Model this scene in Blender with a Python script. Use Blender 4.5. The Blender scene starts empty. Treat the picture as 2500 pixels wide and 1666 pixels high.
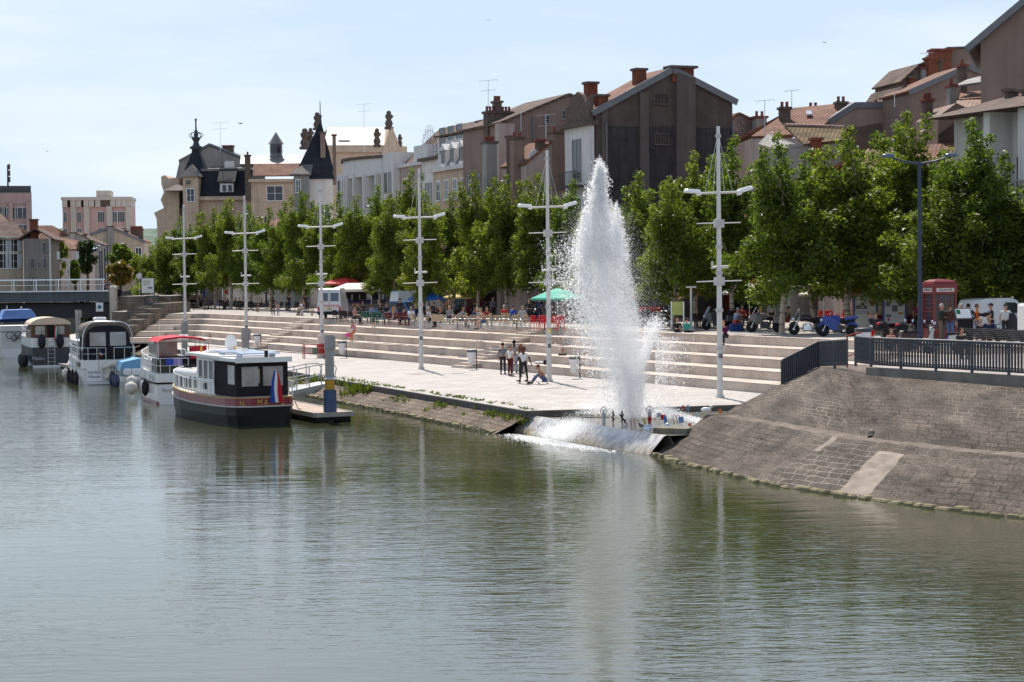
import bpy, math, random
import numpy as np
from mathutils import Vector, Matrix
SC = bpy.context.scene
COL = SC.collection
rnd = random.Random(7)
# ---------------------------------------------------------------- camera
CZ = 6.3
PITCH, ROLL, LENS = 1.815, -0.6, 70.0
cd = bpy.data.cameras.new('camera'); cam = bpy.data.objects.new('camera', cd); COL.objects.link(cam)
cd.lens = LENS; cd.sensor_width = 36; cd.clip_start = 0.5; cd.clip_end = 9000
RM = Matrix.Rotation(math.radians(90-PITCH), 3, 'X') @ Matrix.Rotation(math.radians(ROLL), 3, 'Z')
cam.matrix_world = Matrix.Translation((0, 0, CZ)) @ RM.to_4x4()
SC.camera = cam
# ---------------------------------------------------------------- light
SUN_EL, SUN_AZ = 55.0, -11.0          # azimuth measured from +Y towards +X
ld = bpy.data.lights.new('sun', 'SUN'); sun = bpy.data.objects.new('sun', ld); COL.objects.link(sun)
ld.energy = 5.0; ld.angle = math.radians(0.5); ld.color = (1.0, 0.94, 0.86)
se, sa = math.radians(SUN_EL), math.radians(SUN_AZ)
sdir = Vector((math.sin(sa)*math.cos(se), math.cos(sa)*math.cos(se), math.sin(se)))
sun.rotation_euler = (-sdir).to_track_quat('-Z', 'Y').to_euler()
SC.view_settings.view_transform = 'Standard'; SC.view_settings.look = 'None'
SC.cycles.max_bounces = 16; SC.cycles.diffuse_bounces = 12; SC.cycles.transmission_bounces = 12; SC.cycles.transparent_max_bounces = 40
SC.view_settings.exposure = 0.4; SC.view_settings.gamma = 1.0
W = bpy.data.worlds.new('World'); SC.world = W; W.use_nodes = True
nt = W.node_tree; nt.nodes.clear()
def N(t, typ, **kw):
    n = t.nodes.new(typ)
    for k, v in kw.items(): setattr(n, k, v)
    return n
sky = N(nt, 'ShaderNodeTexSky', sky_type='NISHITA', sun_disc=False)
sky.sun_elevation = se; sky.sun_rotation = sa
sky.altitude = 200; sky.air_density = 1.0; sky.dust_density = 0.6; sky.ozone_density = 2.0
bg = N(nt, 'ShaderNodeBackground'); wo = N(nt, 'ShaderNodeOutputWorld')
tc = N(nt, 'ShaderNodeTexCoord'); mp = N(nt, 'ShaderNodeMapping'); mp.inputs['Scale'].default_value = (3.2, 3.2, 17); mp.inputs['Location'].default_value = (0.35, 0.2, 0.4)
mp.inputs['Rotation'].default_value = (0, math.radians(6), 0)
cn = N(nt, 'ShaderNodeTexNoise'); cn.inputs['Scale'].default_value = 1.0; cn.inputs['Detail'].default_value = 7; cn.inputs['Roughness'].default_value = 0.56
cr = N(nt, 'ShaderNodeValToRGB'); cr.color_ramp.elements[0].position = 0.44; cr.color_ramp.elements[1].position = 0.70
cr.color_ramp.elements[1].color = (0.42, 0.42, 0.42, 1)
tint = N(nt, 'ShaderNodeMix', data_type='RGBA', blend_type='MULTIPLY'); tint.inputs[0].default_value = 1.0
tint.inputs[7].default_value = (0.96, 1.0, 1.10, 1)
mix = N(nt, 'ShaderNodeMix', data_type='RGBA')
air = N(nt, 'ShaderNodeMix', data_type='RGBA'); air.inputs[7].default_value = (5.15, 6.15, 7.35, 1)
sx = N(nt, 'ShaderNodeSeparateXYZ'); ar = N(nt, 'ShaderNodeValToRGB'); ar.color_ramp.elements[0].position = 0.30; ar.color_ramp.elements[0].color = (.86, .86, .86, 1); ar.color_ramp.elements[1].position = 0.85; ar.color_ramp.elements[1].color = (.06, .06, .06, 1)
nt.links.new(tc.outputs['Generated'], sx.inputs[0]); nt.links.new(sx.outputs[2], ar.inputs[0]); nt.links.new(ar.outputs[0], air.inputs[0])
mix.inputs[7].default_value = (8.6, 8.8, 9.0, 1)
for a, b in ((tc.outputs['Generated'], mp.inputs[0]), (mp.outputs[0], cn.inputs['Vector']), (cn.outputs['Fac'], cr.inputs[0]), (cr.outputs[0], mix.inputs[0]),
             (sky.outputs[0], tint.inputs[6]), (tint.outputs[2], air.inputs[6]), (air.outputs[2], mix.inputs[6]), (mix.outputs[2], bg.inputs[0]), (bg.outputs[0], wo.inputs[0])):
    nt.links.new(a, b)
bg.inputs[1].default_value = 0.1
# ---------------------------------------------------------------- picture measures -> places
FPX = LENS/36*2500
CO = Vector((0, 0, CZ))
def ray(px, py): return RM @ Vector(((px-1250)/FPX, (833-py)/FPX, -1))
def onz(px, py, z):
    d = ray(px, py); t = (z-CZ)/d.z; return CO+d*t
def aty(px, py, Y):
    d = ray(px, py); return CO+d*(Y/d.y)
ZQ, ZP = 0.9, 3.1                     # lower quay, upper promenade
# ---------------------------------------------------------------- mesh builder
class MB:
    def __init__(s, M=None): s.v = []; s.f = []; s.m = []; s.s = []; s.M = M
    def add(s, vs, fs, mi=0, sm=False):
        o = len(s.v)
        s.v += [tuple(s.M @ Vector(p)) for p in vs] if s.M else [tuple(p) for p in vs]
        for f in fs: s.f.append([o+i for i in f]); s.m.append(mi); s.s.append(sm)
        return s
    def box(s, c, d, rz=0, mi=0, tilt=None):
        x, y, z = d[0]/2, d[1]/2, d[2]/2
        R = Matrix.Rotation(rz, 3, 'Z')
        if tilt: R = R @ Matrix.Rotation(tilt[1], 3, tilt[0])
        vs = [Vector(c)+R @ Vector((i*x, j*y, k*z)) for k in (-1, 1) for j in (-1, 1) for i in (-1, 1)]
        return s.add(vs, [(0, 2, 3, 1), (4, 5, 7, 6), (0, 1, 5, 4), (2, 6, 7, 3), (0, 4, 6, 2), (1, 3, 7, 5)], mi)
    def bb(s, x0, x1, y0, y1, z0, z1, mi=0): return s.box(((x0+x1)/2, (y0+y1)/2, (z0+z1)/2), (abs(x1-x0), abs(y1-y0), abs(z1-z0)), 0, mi)
    def rbox(s, c, d, r, mi=0, rz=0):      # box with chamfered upright edges and top
        x, y, z = d[0]/2, d[1]/2, d[2]/2
        def ring(k, zz):
            a, b = x-k, y-k; q = min(r, a*.9, b*.9)
            return [(a-q, -b, zz), (a, -b+q, zz), (a, b-q, zz), (a-q, b, zz), (-a+q, b, zz), (-a, b-q, zz), (-a, -b+q, zz), (-a+q, -b, zz)]
        R = Matrix.Rotation(rz, 3, 'Z'); vs = []
        for ri in (ring(0, -z), ring(0, z-r), ring(r*.8, z)): vs += [Vector(c)+R @ Vector(p) for p in ri]
        fs = [tuple(range(7, -1, -1)), tuple(range(16, 24))]
        for k in (0, 8):
            for i in range(8): j = (i+1) % 8; fs.append((k+i, k+j, k+8+j, k+8+i))
        return s.add(vs, fs, mi)
    def cyl(s, a, b, r0, r1=None, n=8, mi=0, cap=True, sm=True):
        a, b = Vector(a), Vector(b); r1 = r0 if r1 is None else r1
        d = (b-a); d = d.normalized() if d.length > 1e-9 else Vector((0, 0, 1))
        u = d.orthogonal().normalized(); w = d.cross(u)
        vs = []
        for p, r in ((a, r0), (b, r1)):
            for i in range(n):
                t = 2*math.pi*i/n; vs.append(p+u*(r*math.cos(t))+w*(r*math.sin(t)))
        s.add(vs, [(i, (i+1) % n, n+(i+1) % n, n+i) for i in range(n)], mi, sm)
        if cap: s.add(vs, [tuple(range(n-1, -1, -1)), tuple(range(n, 2*n))], mi)
        return s
    def tube(s, pts, r, n=6, mi=0):
        pts = [Vector(p) for p in pts]; rs = r if isinstance(r, (list, tuple)) else [r]*len(pts)
        vs = []; u = None
        for i, p in enumerate(pts):
            d = (pts[min(i+1, len(pts)-1)]-pts[max(i-1, 0)]).normalized()
            if u is None: u = d.orthogonal().normalized()
            u = (u-d*u.dot(d)); u = u.normalized() if u.length > 1e-6 else d.orthogonal().normalized()
            w = d.cross(u)
            for k in range(n):
                t = 2*math.pi*k/n; vs.append(p+u*(rs[i]*math.cos(t))+w*(rs[i]*math.sin(t)))
        fs = []
        for i in range(len(pts)-1):
            for k in range(n): j = (k+1) % n; fs.append((i*n+k, i*n+j, i*n+n+j, i*n+n+k))
        s.add(vs, fs, mi, True)
        L = len(pts)-1
        return s.add(vs[:n]+vs[L*n:], [tuple(range(n-1, -1, -1)), tuple(range(n, 2*n))], mi)
    def prism(s, poly, vec, mi=0, mcap=None):
        poly = [Vector(p) for p in poly]; vec = Vector(vec); n = len(poly)
        nn = Vector((0, 0, 0))
        for i in range(n): nn += poly[i].cross(poly[(i+1) % n])
        if nn.dot(vec) > 0: poly = poly[::-1]
        vs = poly+[p+vec for p in poly]
        s.add(vs, [(i, (i+n), (i+1) % n+n, (i+1) % n) for i in range(n)], mi)
        return s.add(vs, [tuple(range(n)), tuple(range(2*n-1, n-1, -1))], mi if mcap is None else mcap)
    def quad(s, *p, mi=0): return s.add(p, [tuple(range(len(p)))], mi)
    def lathe(s, prof, c=(0, 0, 0), n=12, mi=0, sm=True, ax=None):
        vs = []; c = Vector(c)
        for r, z in prof:
            for i in range(n):
                t = 2*math.pi*i/n; p = Vector((r*math.cos(t), r*math.sin(t), z))
                vs.append(c+(ax @ p if ax else p))
        fs = [(k*n+i, k*n+(i+1) % n, k*n+n+(i+1) % n, k*n+n+i) for k in range(len(prof)-1) for i in range(n)]
        fs2 = []
        if prof[0][0] > 1e-4: fs2.append(tuple(range(n-1, -1, -1)))
        if prof[-1][0] > 1e-4: k = (len(prof)-1)*n; fs2.append(tuple(range(k, k+n)))
        s.add(vs, fs, mi, sm)
        return s.add(vs, fs2, mi) if fs2 else s
    def ell(s, c, r, n=10, m=7, mi=0, R=None):
        pr = [(math.sin(math.pi*k/m), -math.cos(math.pi*k/m)) for k in range(m+1)]
        vs = []
        for a, z in pr:
            for i in range(n):
                t = 2*math.pi*i/n; p = Vector((r[0]*a*math.cos(t), r[1]*a*math.sin(t), r[2]*z))
                vs.append(Vector(c)+(R @ p if R else p))
        return s.add(vs, [(k*n+i, k*n+(i+1) % n, k*n+n+(i+1) % n, k*n+n+i) for k in range(m) for i in range(n)], mi, True)
    def loft(s, rings, mi=0, sm=True, closed=True, caps=True):
        n = len(rings[0]); vs = [p for r in rings for p in r]; fs = []
        for k in range(len(rings)-1):
            for i in range(n if closed else n-1): j = (i+1) % n; fs.append((k*n+i, k*n+j, k*n+n+j, k*n+n+i))
        s.add(vs, fs, mi, sm)
        if caps: L = (len(rings)-1)*n; s.add(vs, [tuple(range(n-1, -1, -1)), tuple(range(L, L+n))], mi)
        return s
    def build(s, name, mats, parent=None, loc=None, rz=None):
        me = bpy.data.meshes.new(name); me.from_pydata(s.v, [], s.f)
        if not isinstance(mats, (list, tuple)): mats = [mats]
        for m in mats: me.materials.append(m)
        me.polygons.foreach_set('material_index', s.m); me.polygons.foreach_set('use_smooth', s.s)
        uv = me.uv_layers.new(name='UVMap').data
        Z = Vector((0, 0, 1))
        co = [v.co for v in me.vertices]
        for p in me.polygons:
            nn = p.normal
            if abs(nn.z) > 0.95 or nn.length < .5: t, b = Vector((1, 0, 0)), Vector((0, 1, 0))
            else: t = Z.cross(nn).normalized(); b = nn.cross(t)
            for li, vi in zip(p.loop_indices, p.vertices): uv[li].uv = (co[vi].dot(t), co[vi].dot(b))
        o = bpy.data.objects.new(name, me); COL.objects.link(o)
        if parent: o.parent = parent
        if loc: o.location = loc
        if rz is not None: o.rotation_euler = (0, 0, rz)
        return o
def thing(name, label, cat, loc=(0, 0, 0), rz=0, group=None):
    o = bpy.data.objects.new(name, None); COL.objects.link(o); o.empty_display_size = .3
    o.location = loc; o.rotation_euler = (0, 0, rz); return tag(o, label, cat, group)
def tag(o, label, cat, group=None):
    o['label'] = label; o['category'] = cat
    if group: o['group'] = group
    return o
def struct(o, label=None):
    o['kind'] = 'structure'
    if label: o['label'] = label
    return o
def copy_tree(o, parent=None):
    c = o.copy(); COL.objects.link(c)
    if parent: c.parent = parent
    for ch in list(o.children): copy_tree(ch, c)
    return c
def dup(o, loc, rz=0, label=None, sc=None, group=None):
    c = copy_tree(o); c.location = loc; c.rotation_euler = (0, 0, rz)
    if label: c['label'] = label
    if group: c['group'] = group
    if sc: c.scale = sc if isinstance(sc, (tuple, list)) else (sc, sc, sc)
    return c
class Proto:                           # first use moves the built thing itself, later uses copy it
    def __init__(s, o): s.o = o; s.used = False; s.bl = o['label']
    def put(s, loc, rz=0, label=None, sc=None, group=None):
        if s.used: return dup(s.o, loc, rz, label or s.bl, sc, group)
        s.used = True; o = s.o; o.location = loc; o.rotation_euler = (0, 0, rz)
        if label: o['label'] = label
        if group: o['group'] = group
        if sc: o.scale = sc if isinstance(sc, (tuple, list)) else (sc, sc, sc)
        return o
# ---------------------------------------------------------------- materials
MATS = {}
def nodes(name):
    m = bpy.data.materials.new(name); m.use_nodes = True; t = m.node_tree
    return m, t, t.nodes['Principled BSDF']
def L(t, a, b): t.links.new(a, b)
def sock(c): return (c[0], c[1], c[2], 1)
def ramp(t, fac, stops):
    r = N(t, 'ShaderNodeValToRGB'); e = r.color_ramp.elements
    while len(e) > 1: e.remove(e[-1])
    e[0].position = stops[0][0]; e[0].color = sock(stops[0][1])
    for p, c in stops[1:]: k = e.new(p); k.color = sock(c)
    L(t, fac, r.inputs[0]); return r.outputs[0]
def noise(t, scale, detail=4, coord='Object', rough=.55, sc=None, dist=0, out='Fac'):
    c = N(t, 'ShaderNodeTexCoord'); n = N(t, 'ShaderNodeTexNoise')
    n.inputs['Scale'].default_value = scale; n.inputs['Detail'].default_value = detail; n.inputs['Roughness'].default_value = rough; n.inputs['Distortion'].default_value = dist
    if sc:
        mm = N(t, 'ShaderNodeMapping'); mm.inputs['Scale'].default_value = sc; L(t, c.outputs[coord], mm.inputs[0]); L(t, mm.outputs[0], n.inputs['Vector'])
    else: L(t, c.outputs[coord], n.inputs['Vector'])
    return n.outputs[out]
def mixc(t, fac, a, b, mode='MIX'):
    m = N(t, 'ShaderNodeMix', data_type='RGBA', blend_type=mode)
    for v, i in ((fac, 0), (a, 6), (b, 7)):
        if hasattr(v, 'is_output'): L(t, v, m.inputs[i])
        elif i == 0: m.inputs[0].default_value = v
        else: m.inputs[i].default_value = sock(v)
    return m.outputs[2]
def math_(t, op, a, b=0.0):
    m = N(t, 'ShaderNodeMath', operation=op)
    for v, i in ((a, 0), (b, 1)):
        if hasattr(v, 'is_output'): L(t, v, m.inputs[i])
        else: m.inputs[i].default_value = v
    return m.outputs[0]
def bump(t, p, h, strength=.4, dist=.02):
    b = N(t, 'ShaderNodeBump'); b.inputs['Strength'].default_value = strength; b.inputs['Distance'].default_value = dist
    L(t, h, b.inputs['Height']); L(t, b.outputs[0], p.inputs['Normal'])
def mk(name, c, rough=.6, var=.18, scale=3.0, bmp=0.0, metal=0.0, streak=0.0, spec=None):
    if name in MATS: return MATS[name]
    m, t, p = nodes(name); p.inputs['Roughness'].default_value = rough; p.inputs['Metallic'].default_value = metal
    if spec is None and metal == 0 and rough >= .55: spec = .18
    if spec is not None: p.inputs['Specular IOR Level'].default_value = spec
    if var:
        n = noise(t, scale, 5)
        col = ramp(t, n, [(.25, [x*(1-var) for x in c]), (.75, [min(1, x*(1+var)) for x in c])])
        if streak:
            s = noise(t, 1.0, 4, sc=(2.2, 2.2, .12)); f = ramp(t, s, [(.42, (0, 0, 0)), (.72, (streak,)*3)])
            col = mixc(t, f, col, [x*.35 for x in c])
        L(t, col, p.inputs['Base Color'])
        if bmp: bump(t, p, noise(t, scale*8, 3), bmp, .02)
    else: p.inputs['Base Color'].default_value = sock(c)
    MATS[name] = m; return m
def brickmat(name, c1, c2, mortar, bw, bh, ms=.012, off=.5, rough=.85, bs=.5, dist=.02, mortarmask=None, stain=.35, warp=0.0):
    if name in MATS: return MATS[name]
    m, t, p = nodes(name); p.inputs['Roughness'].default_value = rough; p.inputs['Specular IOR Level'].default_value = .2
    u = N(t, 'ShaderNodeTexCoord').outputs['UV']
    if warp:
        nz = noise(t, .9, 2, 'UV', out='Color'); a = N(t, 'ShaderNodeVectorMath', operation='SCALE'); L(t, nz, a.inputs[0]); a.inputs['Scale'].default_value = warp
        ad = N(t, 'ShaderNodeVectorMath', operation='ADD'); L(t, u, ad.inputs[0]); L(t, a.outputs[0], ad.inputs[1]); u = ad.outputs[0]
    b = N(t, 'ShaderNodeTexBrick'); L(t, u, b.inputs['Vector']); b.offset = off; b.squash = .72 if warp else 1; b.squash_frequency = 3
    b.inputs['Scale'].default_value = 1; b.inputs['Brick Width'].default_value = bw; b.inputs['Row Height'].default_value = bh
    b.inputs['Mortar Size'].default_value = ms; b.inputs['Mortar Smooth'].default_value = .3; b.inputs['Bias'].default_value = 0
    b.inputs['Color1'].default_value = sock(c1); b.inputs['Color2'].default_value = sock(c2); b.inputs['Mortar'].default_value = sock(mortar)
    col = b.outputs['Color']
    if mortarmask:
        b2 = N(t, 'ShaderNodeTexBrick'); L(t, u, b2.inputs['Vector']); b2.offset = off; b2.squash = b.squash; b2.squash_frequency = 3
        for k in ('Scale', 'Brick Width', 'Row Height', 'Mortar Size', 'Mortar Smooth', 'Bias'): b2.inputs[k].default_value = b.inputs[k].default_value
        b2.inputs['Color1'].default_value = sock(c1); b2.inputs['Color2'].default_value = sock(c2); b2.inputs['Mortar'].default_value = sock([x*.72 for x in c1])
        mk_ = noise(t, mortarmask, 3, 'UV'); f = ramp(t, mk_, [(.42, (0, 0, 0)), (.70, (1, 1, 1))]); col = mixc(t, f, b2.outputs['Color'], col)
    s = noise(t, .6, 5, 'UV'); f = ramp(t, s, [(.35, (1-stain,)*3), (.65, (1.12,)*3)]); col = mixc(t, 1.0, col, f, 'MULTIPLY')
    s2 = noise(t, 9, 4, 'UV'); f2 = ramp(t, s2, [(.3, (.78 if not warp else .55,)*3), (.7, (1.15 if not warp else 1.35,)*3)]); col = mixc(t, 1.0, col, f2, 'MULTIPLY')
    L(t, col, p.inputs['Base Color'])
    h = math_(t, 'ADD', math_(t, 'MULTIPLY', b.outputs['Fac'], -1.0), math_(t, 'MULTIPLY', s2, .6)); bump(t, p, h, bs, dist)
    MATS[name] = m; return m
def glassmat(name='window_glass', c=(.03, .035, .04), rough=.08):
    return mk(name, c, rough, .3, .7)
def leafmat(name, c, tr=.45):
    if name in MATS: return MATS[name]
    m, t, p = nodes(name); t.nodes.remove(p); o = t.nodes['Material Output']
    g = N(t, 'ShaderNodeNewGeometry').outputs['Random Per Island']; oi = N(t, 'ShaderNodeObjectInfo').outputs['Random']
    col = ramp(t, g, [(0, [x*.6 for x in c]), (.6, c), (1, (c[0]*1.6, c[1]*1.35, c[2]*1.1))])
    col = mixc(t, 1.0, col, ramp(t, oi, [(0, (.8, .88, .8)), (1, (1.2, 1.08, 1.0))]), 'MULTIPLY')
    d = N(t, 'ShaderNodeBsdfPrincipled'); d.inputs['Roughness'].default_value = .42; d.inputs['Specular IOR Level'].default_value = .28; L(t, col, d.inputs['Base Color'])
    tr_ = N(t, 'ShaderNodeBsdfTranslucent'); L(t, mixc(t, 1.0, col, (1.35, 1.5, .5), 'MULTIPLY'), tr_.inputs[0])
    mx = N(t, 'ShaderNodeMixShader'); mx.inputs[0].default_value = tr; L(t, d.outputs[0], mx.inputs[1]); L(t, tr_.outputs[0], mx.inputs[2]); L(t, mx.outputs[0], o.inputs[0])
    MATS[name] = m; return m
WHITE = mk('white_paint', (.78, .78, .77), .35, .05, 2)
BLACK = mk('black_paint', (.02, .02, .022), .45, .2, 3)
STEEL = mk('stainless_steel', (.6, .6, .6), .25, .1, 4, metal=.9)
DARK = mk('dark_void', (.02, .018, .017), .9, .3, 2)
GLASS = glassmat()
from mathutils import noise as mn
# ================================================================ SETTING
AG = math.radians(25.2)
T2 = Vector((-math.sin(AG), math.cos(AG), 0)); N2 = Vector((math.cos(AG), math.sin(AG), 0)); B0 = Vector((10.98, 92.1, 0))
def UV(u, v, z=0): return B0+T2*u+N2*v+Vector((0, 0, z))
def toUV(p): d = Vector((p[0], p[1], 0))-B0; return d.dot(T2), d.dot(N2)
# ---- water
def water_mat():
    m, t, p = nodes('river_water')
    c = ramp(t, noise(t, .05, 3), [(.3, (.036, .042, .018)), (.7, (.054, .058, .028))])
    L(t, c, p.inputs['Base Color']); p.inputs['Roughness'].default_value = .03; p.inputs['IOR'].default_value = 1.72
    a = noise(t, 1.0, 3, sc=(1.7, 4.8, 1), rough=.5, dist=.5); b = noise(t, 1.0, 2, sc=(.28, .85, 1), dist=.5)
    k = ramp(t, noise(t, 1.0, 3, sc=(.06, .035, 1)), [(.36, (.16,)*3), (.64, (1, 1, 1))])
    h = math_(t, 'ADD', math_(t, 'MULTIPLY', math_(t, 'MULTIPLY', a, .62), k), math_(t, 'MULTIPLY', b, .55))
    bump(t, p, h, 1.0, .030); return m
RIVER = water_mat()
w = MB(); w.quad((-2500, -60, 0), (900, -60, 0), (900, 1500, 0), (-2500, 1500, 0))
struct(w.build('river_water', RIVER), 'grey green rippled river water')
# ---- materials of the setting
STEP = brickmat('step_concrete', (.57, .48, .405), (.50, .42, .355), (.24, .19, .155), 2.3, .44, .012, .37, .8, .25, .01, stain=.22)
PAVE = brickmat('quay_slabs', (.435, .400, .368), (.392, .360, .33), (.17, .145, .125), 1.2, .42, .02, .5, .75, .25, .01, stain=.12)
PLAZA = brickmat('plaza_slabs', (.37, .335, .30), (.335, .305, .275), (.32, .28, .25), .9, .5, .015, .5, .8, .2, .01, stain=.2)
STONE = brickmat('embankment_masonry', (.105, .083, .067), (.142, .113, .091), (.46, .40, .33), .74, .33, .030, .5, .95, .9, .05, mortarmask=.13, stain=.45, warp=.13)
OLDSTONE = brickmat('old_ashlar', (.17, .14, .115), (.25, .21, .17), (.13, .11, .09), .9, .42, .02, .5, .9, .6, .03, stain=.45)
CONC = mk('raw_concrete', (.36, .34, .31), .8, .25, 1.4, .3, streak=.5)
KERB = mk('dark_kerb', (.10, .095, .085), .8, .3, 2.5, .3)  # kerb colour darkened to carry the shade on its face
# ---- lower quay
QE = [(.58, 80.8), (-9.6, 108), (-13.6, 119.5), (-34.5, 182)]       # river edge of the quay
QR = [(8.9, 83.1), (14.5, 84.9)]
poly = [Vector((x, y, ZQ)) for x, y in QE]+[Vector((-46, 182, ZQ)), Vector((-46, 210, ZQ)), Vector((-30, 210, ZQ)), UV(80, 3, ZQ), UV(-17, 3, ZQ), Vector((QR[1][0]+4, QR[1][1]+1, ZQ)), Vector((QR[1][0], QR[1][1], ZQ)), Vector((QR[0][0], QR[0][1], ZQ))]
q = MB(); q.prism(poly, (0, 0, -.35)); o = q.build('lower_quay', PAVE); struct(o, 'pale slab paved lower quay')
uvl = o.data.uv_layers[0].data
for l in o.data.loops:
    pu = toUV(o.data.vertices[l.vertex_index].co)
    if o.data.polygons: pass
for p in o.data.polygons:
    if abs(p.normal.z) > .9:
        for li, vi in zip(p.loop_indices, p.vertices): uvl[li].uv = toUV(o.data.vertices[vi].co)
k = MB()
pts = [Vector((QR[1][0], QR[1][1], 0)), Vector((QR[0][0], QR[0][1], 0))]+[Vector((x, y, 0)) for x, y in QE]
for a, b in zip(pts[:-1], pts[1:]):
    d = (b-a).normalized(); nrm = Vector((-d.y, d.x, 0))            # outward to the river
    k.prism([a+Vector((0, 0, ZQ-.33)), b+Vector((0, 0, ZQ-.33)), b+Vector((0, 0, ZQ-.02)), a+Vector((0, 0, ZQ-.02))], nrm*.06)
tag(k.build('quay_kerb', KERB), 'dark kerb wall in painted shade along the edge of the pale quay', 'kerb')
# ---- sloped bank under the quay edge (left of the fountain)
def bank():
    rows = 9; st = []
    P = [Vector((x, y, 0)) for x, y in QE]; P[0] = P[0]+(P[0]-P[1]).normalized()*.0
    dens = []
    for a, b in zip(P[:-1], P[1:]):
        n = max(2, int((b-a).length/.5)); dens += [a.lerp(b, i/n) for i in range(n)]
    dens.append(P[-1])
    d0 = (P[1]-P[0]).normalized(); out = Vector((-d0.y, d0.x, 0)); vs = []; fs = []; uvs = []
    for i, p in enumerate(dens):
        for r in range(rows):
            f = r/(rows-1); q = p+out*(.03+1.75*f); z = ZQ-.28+(-.18-ZQ+.28)*f
            j = mn.noise(Vector((q.x*1.3, q.y*1.3, z*2)))*.07*(1 if 0 < r else 0)
            vs.append((q.x+out.x*j, q.y+out.y*j, z+j*.5)); uvs.append((i*.5, f*1.9))
    for i in range(len(dens)-1):
        for r in range(rows-1): a = i*rows+r; fs.append((a, a+rows, a+rows+1, a+1))
    me = bpy.data.meshes.new('stone_bank'); me.from_pydata(vs, [], fs); u = me.uv_layers.new(name='UVMap').data
    for l in me.loops: u[l.index].uv = uvs[l.vertex_index]
    me.materials.append(brickmat('bank_stone', (.17, .132, .10), (.225, .178, .138), (.12, .092, .07), .45, .3, .03, .5, .95, .9, .05, stain=.4, warp=.1))
    ob = bpy.data.objects.new('stone_bank', me); COL.objects.link(ob)
    tag(ob, 'low brown sloping stone bank with weeds below the quay edge', 'bank')
    s = MB(); R = random.Random(3)
    for i in range(2, len(dens)*2-2):
        p = dens[i//2].lerp(dens[min(i//2+1, len(dens)-1)], .5*(i % 2))+out*(1.32+R.uniform(-.06, .08))
        s.box((p.x, p.y, .0), (R.uniform(.2, .34), R.uniform(.2, .32), R.uniform(.14, .26)), math.atan2(d0.y, d0.x)+R.uniform(-.2, .2), 0, ('X', R.uniform(-.3, .3)))
    s.build('toe_stones', mk('mossy_toe_stone', (.20, .175, .105), .9, .4, 3, .5), ob)
    return dens, out
DENS, OUT = bank()
# ---- weeds on the bank (nobody could count them)
LEAFW = leafmat('weed_leaf', (.10, .125, .03), .35)
def weeds(name, spots, label, hgt=.3):
    R = random.Random(5); vs = []; fs = []
    for (p, rad, n, h) in spots:
        for _ in range(n):
            a = R.uniform(0, 6.28); r = rad*math.sqrt(R.random()); b = p+Vector((math.cos(a)*r, math.sin(a)*r, -.05))
            tip = b+Vector((R.gauss(0, .12), R.gauss(0, .12), h*R.uniform(.4, 1.1))); w_ = R.uniform(.025, .06); c = R.uniform(0, 6.28)
            e = Vector((math.cos(c)*w_, math.sin(c)*w_, 0)); o = len(vs); md = b.lerp(tip, .55)
            vs += [b, md+e, tip, md-e]; fs.append((o, o+1, o+2, o+3))
    me = bpy.data.meshes.new(name); me.from_pydata(vs, [], fs); me.materials.append(LEAFW)
    ob = bpy.data.objects.new(name, me); COL.objects.link(ob); ob['kind'] = 'stuff'; ob['label'] = label; return ob
R = random.Random(11); sp = []
for i in range(150):
    j = R.random()**1.3; p = DENS[int(j*(len(DENS)*.55))]+OUT*abs(R.gauss(.1, .28)); dist = (p-DENS[0]).length
    big = 22 < dist < 34
    if mn.noise(p*.35) < -.08 and not big: continue
    f = max(0, (p-DENS[0]).dot(OUT)); sp.append((p+Vector((0, 0, ZQ-.28-.6*f)), R.uniform(.15, .4), R.randint(12, 34), R.uniform(.4, .62) if big else R.uniform(.12, .28)))
for i in range(60):
    sp.append((DENS[int(R.random()*len(DENS)*.3)]-OUT*(R.uniform(.15, .7))+Vector((0, 0, ZQ+.05)), .12, 8, .12))
weeds('weeds', sp, 'green weeds growing along the stone bank and quay edge')
# ---- amphitheatre steps
steps = thing('terrace_steps', 'broad amphitheatre of pale stone steps rising from the quay to the promenade', 'steps', (0, 0, 0))
def corner(k): return UV(92.3+4.8*(k-1), 1.7*(k-1))
for k in range(1, 6):
    z = ZQ+.44*k+(.004 if k == 5 else 0); c = corner(k); v = 1.7*(k-1); e = .003*k
    dep = .75 if k == 5 else 2.6
    pl = [UV(-15.9+e, v), c, Vector((-34+e, c.y, 0)), Vector((-34+e, c.y+dep, 0)), c+Vector((-.2, dep, 0)), UV(toUV(c)[0]+dep*1.1, v+dep), UV(-15.9+e, v+dep)]
    b = MB(); b.prism([p+Vector((0, 0, z)) for p in pl], (0, 0, -.46)); b.build('step', STEP, steps)
def stair(u0_, w, n0=1, n1=5, sl=0):
    for k in range(n0, n1+1):
        u0 = u0_+sl*(k-1); z0 = ZQ+.44*(k-1); v = 1.7*(k-1); b = MB(M=Matrix.Translation(B0) @ Matrix.Rotation(AG, 4, 'Z'))
        # local x = landward, local y = along the quay
        b.bb(v-.98, v-.004, u0, u0+w, z0+.002, z0+.15); b.bb(v-.5, v-.006, u0+.004, u0+w-.004, z0+.15, z0+.296)
        b.build('stair_block', STEP, steps)
stair(30.2, 2.2, 1, 5, 1.3); stair(71.0, 2.4, 1, 5, 2.1)
for k in range(1, 6):      # narrow flight against the stone wall at the far end
    z0 = ZQ+.44*(k-1); y = corner(k).y; b = MB()
    b.bb(-33.99, -31.4+.2*k*0, y-1.5, y-.004, z0+.002, z0+.15); b.bb(-33.985, -31.41, y-.75, y-.006, z0+.15, z0+.296)
    b.build('stair_block', STEP, steps)
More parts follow.
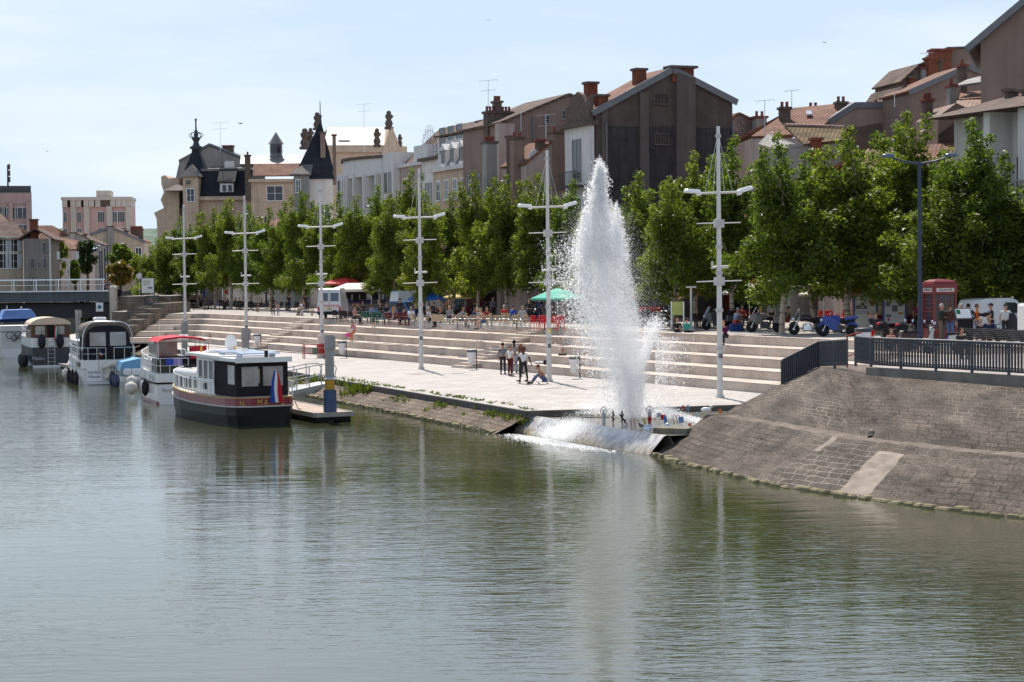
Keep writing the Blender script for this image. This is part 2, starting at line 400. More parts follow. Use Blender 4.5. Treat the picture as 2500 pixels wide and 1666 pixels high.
# ---- promenade and land
c5 = corner(5)
land = [UV(-15.8, 7.2), UV(toUV(c5)[0]+.6, 7.4), Vector((-34, c5.y+.7, 0)), Vector((-34.2, 215, 0)), Vector((-43.2, 215, 0)), Vector((-43.2, 225, 0)), Vector((-45.5, 225, 0)), Vector((-45.5, 263, 0)), Vector((-1200, 263, 0)), Vector((-1200, 6000, 0)), Vector((3000, 6000, 0)), Vector((3000, 90, 0)), Vector((60, 90, 0))]
b = MB(); b.prism([p+Vector((0, 0, ZP)) for p in land], (0, 0, -4), 1, 0); o = b.build('promenade', [PLAZA, OLDSTONE]); struct(o, 'sunlit stone paved promenade above the steps')
# ---- embankment of the right bank
def pl_px(L_): return [onz(x, y, z) for x, y, z in L_]
def resample(P, n, ext=0):
    P = [Vector(p) for p in P]
    if ext: P.append(P[-1]+(P[-1]-P[-2]).normalized()*ext)
    ds = [0]
    for a, b in zip(P[:-1], P[1:]): ds.append(ds[-1]+(b-a).length)
    out = []; 
    for i in range(n):
        s = ds[-1]*i/(n-1); j = 0
        while j < len(P)-2 and ds[j+1] < s: j += 1
        out.append(P[j].lerp(P[j+1], (s-ds[j])/max(1e-6, ds[j+1]-ds[j])))
    return out, ds[-1]
NS = 170
Wl, _ = resample(pl_px([(1599, 1112, -.02), (1700, 1142, -.02), (1880, 1186, -.02), (2060, 1213, -.02), (2280, 1243, -.02), (2500, 1268, -.02)]), NS, 16)
LF, _ = resample(pl_px([(1726, 1014, 1.25), (1790, 1020, 1.25), (1875, 1038, 1.25), (1960, 1052, 1.25), (2059, 1070, 1.25), (2143, 1079, 1.25), (2250, 1092, 1.25), (2500, 1117, 1.25)]), NS, 16)
LB, _ = resample(pl_px([(1768, 1010, 1.3), (1849, 1023, 1.3), (1891, 1030, 1.3), (1982, 1043, 1.3), (2151, 1073, 1.3), (2289, 1088, 1.3), (2500, 1106, 1.3)]), NS, 16)
CRW = pl_px([(1905, 938, 2.25), (1998, 896, 2.9), (2025, 902, 2.9), (2093, 916, 2.89), (2174, 922, 2.88), (2289, 931, 2.85), (2500, 949, 2.8)])
CR, LEN = resample([LB[0]+Vector((.05, .15, .02))]+CRW, NS, 16)
def embank():
    nr = 0
    rows = []; CBK = [p+N2*.5 for p in CR]; cols = [Wl, LF, LB, CR]
    sub = [13, 2, 13]; vs = []; fs = []; uvs = []
    for i in range(NS):
        acc = 0; first = True
        low = Wl[i]+(Wl[i]-LF[i]).normalized()*.8; line = [(low, -.8)]
        for k in range(3):
            a, b = cols[k][i], cols[k+1][i]
            for s in range(sub[k]): line.append((a.lerp(b, s/sub[k]), acc+(b-a).length*s/sub[k]))
            acc += (b-a).length
        line.append((CR[i], acc)); line.append((CR[i]+N2*.9+T2*.1+Vector((0, 0, -.02)), acc+.9)); line.append((CR[i]+N2*1.1+T2*.2+Vector((0, 0, -3)), acc+3))
        for r, (p, v) in enumerate(line):
            j = mn.fractal(Vector((p.x*1.6, p.y*1.6, p.z*3)),   .8, 2.0, 4)*.06+mn.noise(Vector((p.x*.4, p.y*.4, 7)))*.025
            if r >= len(line)-3: j *= .3
            vs.append((p.x-N2.x*j, p.y-N2.y*j, p.z+j*.8)); uvs.append((LEN*i/(NS-1), v))
        nr = len(line)
    for i in range(NS-1):
        for r in range(nr-1): a = i*nr+r; fs.append((a+1, a, a+nr, a+nr+1))
    # far end cap running back towards the basin
    o = len(vs); 
    for r in range(nr): p = Vector(vs[r]); q = p+T2*.9+N2*.5; vs.append((q.x, q.y, min(p.z-.8, .1)-.6)); uvs.append((-1.3, uvs[r][1]))
    for r in range(nr-1): fs.append((o+r+1, o+r, r, r+1))
    me = bpy.data.meshes.new('stone_embankment'); me.from_pydata(vs, [], fs); u = me.uv_layers.new(name='UVMap').data
    for l in me.loops: u[l.index].uv = uvs[l.vertex_index]
    for p in me.polygons: p.use_smooth = False
    me.materials.append(STONE); ob = bpy.data.objects.new('stone_embankment', me); COL.objects.link(ob)
    tag(ob, 'weathered brown masonry embankment sloping in two tiers to the river', 'embankment')
    s = MB(); Rr = random.Random(9)
    P2, ln = resample(Wl, int(LEN/.42))
    for i, p in enumerate(P2[:-1]):
        d = P2[i+1]-p; h = Rr.uniform(.12, .24); rz = math.atan2(d.y, d.x)
        vs8 = MB(M=Matrix.Translation(p+N2*Rr.uniform(-.12, .14)+Vector((0, 0, .02))) @ Matrix.Rotation(rz+Rr.uniform(-.15, .15), 4, 'Z') @ Matrix.Rotation(Rr.uniform(-.35, .1), 4, 'X'))
        vs8.rbox((0, 0, 0), (Rr.uniform(.28, .5), Rr.uniform(.24, .4), h), .05); s.add(vs8.v, vs8.f)
    s.build('toe_stones', MATS['mossy_toe_stone'], ob)
    # smooth concrete repair patches are faces of the slope itself
    me.materials.append(mk('patch_concrete', (.25, .208, .17), .9, .35, 1.6, .5)); nc = nr-1
    for (i0, i1, r0, r1, sl) in ((64, 70, 2, 11, .0), (50, 52, 10, 13, .0)):
        for i in range(i0, i1+4):
            for r in range(r0, r1+1):
                if i0+(r-r0)*sl <= i < i1+(r-r0)*sl: me.polygons[i*nc+r].material_index = 1
    me.materials.append(mk('ledge_dust', (.155, .126, .102), .95, .4, 1.6, .5))
    for i in range(3, NS-1):
        for r in (14, 15): me.polygons[i*nc+r].material_index = 2
    # drain pipe mouth
    p = LB[58]+Vector((0, 0, -.04)); d = (CR[58]-LB[58]).normalized(); g = MB()
    g.cyl(p-d*.02, p+d*.9-Vector((0,0,.14)), .13, .15, 14, 0, cap=False); g.build('drain_pipe', mk('pipe_clay', (.20, .17, .14), .8, .2), ob)
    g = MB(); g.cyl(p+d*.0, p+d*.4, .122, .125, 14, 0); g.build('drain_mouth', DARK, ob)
    return ob
EMB = embank()
# terrace behind the embankment
tp = [CR[i]+N2*.85 for i in range(46, NS, 12)]; tp = [p for p in tp]
ter = [Vector((p.x, p.y, ZP+.006)) for p in tp]+[Vector((tp[-1].x+3, tp[-1].y-2, ZP+.006)), Vector((70, 36, ZP+.006)), Vector((70, 95, ZP+.006)), UV(-15.95, 9, ZP+.006), UV(-15.95, -3.2, ZP+.006)]
b = MB(); b.prism(ter, (0, 0, -3)); struct(b.build('terrace_paving', PLAZA), 'paved terrace above the embankment')
# kerb under the railing
k = MB(); ks = [CR[i]+N2*.62 for i in range(52, NS, 6)]
for a, b_ in zip(ks[:-1], ks[1:]):
    d = (b_-a).normalized(); nn = Vector((-d.y, d.x, 0))
    k.prism([a+Vector((0, 0, -.25)), b_+Vector((0, 0, -.25)), b_+Vector((0, 0, ZP+.05-b_.z)), a+Vector((0, 0, ZP+.05-a.z))], nn*-.35)
tag(k.build('parapet_kerb', mk('kerb_stone', (.20, .18, .155), .9, .25, 1.5, .3, streak=.4)), 'grey stone kerb carrying the iron railing on the embankment', 'kerb')
# ---- fountain basin
CRST = [Vector((.62, 81.6, .68)), Vector((2.2, 77.9, .68)), Vector((3.6, 74.6, .68)), Vector((5.45, 70.3, .68))]
def basin():
    ob = thing('fountain_basin', 'shallow concrete fountain basin with a wet sloping weir into the river', 'basin')
    C, _ = resample(CRST, 40); prof = [(0.4, -.6), (.12, -.02), (0, 0), (-.12, -.03), (-.55, -.48), (-.85, -.9)]
    d0 = (CRST[-1]-CRST[0]).normalized(); nn = Vector((-d0.y, d0.x, 0))   # landward
    vs = []; fs = []
    for c in C:
        for (a, z) in prof: vs.append(c+nn*a+Vector((0, 0, z+mn.noise(c*3+Vector((a, 0, z)))*.012)))
    n = len(prof)
    for i in range(len(C)-1):
        for r in range(n-1): fs.append((i*n+r, i*n+n+r, i*n+n+r+1, i*n+r+1))
    m = MB(); m.add(vs, fs, 0, True)
    m2, t, p = nodes('wet_weir'); p.inputs['Roughness'].default_value = .22
    g = N(t, 'ShaderNodeTexCoord'); sx = N(t, 'ShaderNodeSeparateXYZ'); L(t, g.outputs['Object'], sx.inputs[0])
    alg = math_(t, 'ADD', sx.outputs[2], math_(t, 'MULTIPLY', noise(t, 2.5, 5), .55))
    col = ramp(t, alg, [(.18, (.25, .19, .10)), (.42, (.40, .35, .27)), (.62, (.46, .44, .42))])
    st = ramp(t, noise(t, 3.5, 4, sc=(1, 1, .3)), [(.4, (.6,)*3), (.6, (1.05,)*3)]); L(t, mixc(t, 1, col, st, 'MULTIPLY'), p.inputs['Base Color'])
    m.build('weir', m2, ob)
    s = MB(); z = .655
    s.quad(*[Vector((c.x, c.y, z))+nn*.05 for c in CRST], Vector((7.2, 71.0, z)), Vector((10.5, 76, z)), Vector((11, 83.9, z)), Vector((8.9, 83.0, z)), Vector((.75, 80.9, z)))
    wm, t, p = nodes('basin_water'); L(t, ramp(t, noise(t, .8, 3), [(.3, (.16, .15, .12)), (.7, (.26, .24, .2))]), p.inputs['Base Color']); p.inputs['Roughness'].default_value = .08; p.inputs['IOR'].default_value = 1.33
    bump(t, p, noise(t, 7, 4), .7, .03)
    s.build('basin_pool', wm, ob)
    g = MB(M=Matrix.Translation((5.75, 71.6, .8)) @ Matrix.Rotation(-.5, 4, 'Z')); g.bb(-.55, .75, -.5, .6, -.17, .06)
    g.build('concrete_ledge', mk('mossy_concrete', (.17, .155, .12), .85, .3, 3, .4), ob)
    return ob
basin()
# ================================================================ BUILDINGS
TILE = brickmat('roof_tile', (.30, .155, .105), (.235, .115, .08), (.09, .045, .03), .28, .36, .03, .5, .85, .9, .06, stain=.35)
TILEB = brickmat('old_brown_tile', (.235, .165, .135), (.17, .115, .095), (.06, .045, .04), .25, .3, .03, .5, .9, .9, .06, stain=.4)
TILEM = brickmat('mossy_tile', (.25, .16, .08), (.17, .13, .055), (.07, .045, .025), .3, .42, .05, .5, .9, 1.0, .08, stain=.45)
TILEP = brickmat('pale_tile', (.48, .34, .27), (.38, .25, .20), (.15, .10, .08), .3, .34, .03, .5, .85, .8, .05, stain=.3)
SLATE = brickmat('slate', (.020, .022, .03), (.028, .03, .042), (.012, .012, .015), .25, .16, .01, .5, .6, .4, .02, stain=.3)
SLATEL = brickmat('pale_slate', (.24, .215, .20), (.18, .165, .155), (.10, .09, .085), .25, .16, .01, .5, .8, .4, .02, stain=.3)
ZINC = brickmat('zinc_sheet', (.25, .235, .215), (.22, .208, .195), (.08, .075, .07), 4.0, .62, .02, 0, .45, .3, .02, stain=.2)
ZTRIM = mk('zinc_trim', (.15, .15, .16), .5, .15, 2)
R_DARK = mk('sooty_render', (.098, .076, .066), .9, .28, .8, .2, streak=.2)
R_DARK2 = mk('black_render', (.060, .052, .052), .9, .35, .9, .2, streak=.6)
R_PIL = mk('chimney_breast_render', (.125, .103, .092), .9, .18, .7, .2, streak=.3)
R_BROWN = mk('brown_render', (.24, .175, .145), .9, .12, .6, .15, streak=.25)
R_BEIGE = mk('beige_render', (.50, .40, .31), .85, .12, .8, .15, streak=.35)
R_PINK = mk('pink_grey_render', (.43, .345, .31), .85, .12, .7, .15, streak=.4)
R_GREY = mk('grey_render', (.30, .285, .265), .85, .15, .8, .15, streak=.4)
R_WHITE = mk('offwhite_render', (.66, .63, .60), .8, .07, .7, .1, streak=.3)
R_CREAM = mk('cream_stone', (.56, .43, .32), .85, .15, 1.2, .2, streak=.3)
R_RED = mk('red_shopfront', (.30, .02, .02), .5, .15, 1)
BRICK = brickmat('red_brick', (.24, .066, .036), (.19, .05, .03), (.2, .1, .07), .22, .075, .01, .5, .85, .4, .01, stain=.3)
POT = mk('clay_pot', (.20, .065, .048), .8, .3, 4)
SOOT = mk('sooty_brick', (.12, .09, .075), .9, .35, 3, .3)
IRON = mk('dark_iron', (.035, .037, .045), .5, .2, 4)
SHUT = mk('grey_shutter', (.50, .51, .52), .6, .1, 3)
class Bld:
    def __init__(s, name, label, cat, px, py, Y, ang):
        p = aty(px, py, Y); s.O = Vector((p.x, p.y, ZP)); s.a = math.radians(ang)
        s.t = thing(name, label, cat, s.O, s.a); s.Ri = Matrix.Rotation(-s.a, 3, 'Z'); s.o = s.Ri @ (CO-s.O)
    def ly(s, px, py, y=0):
        d = s.Ri @ ray(px, py); k = (y-s.o.y)/d.y; q = s.o+d*k; return q.x, q.z
    def lx(s, px, py, x=0):
        d = s.Ri @ ray(px, py); k = (x-s.o.x)/d.x; q = s.o+d*k; return q.y, q.z
    def poly(s, pts, y=0): return [Vector((a, y, b)) for a, b in (s.ly(px, py, y) for px, py in pts)]
    def part(s, name, mat, mb): return mb.build(name, mat, s.t)
    # prism whose front face is traced on the plane y
    def prism(s, name, mat, pts, y0, L_, bottom=None):
        P = s.poly(pts, y0)
        if bottom is not None: P = P+[Vector((P[-1].x, y0, bottom)), Vector((P[0].x, y0, bottom))]
        m = MB(); m.prism(P, (0, L_, 0)); return s.part(name, mat, m)
    def gable(s, top, L_, wall, roof, y0=0, over=.25, th=.16, verge=None, bottom=-.3, nowall=False):
        P = s.poly(top, y0); w_ = None
        if not nowall:
            m = MB(); m.prism(P+[Vector((P[-1].x, y0, bottom)), Vector((P[0].x, y0, bottom))], (0, L_, 0)); w_ = s.part('wall', wall, m)
        m = MB(); v = MB()
        for i, (a, b) in enumerate(zip(P[:-1], P[1:])):
            d = (b-a).normalized(); n = Vector((-d.z, 0, d.x)); 
            if n.z < 0.2: continue
            a2 = a-d*(over if i == 0 else 0); b2 = b+d*(over if i == len(P)-2 else 0)
            up = n*th; y_ = Vector((0, -over*.6, 0))
            m.prism([a2+n*.004+y_, b2+n*.004+y_, b2+up+y_, a2+up+y_], (0, L_+over, 0))
            if verge: v.prism([a2-n*.22+y_*1.3, b2-n*.22+y_*1.3, b2+up*1.3+y_*1.3, a2+up*1.3+y_*1.3], (0, .12, 0))
        r = s.part('roof', roof, m)
        if verge: v.build('verge', verge, r)
        return w_, r
    def slope(s, e, r, yr, roof, th=.15, back=True, y0=0, name='roof'):
        a, b = s.poly(e, y0); c, d = s.poly(r[::-1], yr); up = Vector((0, 0, th)); m = MB()
        m.prism([a, b, c, d], up)
        if back:
            h = yr+(yr-y0); m.prism([Vector((d.x, yr+.01, d.z)), Vector((c.x, yr+.01, c.z)), Vector((b.x, h, b.z)), Vector((a.x, h, a.z))], up)
        return s.part(name, roof, m)
    def box(s, name, mat, p0, p1, y0, L_, parent=None):   # px corner to px corner on plane y0
        x0, z0 = s.ly(p0[0], p0[1], y0); x1, z1 = s.ly(p1[0], p1[1], y0); m = MB(); m.bb(x0, x1, y0, y0+L_, z0, z1); return m.build(name, mat, parent or s.t)
    def win(s, x, z, w, h, axis='y', at=0, frame=WHITE, panes=2, rows=2, shut=None, sill=True, bars=False, deep=.0):
        M_ = Matrix.Translation((x, at, z)) if axis == 'y' else Matrix.Translation((at, x, z)) @ Matrix.Rotation(-math.pi/2, 4, 'Z')
        f = MB(M=M_); g = MB(M=M_); k = .07
        f.bb(-w/2-k, -w/2+.02, -.06, .05, 0, h); f.bb(w/2-.02, w/2+k, -.06, .05, 0, h); f.bb(-w/2-k, w/2+k, -.065, .05, h, h+.1)
        if sill: f.bb(-w/2-.12, w/2+.12, -.14, .05, -.1, 0)
        for i in range(1, panes): xx = -w/2+w*i/panes; f.bb(xx-.035, xx+.035, -.05, .05, .0, h)
        for i in range(1, rows): zz = h*i/rows; f.bb(-w/2, w/2, -.045, .05, zz-.02, zz+.02)
        if bars:
            for i in range(8): xx = -w/2+w*(i+.5)/8; f.bb(xx-.015, xx+.015, -.09, -.06, 0, h)
        g.bb(-w/2, w/2, -.03, .03, 0, h)
        o = f.build('window', frame, s.t); g.build('pane', GLASS, o)
        if shut:
            [MB(M=M_).bb(u0, u1, -.11, -.07, 0, h).build('shutter', shut, o) for u0, u1 in ((-w/2-.55, -w/2-.08), (w/2+.08, w/2+.55))]
        return o
    def winpx(s, p0, p1, y0=0, **k):
        x0, z0 = s.ly(p0[0], p0[1], y0); x1, z1 = s.ly(p1[0], p1[1], y0); return s.win((x0+x1)/2, min(z0, z1), abs(x1-x0), abs(z1-z0), 'y', y0, **k)
    def chim(s, p0, p1, y0, dep=.7, mat=BRICK, cap=SOOT, pots=0, bottom=1.5, parent=None, capw=.12):
        x0, z1 = s.ly(p0[0], p0[1], y0); x1, _ = s.ly(p1[0], p0[1], y0); _, z0 = s.ly(p0[0], p1[1], y0); x0, x1 = min(x0, x1), max(x0, x1); hh = z1
        pt = .45 if pots else 0; zt = z1-pt; m = MB(); m.bb(x0, x1, y0, y0+dep, z0-bottom, zt-.18)
        o = m.build('chimney', mat, parent or s.t); c = MB(); c.bb(x0-capw, x1+capw, y0-capw, y0+dep+capw, zt-.18, zt); c.build('chimney_cap', cap, o)
        if pots:
            for i in range(pots): xx = x0+(x1-x0)*(i+.5)/pots; MB().lathe([(.15, zt), (.11, zt+.22), (.14, zt+.42), (.09, zt+.43)], (xx, y0+dep/2, 0), 8).build('chimney_pot', POT, o)
        return o
    def rows(s, axis, at, a0, a1, n, z0, dz, nz, w=1.0, h=1.7, **k):
        for j in range(nz):
            for i in range(n): s.win(a0+(a1-a0)*(i+.5)/n, z0+dz*j, w, h, axis, at, **k)
    def shop(s, axis, at, a0, a1, mat, h=3.4, aw=None):
        M_ = Matrix.Identity(4) if axis == 'y' else Matrix.Rotation(-math.pi/2, 4, 'Z')
        m = MB()
        def bb(u0, u1, d0, d1, z0, z1, mb): 
            if axis == 'y': mb.bb(u0, u1, at-d1, at-d0, z0, z1)
            else: mb.bb(at-d1, at-d0, u0, u1, z0, z1)
        bb(a0, a1, .0, .22, h-.7, h, m); bb(a0, a0+.35, 0, .2, -.2, h-.7, m); bb(a1-.35, a1, 0, .2, -.2, h-.7, m); bb((a0+a1)/2-.2, (a0+a1)/2+.2, 0, .19, -.2, h-.7, m); bb(a0, a1, 0, .18, -.2, .5, m)
        o = m.build('shopfront', mat, s.t); g = MB(); bb(a0+.36, a1-.36, .0, .08, .5, h-.7, g); g.build('shop_glass', GLASS, o)
        if aw:
            A = MB(); d = 2.2; pts = [(0, h+.1), (-d, h-.75), (-d, h-1.0), (-d+.05, h-.75), (0, h+.02)]
            if axis == 'x': A.prism([Vector((at+u-.22, a0, z)) for u, z in pts], (0, a1-a0, 0))
            else: A.prism([Vector((a0, at+u-.22, z)) for u, z in pts], (a1-a0, 0, 0))
            A.build('awning', aw, o)
def antenna(px, ptop, pbot, Y, label, n=5, w=1.6, name='roof_aerial', two=False):
    a = aty(px, ptop, Y); b = aty(px, pbot, Y); m = MB(); m.cyl(b, a, .035, .025, 5)
    for k, zz in enumerate([a.z-.05]+([a.z-.9] if two else [])):
        ww = w*(1 if k == 0 else .8); m.cyl((a.x-ww/2, a.y, zz), (a.x+ww/2, a.y, zz+.12), .02, n=4)
        for i in range(n):
            x = a.x-ww/2+ww*i/(n-1); m.cyl((x, a.y-.25, zz+.06), (x, a.y+.25, zz+.06), .014, n=4)
    return tag(m.build(name, STEEL), label, 'aerial')
RED_AW = mk('red_awning', (.62, .05, .05), .7, .08, 2); WHITE_AW = mk('pale_awning', (.68, .62, .58), .75, .08, 2); TEAL_AW = mk('teal_awning', (.02, .24, .29), .7, .1, 2)
ANG = 22
# ---- G : tall sooty gable house right of the fountain
g = Bld('gable_house', 'tall sooty dark gable house with red brick chimneys behind the fountain', 'house', 1450, 400, 150, ANG)
P = [(1453, 273), (1640, 171), (1700, 200), (1788, 247)]
P = [(1453, 273), (1640, 171), (1788, 247)]
g.gable(P, 4.6, R_DARK, TILE, verge=ZTRIM, th=.2, over=.35)
def band(b, p0, p1, pr, mat, name):
    x0, z1 = b.ly(*p0); x1, z0 = b.ly(*p1); m = MB(); m.bb(x0, x1, -pr, .05, z0, z1); return m.build(name, mat, b.t)
band(g, (1484, 308), (1560, 520), .03, R_DARK2, 'lower_wall'); band(g, (1585, 308), (1649, 520), .032, R_DARK2, 'lower_wall'); band(g, (1694, 312), (1790, 520), .034, R_DARK2, 'lower_wall')
m = MB()
for p0, p1 in (((1560, 225), (1584.5, 520)), ((1468, 268), (1484, 520))):
    x0, z1 = g.ly(*p0); x1, z0 = g.ly(*p1); m.bb(x0, x1, -.14, .05, z0, z1)
m.prism([v+Vector((0, -.3, 0)) for v in g.poly([(1649, 177), (1694, 193), (1694, 520), (1649, 520)])], (0, .35, 0))
m.build('chimney_breast', R_PIL, g.t)
g.winpx((1597, 253), (1632, 230), frame=SOOT, panes=5, rows=1, bars=True); g.winpx((1600, 352), (1632, 329), frame=SOOT, panes=5, rows=1, bars=True)
g.chim((1642, 160), (1694, 192), -.2, .9, BRICK, SOOT, bottom=.25, capw=.25); g.chim((1554, 166), (1578, 205), .9, .8); g.chim((1462, 230), (1485, 262), .12, .8, bottom=.3); g.chim((1435, 199), (1459, 255), 3.6, .8, bottom=2)
for px in (1478, 1786): x, z = g.ly(px, 290); MB().cyl((x, -.2, -.2), (x, -.2, z-.3), .07, n=6).build('drainpipe', ZTRIM, g.t)
# river facade of the same house
y0, z0 = g.lx(1441, 300, 0); zt = g.lx(1400, 312, 0)[1]
m = MB(); m.bb(-.32, -.004, -.1, 4.7, -.3, 14.6); o = m.build('facade', R_WHITE, g.t)
m = MB(); m.bb(-.75, .3, -.25, 5.1, 14.6, 14.95); m.build('cornice', SOOT, g.t)
m = MB(); m.prism([Vector((-.3, y, z)) for y, z in ((0, 14.95), (4.7, 14.95), (4.7, 16.2), (4.0, 16.3), (3.2, 17.0), (2.3, 17.3), (1.4, 17.0), (.7, 16.3), (0, 16.9))], (.3, 0, 0)); m.build('shaped_parapet', SOOT, g.t)
g.win(2.4, 10.6, 1.5, 3.0, 'x', -.32, frame=R_GREY); g.win(2.4, 6.6, 1.5, 2.6, 'x', -.32); g.shop('x', -.32, .2, 4.6, R_RED, aw=RED_AW)
m = MB(); 
for i in range(15): m.cyl((-1.15, .9+i*.22, 10.2), (-1.15, .9+i*.22, 11.2), .018, n=4)
m.bb(-1.18, -1.12, .8, 4.1, 11.18, 11.24); m.bb(-1.2, -.32, .8, 4.1, 10.05, 10.2); m.build('balcony', IRON, g.t)
# ---- H : brown gable behind it
h = Bld('brown_gable_house', 'brown rendered gable house with long grey tiled roof left of the sooty gable', 'house', 1240, 330, 166, ANG)
h.gable([(1228, 300), (1389, 233), (1450, 258)], 9.5, R_BROWN, TILEB, th=.18, over=.3)
h.winpx((1330, 300), (1340, 284), frame=R_GREY, panes=1); h.winpx((1372, 290), (1384, 272), frame=R_GREY, panes=1)
m = MB(); x, z = h.ly(1300, 285); m.cyl((x, -.12, 0), (x, -.12, z), .07, n=6); m.build('drainpipe', ZTRIM, h.t)
x0, z1 = h.ly(1212, 285); x1, _ = h.ly(1251, 330); m = MB(); m.bb(x0-.02, x1, -.5, .3, -.3, z1-.6); m.build('pale_wing', R_PINK, h.t)
h.chim((1190, 258), (1252, 290), 3.0, 1.0, SOOT, SOOT, 8, 3); h.chim((1210, 233), (1225, 262), 3.2, .8, SOOT, SOOT, 3, .5)
h.rows('x', h.ly(1228, 300)[0], .5, 9, 4, 4.2, 3.1, 3, frame=R_GREY); h.shop('x', h.ly(1228, 300)[0], .2, 9.2, R_GREY, aw=WHITE_AW)
# ---- low roofs with chimneys in front of H
lo = Bld('low_tiled_house', 'low house with red tiled roof and tall soot stained chimneys below the brown gable', 'house', 1300, 430, 158, ANG)
lo.gable([(1285, 400), (1352, 345), (1395, 372)], 5, R_PINK, TILE, over=.2)
lo.chim((1351, 307), (1385, 400), -.3, 1.0, R_BROWN, SOOT, 2, 2); lo.chim((1314, 340), (1331, 420), .2, .7, SOOT, POT, 0, 2)
lo.chim((1254, 321), (1280, 410), 1.2, .9, R_BROWN, SOOT, 2, 3); lo.chim((1244, 331), (1256, 400), 2.2, .7, SOOT, SOOT, 0, 3); lo.chim((1187, 331), (1213, 405), 3.5, 1.0, R_GREY, SOOT, 4, 4)
m = MB(); c = lo.ly(1305, 388, .2); m.ell((c[0], .2, c[1]), (.55, .12, .75), 14, 8); m.cyl((c[0], .25, c[1]), (c[0]+.6, .9, c[1]-.6), .05); m.build('satellite_dish', mk('dish_grey', (.5, .49, .47), .5), lo.t)
lo.rows('x', lo.ly(1285, 400)[0], .4, 4.8, 2, 4, 3, 2, frame=WHITE)
# ---- I : white attic with three windows
b = Bld('attic_house', 'house with white three window attic storey and shallow brown roof', 'house', 1143, 350, 186, ANG)
b.gable([(1138, 320), (1178, 303), (1186, 308)], 7.2, R_DARK, TILEB, over=.5, th=.2)
xl = b.ly(1138, 320)[0]
m = MB(); m.bb(xl-.2, xl-.003, -.05, 7.2, -.3, b.ly(1138, 327)[1]); m.build('facade', R_WHITE, b.t)
zz = b.ly(1138, 372)[1]
for i in range(3): b.win(1.3+i*2.3, zz, 1.3, 2.6, 'x', xl-.2, frame=R_GREY, panes=2)
b.rows('x', xl-.2, .3, 7, 3, 4, 3.2, 2, frame=R_GREY); b.shop('x', xl-.2, .2, 7, R_WHITE, aw=RED_AW)
m = MB(); x0, z1 = b.ly(1178, 292); x1, z0 = b.ly(1212, 400); m.bb(x0, x1, -.6, 2, -.3, z1); m.build('party_wall', SOOT, b.t)
# ---- J : mansard dormers / arched stone house
b = Bld('stone_arch_house', 'narrow stone house with arched attic window and zinc dormers', 'house', 1147, 470, 176, ANG)
xl = 0; zt = b.lx(1125, 412, 0)[1]
m = MB(); m.bb(0, 6, 0, 9.5, -.3, zt); m.build('wall', R_CREAM, b.t)
m = MB(); m.bb(-.35, 6, -.3, 9.8, zt, zt+.4); m.build('cornice', R_WHITE, b.t)
m = MB(); m.prism([Vector((0, 0, zt+.4)), Vector((1.4, 0, zt+3.0)), Vector((4.5, 0, zt+3.6)), Vector((6, 0, zt+.4))], (0, 9.5, 0)); r = m.build('roof', ZTRIM, b.t)
for i in range(3):
    d = MB(); y = 1.4+i*2.3; d.bb(-.02, 1.4, y, y+1.2, zt+.45, zt+1.9); d.prism([Vector((-.15, y-.15, zt+1.9)), Vector((-.15, y+.6, zt+2.5)), Vector((-.15, y+1.35, zt+1.9))], (1.7, 0, 0)); d.build('dormer', R_WHITE, b.t)
    b.win(y+.6, zt+.7, .7, 1.1, 'x', -.03, frame=R_GREY, sill=False)
b.rows('x', 0, .3, 9.2, 4, 4, 3.2, 3, frame=WHITE); b.shop('x', 0, .2, 9.3, R_CREAM, aw=RED_AW)
# ---- J2 : white block with three tall windows
b = Bld('white_attic_block', 'weathered white block with three tall windows and parapet', 'house', 1112, 470, 190, ANG)
zt = b.lx(1090, 385, 0)[1]
m = MB(); m.bb(0, 6, 0, 9.5, -.3, zt); m.build('wall', R_WHITE, b.t); m = MB(); m.bb(-.4, 6, -.3, 9.8, zt, zt+.3); m.build('cornice', SOOT, b.t)
for i in range(3): b.win(1.7+i*2.9, zt-6.2, 1.7, 3.9, 'x', -.01, frame=R_GREY, panes=2, sill=False)
b.rows('x', 0, .3, 9.2, 3, 4, 3.2, 2, frame=WHITE); b.shop('x', 0, .2, 9.3, R_GREY)
# ---- F : brown house and pinkish facade beside the curved cinema front
b = Bld('pinkish_house', 'pinkish plain fronted house with grey tiled roof and rooftop trellis', 'house', 1062, 480, 204, ANG)
zt = b.lx(1030, 402, 0)[1]
m = MB(); m.bb(0, 8, 0, 12, -.3, zt); m.build('wall', R_PINK, b.t); m = MB(); m.bb(-.3, 8, -.2, 12.2, zt, zt+.35); m.build('cornice', R_WHITE, b.t)
m = MB(); m.prism([Vector((.3, 0, zt+.35)), Vector((5, 0, zt+4.4)), Vector((9, 0, zt+.35))], (0, 12, 0)); m.build('roof', TILEB, b.t)
m = MB(); m.bb(-.15, 1.5, 2, 6, zt+.4, zt+2.0); m.build('roof_box', R_WHITE, b.t)
m = MB()
for i in range(13):
    a = math.pi*i/12; m.cyl((.5, 3.0-0*i, zt+1.2), (.5, 3.0+2.6*math.cos(a)*-1, zt+1.2+2.9*math.sin(a)), .025, n=4)
m.tube([(.5, 3+2.3*math.cos(math.pi*i/16), zt+1.2+2.3*math.sin(math.pi*i/16)) for i in range(17)], .025, 4); m.build('trellis_wheel', IRON, b.t)
b.rows('x', 0, .5, 11.5, 3, 4, 3.2, 3, frame=WHITE, w=1.1, h=2); b.shop('x', 0, .3, 11.7, R_RED, aw=RED_AW)
